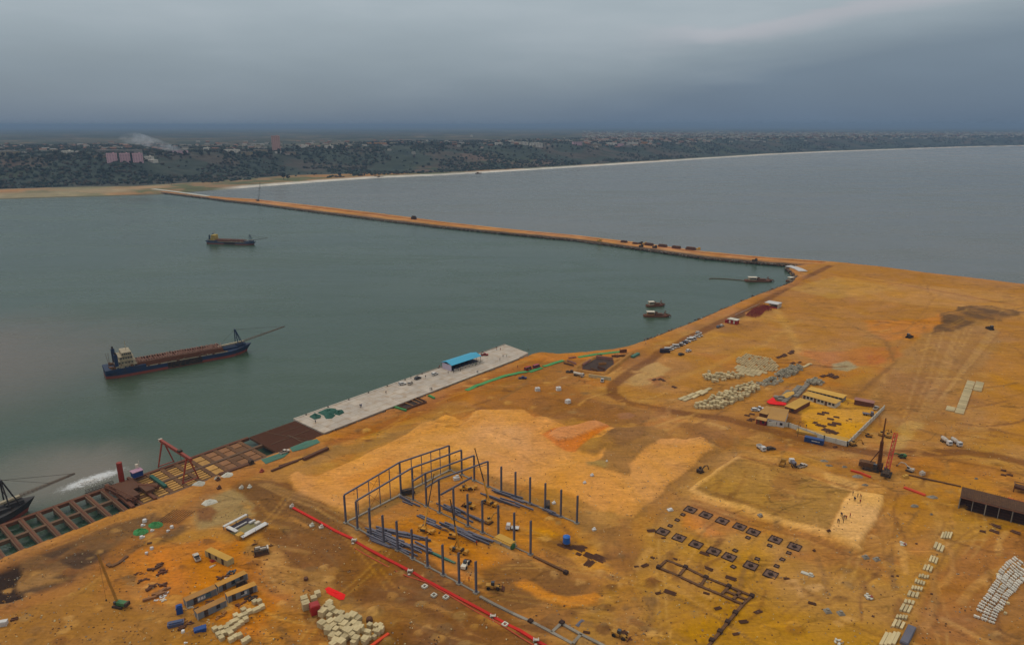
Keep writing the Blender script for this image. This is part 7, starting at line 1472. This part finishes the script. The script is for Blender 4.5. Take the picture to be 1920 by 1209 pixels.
    g_.bar((bx - .4 * sc, -.9, zb + ah), (bx - .4 * sc, .9, zb + ah), .5 * sc).bar((bx, -B * .2, zb + ah * .45), (bx, B * .2, zb + ah * .45), .25 * sc).obj('a_frame', top, t)
    b0_ = Vector((h - L * .22, 0, D + 2.2 * sc)); b1_ = Vector((bx + 4 * sc, 0, D + 3.0 * sc)); tp = Vector((h + boomL, 0, D + 3.0 * sc + boom_up))
    MB().bar(b0_, b1_, 1.4 * sc, .7 * sc).obj('conveyor', M_cream, t); bo = MB().lattice(b1_, tp, 1.0 * sc, .5 * sc, 14, .1).bar(b1_, tp, .22 * sc, .1); bo.obj('discharge_boom', mat('boom_grey', (112, 98, 84), .8, 0, .3), t)
    MB().bar((bx - .4 * sc, 0, zb + ah), tp, .1).bar((bx - .4 * sc, .6, zb + ah), b1_.lerp(tp, .55), .08).bar((bx - .4 * sc, 0, zb + ah), (h - L * .2, B * .3, D + 1), .08).obj('stay', M_dark, t)
    return t
s1, s2 = P(200, 712, -3), P(470, 662, -3); n_ = Vector((-(s2 - s1).y, (s2 - s1).x, 0)).normalized(); cS = (s1 + s2) / 2 + n_ * 6.0
sand_carrier('large blue and red sand carrier with twin blue funnels at anchor in the near harbour', (cS.x, cS.y, -3), ang(s1, s2), (s2 - s1).length, 13.5, M_hb, M_cream, boomL=23, boom_up=4.5)
s1, s2 = P(386, 457, -3), P(472, 460, -3); n_ = Vector((-(s2 - s1).y, (s2 - s1).x, 0)).normalized(); cS = (s1 + s2) / 2 + n_ * 5
sand_carrier('smaller sand carrier with a yellow deckhouse anchored in the far harbour', (cS.x, cS.y, -3), ang(s1, s2), (s2 - s1).length, 10.5, mat('ship_teal_blue', (30, 60, 84), .6, 0, .3), M_sy, boomL=17, boom_up=3)
bw_ = P(70, 946, -1.5); sB = (bw_ - QA).dot(E1) - 2.5; LL = 74.0
sand_carrier('dark-hulled sand carrier moored against the open quay deck at the left edge', tuple(Q(sB - LL / 2, -8.6, -3)), QANG, LL, 12.5, M_hk, M_cream, boomL=15.5, boom_up=1.5)
o = MB(); bx_, by_ = 0, 0
# spray and foam where the boom discharges
fc = P(170, 903, -3); mb = MB()
for k in range(260):
    a_, rr_ = R.uniform(0, 6.28), abs(R.gauss(0, 1)); x, y = math.cos(a_) * rr_ * 5.5, math.sin(a_) * rr_ * 3.0; xr = x * math.cos(QANG) - y * math.sin(QANG); yr = x * math.sin(QANG) + y * math.cos(QANG)
    zt_ = max(.03, .5 * math.exp(-rr_ * rr_) * R.uniform(.2, 1)); s_ = R.uniform(.08, .3) * (1.2 - min(rr_, 2) * .4); mb.box(xr, yr, 0.01, s_ * 1.6, s_, zt_, R.uniform(0, 3))
tag(mb.obj('foam', mat('foam_white', (214, 212, 206), .9, 0, .1, (190, 185, 175)), None, (fc.x, fc.y, -2.99)), None, None, None, 'stuff')
def workboat(label, p, rz, L, B, parts=0):
    t = thing('work_boat', label, 'boat', (p.x, p.y, -3), rz); hull_part(L, B, -1, 1.1, 0, 1.2, .5, 14).obj('hull', M_rust, t)
    MB().box(0, 0, 1.05, L * .9, B * .8, .12).obj('deck', M_rustd, t)
    c = MB().box(-L * .22, 0, 1.1, L * .28, B * .6, 2.3).obj('cabin', M_cream if parts != 1 else M_wood, t); MB().box(-L * .22, 0, 3.4, L * .33, B * .72, .18).obj('cabin_roof', M_cloth, c); MB().box(-L * .22, -B * .3 - .04, 2.2, L * .22, .06, .7).obj('cabin_window', M_glass, c)
    MB().box(L * .12, 0, 1.1, L * .3, B * .5, 1.1).box(L * .02, B * .2, 1.1, L * .1, B * .2, 2.0).obj('machinery', M_rustd, t)
    for sy in (-1, 1): MB().bar((L * .32, sy * B * .3, 1.1), (L * .38, sy * .3, 4.2), .25).obj('a_frame_leg', M_rust, t)
    MB().bar((L * .35, 0, 2.6), (L * .62, 0, .4), .5, .6).bar((L * .38, 0, 4.2), (L * .6, 0, 1.0), .1).obj('ladder_boom', M_wooddk, t); return t
k5 = lambda x, y: Z('K', x, y, -3)
workboat('upper one of two rusty work boats off the shore road', k5(240,472), .2, 13, 5); workboat('lower one of two rusty work boats off the shore road, with a flat hull', k5(250,570), -.05, 17, 5.5, 1)
workboat('long rusty dredger with a floating pipe trailing to its left', k5(1215,238), -.05, 22, 7); workboat('rusty boat drawn up at the bend of the shore by the causeway', k5(1545,235), .5, 14, 5)
mb = MB(); p0 = k5(755,222); pts = [k5(x, y) for x, y in ((755,222),(770,214),(850,216),(950,222),(1040,230),(1090,236))]
for a, b_ in zip(pts[:-1], pts[1:]): mb.cyl((a - p0) + Vector((0, 0, .25)), (b_ - p0) + Vector((0, 0, .25)), .3, 8)
tag(mb.obj('floating_pipe', M_wooddk, None, p0), 'thin floating pipe trailing left of the long rusty dredger', 'pipe')
pts = [P(1477, 499.5), P(1485, 501), P(1496, 504.5), P(1506, 509.5)]
mb = MB(); p0 = pts[0]
for a, b_ in zip(pts[:-1], pts[1:]): mb.bar(a - p0 + Vector((0, 0, .35)), b_ - p0 + Vector((0, 0, .35)), 7.5, .5)
tag(mb.obj('geotextile_sheet', mat('geotextile', (200, 198, 196), .8, 0, .1), None, (p0.x, p0.y, .1)), 'white protective sheet curved round the end of the causeway', 'sheet')

# ================================================================== CAUSEWAY: STACKS, CRANE, TRESTLE
k3 = lambda x, y, z=0: P(960 + x / 4, 200 + y / 4, z)
gs = proto('pile_stack', MB().box(0, 0, 0, 9, 5, 1.6).box(0, 0, 1.6, 8, 3.6, .7), M_rustd, 'x', 'stack', None)
aC = ang(k3(480,1000), k3(1900,1165))
for i, (x, y, s_) in enumerate(((840,1018,.8), (925,1030,.7), (1028,1040,1), (1130,1050,1), (1232,1062,1), (1340,1073,1.1))): put(gs, (*k3(x, y).to_2d(), 0.05), aC, (s_ * 1.0, s_ * .8, s_ * 1.1), '%s dark stack on the causeway, counted from the far shore' % ('first', 'second', 'third', 'fourth', 'fifth', 'sixth')[i], 'dark stacks on the causeway')
for i, (x, y) in enumerate(((965,1030), (995,1035), (968,1052), (655,1010), (1070,1060), (1395,1075), (1820,1160))): tag(MB().box(0, 0, 0, 4.5, 2.4, 1.6).box(1.2, 0, 1.6, 1.8, 2.2, 1.2).obj('site_vehicle', [M_dark, M_yroof][i % 2], None, (*k3(x, y).to_2d(), .05), aC), 'small vehicle on the causeway ' + ['left of the third dark stack', 'touching the third dark stack', 'on the near edge below the second stack', 'alone left of all the dark stacks', 'between the third and fourth stacks', 'right of the last dark stack', 'near the landward end of the causeway'][i], 'vehicle')
q_ = P(484, 377, 0); crawler('distant crawler crane with an upright boom at the far end of the causeway', (q_.x, q_.y, 0), .3, 80, 30, M_dark, 1.6, True, tip=1.2)
tag(MB().box(0, 0, 0, 7, 4, 3).box(0, 0, 3, 5, 3, 1.5).obj('site_vehicle', M_dark, None, (*P(776, 411).to_2d(), .05), aC), 'small dark vehicle alone on the middle of the causeway', 'vehicle')
mb = MB(); pts = [P(287, 354.5, 1.0), P(330, 359.8, .8), P(390, 368.0, .5)]; p0 = pts[0]
for a, b_ in zip(pts[:-1], pts[1:]): mb.bar(a - p0, b_ - p0, 9, .5)
o = mb.obj('concrete_road', M_concw, None, p0); o['kind'] = 'structure'
strip_pts = [(1478,500),(1500,506),(1530,514)]

# ================================================================== FAR BUILDINGS
def block_building(name, label, p, w_, d_, h_, wallm, roofm, rz=0.0, floors=5, bays=6, group=None, cat='building'):
    zb = p.z - 3; t = thing(name, label, cat, (p.x, p.y, zb), rz, group); h_ += 3
    MB().box(0, 0, 0, w_, d_, h_).obj('wall', wallm, t); MB().box(0, 0, h_ + .02, w_ + .8, d_ + .8, .6).box(w_ * .2, 0, h_ + .6, 3, 3, 2).obj('roof', roofm, t)
    mb = MB(); fh = (h_ - 4) / floors
    for k in range(floors):
        for j in range(bays): mb.box(-w_ / 2 + w_ * (j + .5) / bays, -d_ / 2 - .05, 3.6 + k * fh + fh * .25, w_ / bays * .3, .12, fh * .4)
    mb.obj('window', mat('far_window', (128, 100, 108), .6, 0, 0), t); return t
for i, x in enumerate((211, 235.5, 259.5)): block_building('apartment_block', '%s of the three pink apartment blocks on the left bluff' % ('left', 'middle', 'right')[i], far_pt(x, 304.5), 22, 12, 20, M_pink, M_pink, .5, 6, 4)
block_building('apartment_tower', 'tall salmon tower block standing alone above the bluff', far_pt(518.5, 283), 23, 20, 41, M_tower, M_tower, .33, 12, 4)
M_fw = mat('far_cream', (180, 176, 164), .9, 0, .1); M_fy = mat('far_sand', (150, 136, 108), .9, 0, .1); M_fo = mat('far_orange', (190, 132, 70), .9, 0, .1); M_fr = mat('far_rust_roof', (130, 92, 74), .9, 0, .2, rnd=.3); M_fg = mat('far_grey_roof', (128, 126, 120), .9, 0, .2, rnd=.3)
M_fb = mat('far_bright', (214, 208, 194), .9, 0, .05)
for x, y, w_, h_, wm, lb in ((1005,276,46,14,M_fw,'cream hospital-like block with white roofs on the central bluff'), (975,271,60,8,M_fw,'long pale wing behind the cream block on the central bluff'), (1082,273,36,14,M_pink,'pale pink block on the plateau right of the scar in the bluff'), (1118,273,40,6,M_fy,'low sand-coloured building right of the pale pink block'), (1145,272,50,8,M_fw,'long white building in the row right of the pale pink block'), (1163,274,24,10,M_pink,'small pinkish building in the row on the plateau'),
                          (1180,270,70,6,M_fw,'longest low white building in the row on the plateau'), (1208,270,26,9,M_fo,'orange building at the right end of the row'), (1175,276,40,5,M_fg,'grey low building below the row on the plateau'), (192,297,30,7,M_fy,'yellowish house left of the pink apartment blocks'), (280,300,18,8,M_fw,'pale house right of the pink apartment blocks'), (284,304,26,5,M_fw,'low pale house below the one right of the pink blocks'),
                          (210,287,80,7,M_fg,'long grey roof behind the pink apartment blocks'), (250,287,40,7,M_fg,'shorter grey roof behind the right pink block'), (18,289,50,7,M_fy,'long tan building at the left edge of the plateau'), (2,292,16,10,M_fy,'small yellow building cut by the left edge'), (127,288,24,6,M_fw,'small white building between left edge and pink blocks'), (337,287,40,7,M_pink,'pinkish roofs at the foot of the smoke'), (617,279,24,9,M_fw,'bright white building right of the salmon tower'),
                          (572,277,22,8,M_fw,'pale house just right of the salmon tower'), (545,288,30,5,M_fy,'tan low building below the salmon tower'), (490,285,40,6,M_fy,'tan low building left of the salmon tower'), (388,283,14,8,M_fw,'tiny white house right of the smoke'), (435,285,40,6,M_fw,'white roofs between the smoke and the tower'), (463,289,26,6,M_fy,'sandy house left of the low building by the tower'), (706,270,70,5,M_fo,'bare orange building site on the bluff top'), (884,257,16,10,M_fw,'small white mast house on the plain beyond the bluff'), (935,272,26,8,M_fw,'white house left of the cream block'), (958,268,22,9,M_fw,'white house touching the pale wing')):
    wm = M_fb if wm is M_fw else wm; block_building('distant_building', lb, far_pt(x, y), w_, 16, h_, wm, M_fb if wm is M_fb else M_fg, R.uniform(-.3, .3), 2, 4)
hm1 = MB().box(0, 0, 0, 12, 9, 5); hm1.add([(-6.4, -4.9, 5), (6.4, -4.9, 5), (6.4, 4.9, 5), (-6.4, 4.9, 5), (-6.4, 0, 7.4), (6.4, 0, 7.4)], [(0, 1, 5, 4), (2, 3, 4, 5), (0, 4, 3), (1, 2, 5)], 1)
hs_ = []
for wm, rm in ((M_fw, M_fr), (M_fy, M_fg), (M_fw, M_fg), (M_fr, M_fr)): hs_.append(proto('house', hm1, [wm, rm], 'low house in the hazy town on the plateau', 'house', 'houses of the hazy town'))
def town(n):
    out = []; HYs = H.Y.reshape(730, 620)[:, 0]; HX2 = H.X.reshape(730, 620); HZ2 = H.Z.reshape(730, 620)
    while len(out) < n:
        x = R.uniform(1090, 1930) if R.random() < .95 else R.uniform(0, 1090); f_ = (x - 1090) / 830
        dist = R.uniform(2350 + max(0, f_) * 1500, 6800) if R.random() < .75 else R.uniform(2500, 8500)
        if x < 1090: dist = R.uniform(1750 + x * .5, 2600 + x * .9)
        a = (x - 960) / F; Y = dist; X = a * Y * .99
        i = int(np.argmin(np.abs(HYs - Y))); z = float(np.interp(X, HX2[i], HZ2[i])); sh = float(np.interp(X, shoreW[:, 0], shoreW[:, 1]))
        if z < 38 or Y - sh < 250: continue
        out.append((X, Y, z))
    return sorted(out, key=lambda q: q[1])
tw = town(3300)
for q_ in tw[:300]: put(R.choice(hs_), (q_[0], q_[1], q_[2] - 1.0), R.uniform(-.6, .6), (R.uniform(.8, 1.7), R.uniform(.8, 1.3), R.uniform(.7, 1.2)))
mb = MB()
for X_, Y_, z_ in tw[300:]:
    s_ = R.uniform(.8, 1.7); c, n = math.cos(R.uniform(-.6, .6)), 0; w_ = 14 * s_; d_ = 10 * s_; mb.box(X_, Y_, z_ - 1, w_, d_, R.uniform(4, 8), R.uniform(-.6, .6), R.choice([0, 0, 1, 2, 3]))
tag(mb.obj('distant_town', [M_fw, M_fy, M_fr, M_fg]), None, None, None, 'stuff')
# ------------------------------------------------------------------ woods
M_leaf = [mat('foliage_dark', (40, 48, 46), 1, 0, .5, (66, 80, 48), .05, rnd=.3, spec=0), mat('foliage_mid', (52, 60, 52), 1, 0, .5, (48, 62, 42), .05, rnd=.3, spec=0), mat('foliage_brown', (70, 64, 56), 1, 0, .5, (60, 66, 44), .05, rnd=.3, spec=0)]
ico = bpy.data.meshes.new('ico'); import bmesh as _bm
b_ = _bm.new(); _bm.ops.create_icosphere(b_, subdivisions=1, radius=1); IV = [tuple(v_.co) for v_ in b_.verts]; b_.verts.index_update(); IF = [tuple(v_.index for v_ in f_.verts) for f_ in b_.faces]; b_.free()
IVn = np.array(IV); IFn = np.array(IF)
def clumps(name, pts, rad, mats, jit=.35, flat=.75):
    n = len(pts); P0 = np.array(pts); S = NR.uniform(*rad, n); V_ = IVn[None] * (1 + NR.uniform(-jit, jit, (n, len(IV), 1))) * S[:, None, None] * np.array([1, 1, flat]) + P0[:, None, :]
    Fa = IFn[None] + (np.arange(n) * len(IV))[:, None, None]
    me = bpy.data.meshes.new(name); V_ = V_.reshape(-1, 3); Fa = Fa.reshape(-1, 3)
    me.vertices.add(len(V_)); me.vertices.foreach_set('co', V_.astype(np.float32).ravel()); me.loops.add(len(Fa) * 3); me.loops.foreach_set('vertex_index', Fa.astype(np.int32).ravel())
    me.polygons.add(len(Fa)); me.polygons.foreach_set('loop_start', np.arange(0, len(Fa) * 3, 3, dtype=np.int32)); me.polygons.foreach_set('material_index', np.repeat(NR.randint(0, len(mats), n), len(IF)).astype(np.int32)); me.update(calc_edges=True)
    for m_ in mats: me.materials.append(m_)
    o = bpy.data.objects.new(name, me); COL.objects.link(o); return o
HYs = H.Y.reshape(730, 620)[:, 0]; HX2 = H.X.reshape(730, 620); HZ2 = H.Z.reshape(730, 620)
def hzf(X_, Y_): i = int(np.searchsorted(HYs, Y_)); i = min(max(i, 0), 729); return float(np.interp(X_, HX2[i], HZ2[i]))
pts = []
while len(pts) < 15000:
    x = R.uniform(-60, 1980); a = (x - 960) / F; Yd = R.uniform(1350, 5200) if R.random() < .8 else R.uniform(1350, 2600); X_ = a * Yd * .99
    sh = float(np.interp(X_, shoreW[:, 0], shoreW[:, 1])); d = Yd - sh; b0_ = 230 if X_ < -450 else 60
    if d < b0_ or d > 1500: continue
    dens = float(vnoise(np.array([X_ / 90]), np.array([Yd / 90]), 5)[0]) * .6 + float(vnoise(np.array([X_ / 260]), np.array([Yd / 260]), 8)[0]) * .5
    if dens < .52 and R.random() < .93: continue
    pts.append((X_, Yd, hzf(X_, Yd) + R.uniform(0, 3)))
tag(clumps('woodland', pts, (1.6, 5.2), M_leaf), None, None, None, 'stuff')
# ------------------------------------------------------------------ single trees on the skyline and the beach
def tree_proto(kind):
    t = thing('broadleaf_tree', 'x', 'tree', (0, 0, 0)); hh_ = 9
    MB().cyl((0, 0, -1), (0, 0, 4.5), .45, 8, .28).bar((0, 0, 3.5), (1.8, .6, 6.2), .25).bar((0, 0, 3.5), (-1.6, -.8, 6.0), .25).bar((0, 0, 4), (.2, 1.4, 7), .2).obj('trunk', M_wooddk, t)
    cp = []
    for k in range(46):
        a_, r_ = R.uniform(0, 6.28), R.uniform(.3, 4.2) ; z = R.uniform(4.5, 10.5); r_ *= 1 - abs(z - 7) / 6; cp.append((math.cos(a_) * r_, math.sin(a_) * r_, z))
    c = clumps('crown', cp, (.7, 1.5), [M_leaf[kind], M_leaf[(kind + 1) % 3]], .45); c.parent = t; return t
TP = [tree_proto(0), tree_proto(1), tree_proto(2)]; tn = 0
for x in list(np.linspace(4, 1080, 92)) + [555, 640, 1010, 790, 830]:
    yb = float(np.interp(x, [0, 200, 330, 420, 560, 620, 700, 780, 860, 960, 1080], [298, 292, 291, 288, 283, 279, 274, 270, 272, 277, 280])) + R.uniform(-3, 9)
    p_ = far_pt(x + R.uniform(-6, 6), yb); s_ = R.uniform(.75, 1.5)
    if p_.z < 20: continue
    k = R.randrange(3); tp = TP[k]; lab = ['dark rounded tree among the trees along the top of the bluff', 'mid-green tree among the trees along the top of the bluff', 'brownish tree among the trees along the top of the bluff'][k]
    dup(tp, (p_.x, p_.y, p_.z - .3), R.uniform(0, 6), lab, 'trees along the bluff top, ' + ('dark', 'green', 'brown')[k], s_)
for i, (x, y, s_, lb) in enumerate(((317,345,1.7,'dark tree clump on the beach near the trestle bridge'), (322,346,1.3,'second dark tree touching the first on the beach by the trestle'), (532,337,1.6,'dark tree alone on the sandy spit'), (540,338,1.3,'second dark tree on the sandy spit'))):
    p_ = P(x, y, 1); dup(TP[0], (p_.x, p_.y, .4), i, lb, None, s_)
for t_ in TP:
    for ch in list(t_.children): bpy.data.objects.remove(ch)
    bpy.data.objects.remove(t_)
for i, (x, y) in enumerate(((706,332), (712,332.3), (897,325), (150,362))):
    p_ = P(x, y, -2); tag(MB().prof([(-9, 0), (9, 0), (11, 2.2), (-10, 2.2)], -2, 2).box(-3, 0, 2.2, 6, 2.6, 2).obj('fishing_boat', M_wooddk, None, (p_.x, p_.y, -3.3), R.uniform(.3, .9)), ['left one of two dark boats at the far beach', 'right one of two dark boats at the far beach', 'dark boat by the middle of the far beach', 'small boat at the left beach'][i], 'boat')
# smoke
m = bpy.data.materials.new('smoke'); m.use_nodes = True; t = NT(m.node_tree); t.n.remove(t.n['Principled BSDF'])
pv = t.new('ShaderNodeVolumePrincipled'); pv.inputs['Color'].default_value = (.92, .95, 1, 1); tcn = t.new('ShaderNodeTexCoord')
nz = t.noise(tcn.outputs['Object'], .045, 4, .6); t.put(pv.inputs['Density'], t.math('MULTIPLY', t.smooth(nz, .38, .62), .014)); t.put(t.n['Material Output'].inputs['Volume'], pv.outputs[0])
p0 = far_pt(362, 294); rings = []
for k in range(9):
    f_ = k / 8; cx_, cz_ = -f_ * 130 - f_ * f_ * 30, 2 + f_ * 52 * (1 - .1 * f_); r_ = 4 + 20 * f_ ** .8
    rings.append([(cx_ + math.cos(a) * r_ * 1.1, math.sin(a) * r_ * 1.6, cz_ + math.cos(a + .5) * r_ * .55) for a in np.linspace(0, 2 * math.pi, 12, endpoint=False)])
tag(MB().loft(rings).obj('smoke', m, None, p0), None, None, None, 'stuff')
# rock armour along the causeway and the harbour shore
rk = []
for k in range(5200):
    if k % 3: i_ = R.randrange(NA - 1); q_ = Nn[i_] + (Ff[i_] - Nn[i_]) * R.uniform(-.03, .045); rk.append((q_[0] + R.gauss(0, .6), q_[1] + R.gauss(0, .6), -2.6 + R.random() * 1.4))
    else:
        i_ = R.randrange(len(shore_px) - 1); f_ = R.random(); a = P(*shore_px[i_]).lerp(P(*shore_px[i_ + 1]), f_); rk.append((a.x + R.gauss(0, 1.0) - .8, a.y + R.gauss(0, 1.0) + .8, -2.3 + R.random() * 1.2))
tag(clumps('rock_armour', rk, (.35, 1.1), [M_concg, M_wooddk, M_dark, M_beam], .45, .7), None, None, None, 'stuff')
# loose stones and litter over the yard, too many to count
sp_ = []; zs = []
for k in range(7000):
    cx, cy = R.choice([(R.uniform(1150, 1920), R.uniform(860, 1209)), (R.uniform(0, 640), R.uniform(930, 1209)), (R.uniform(640, 1250), R.uniform(700, 1209)), (R.uniform(1200, 1900), R.uniform(640, 860))])
    p = P(cx, cy)
    if k % 3 == 0 and sp_: q_ = sp_[R.randrange(len(sp_))]; p = Vector((q_[0] + R.gauss(0, .9), q_[1] + R.gauss(0, .9), 0))
    if (p - QA).dot(E2) < 24: continue
    sp_.append((p.x, p.y, gz(p.x, p.y) + .02))
tag(clumps('scattered_stones', sp_, (.06, .26), [M_earth, M_concg, M_wooddk, M_rustd, M_concy], .45, .6), None, None, None, 'stuff')
for me in [x for x in bpy.data.meshes if x.users == 0]: bpy.data.meshes.remove(me)

# ================================================================== HAZE
HAZE_D = 0.00013
m = bpy.data.materials.new('haze'); m.use_nodes = True; t = NT(m.node_tree); t.n.remove(t.n['Principled BSDF'])
pv = t.new('ShaderNodeVolumePrincipled'); pv.inputs['Color'].default_value = (0.28, 0.40, 0.56, 1); pv.inputs['Density'].default_value = HAZE_D; pv.inputs['Anisotropy'].default_value = 0.0
t.put(t.n['Material Output'].inputs['Volume'], pv.outputs[0])
o = MB().box(0, 15000, -13, 62000, 46000, 151).obj('haze', m); o['kind'] = 'stuff'
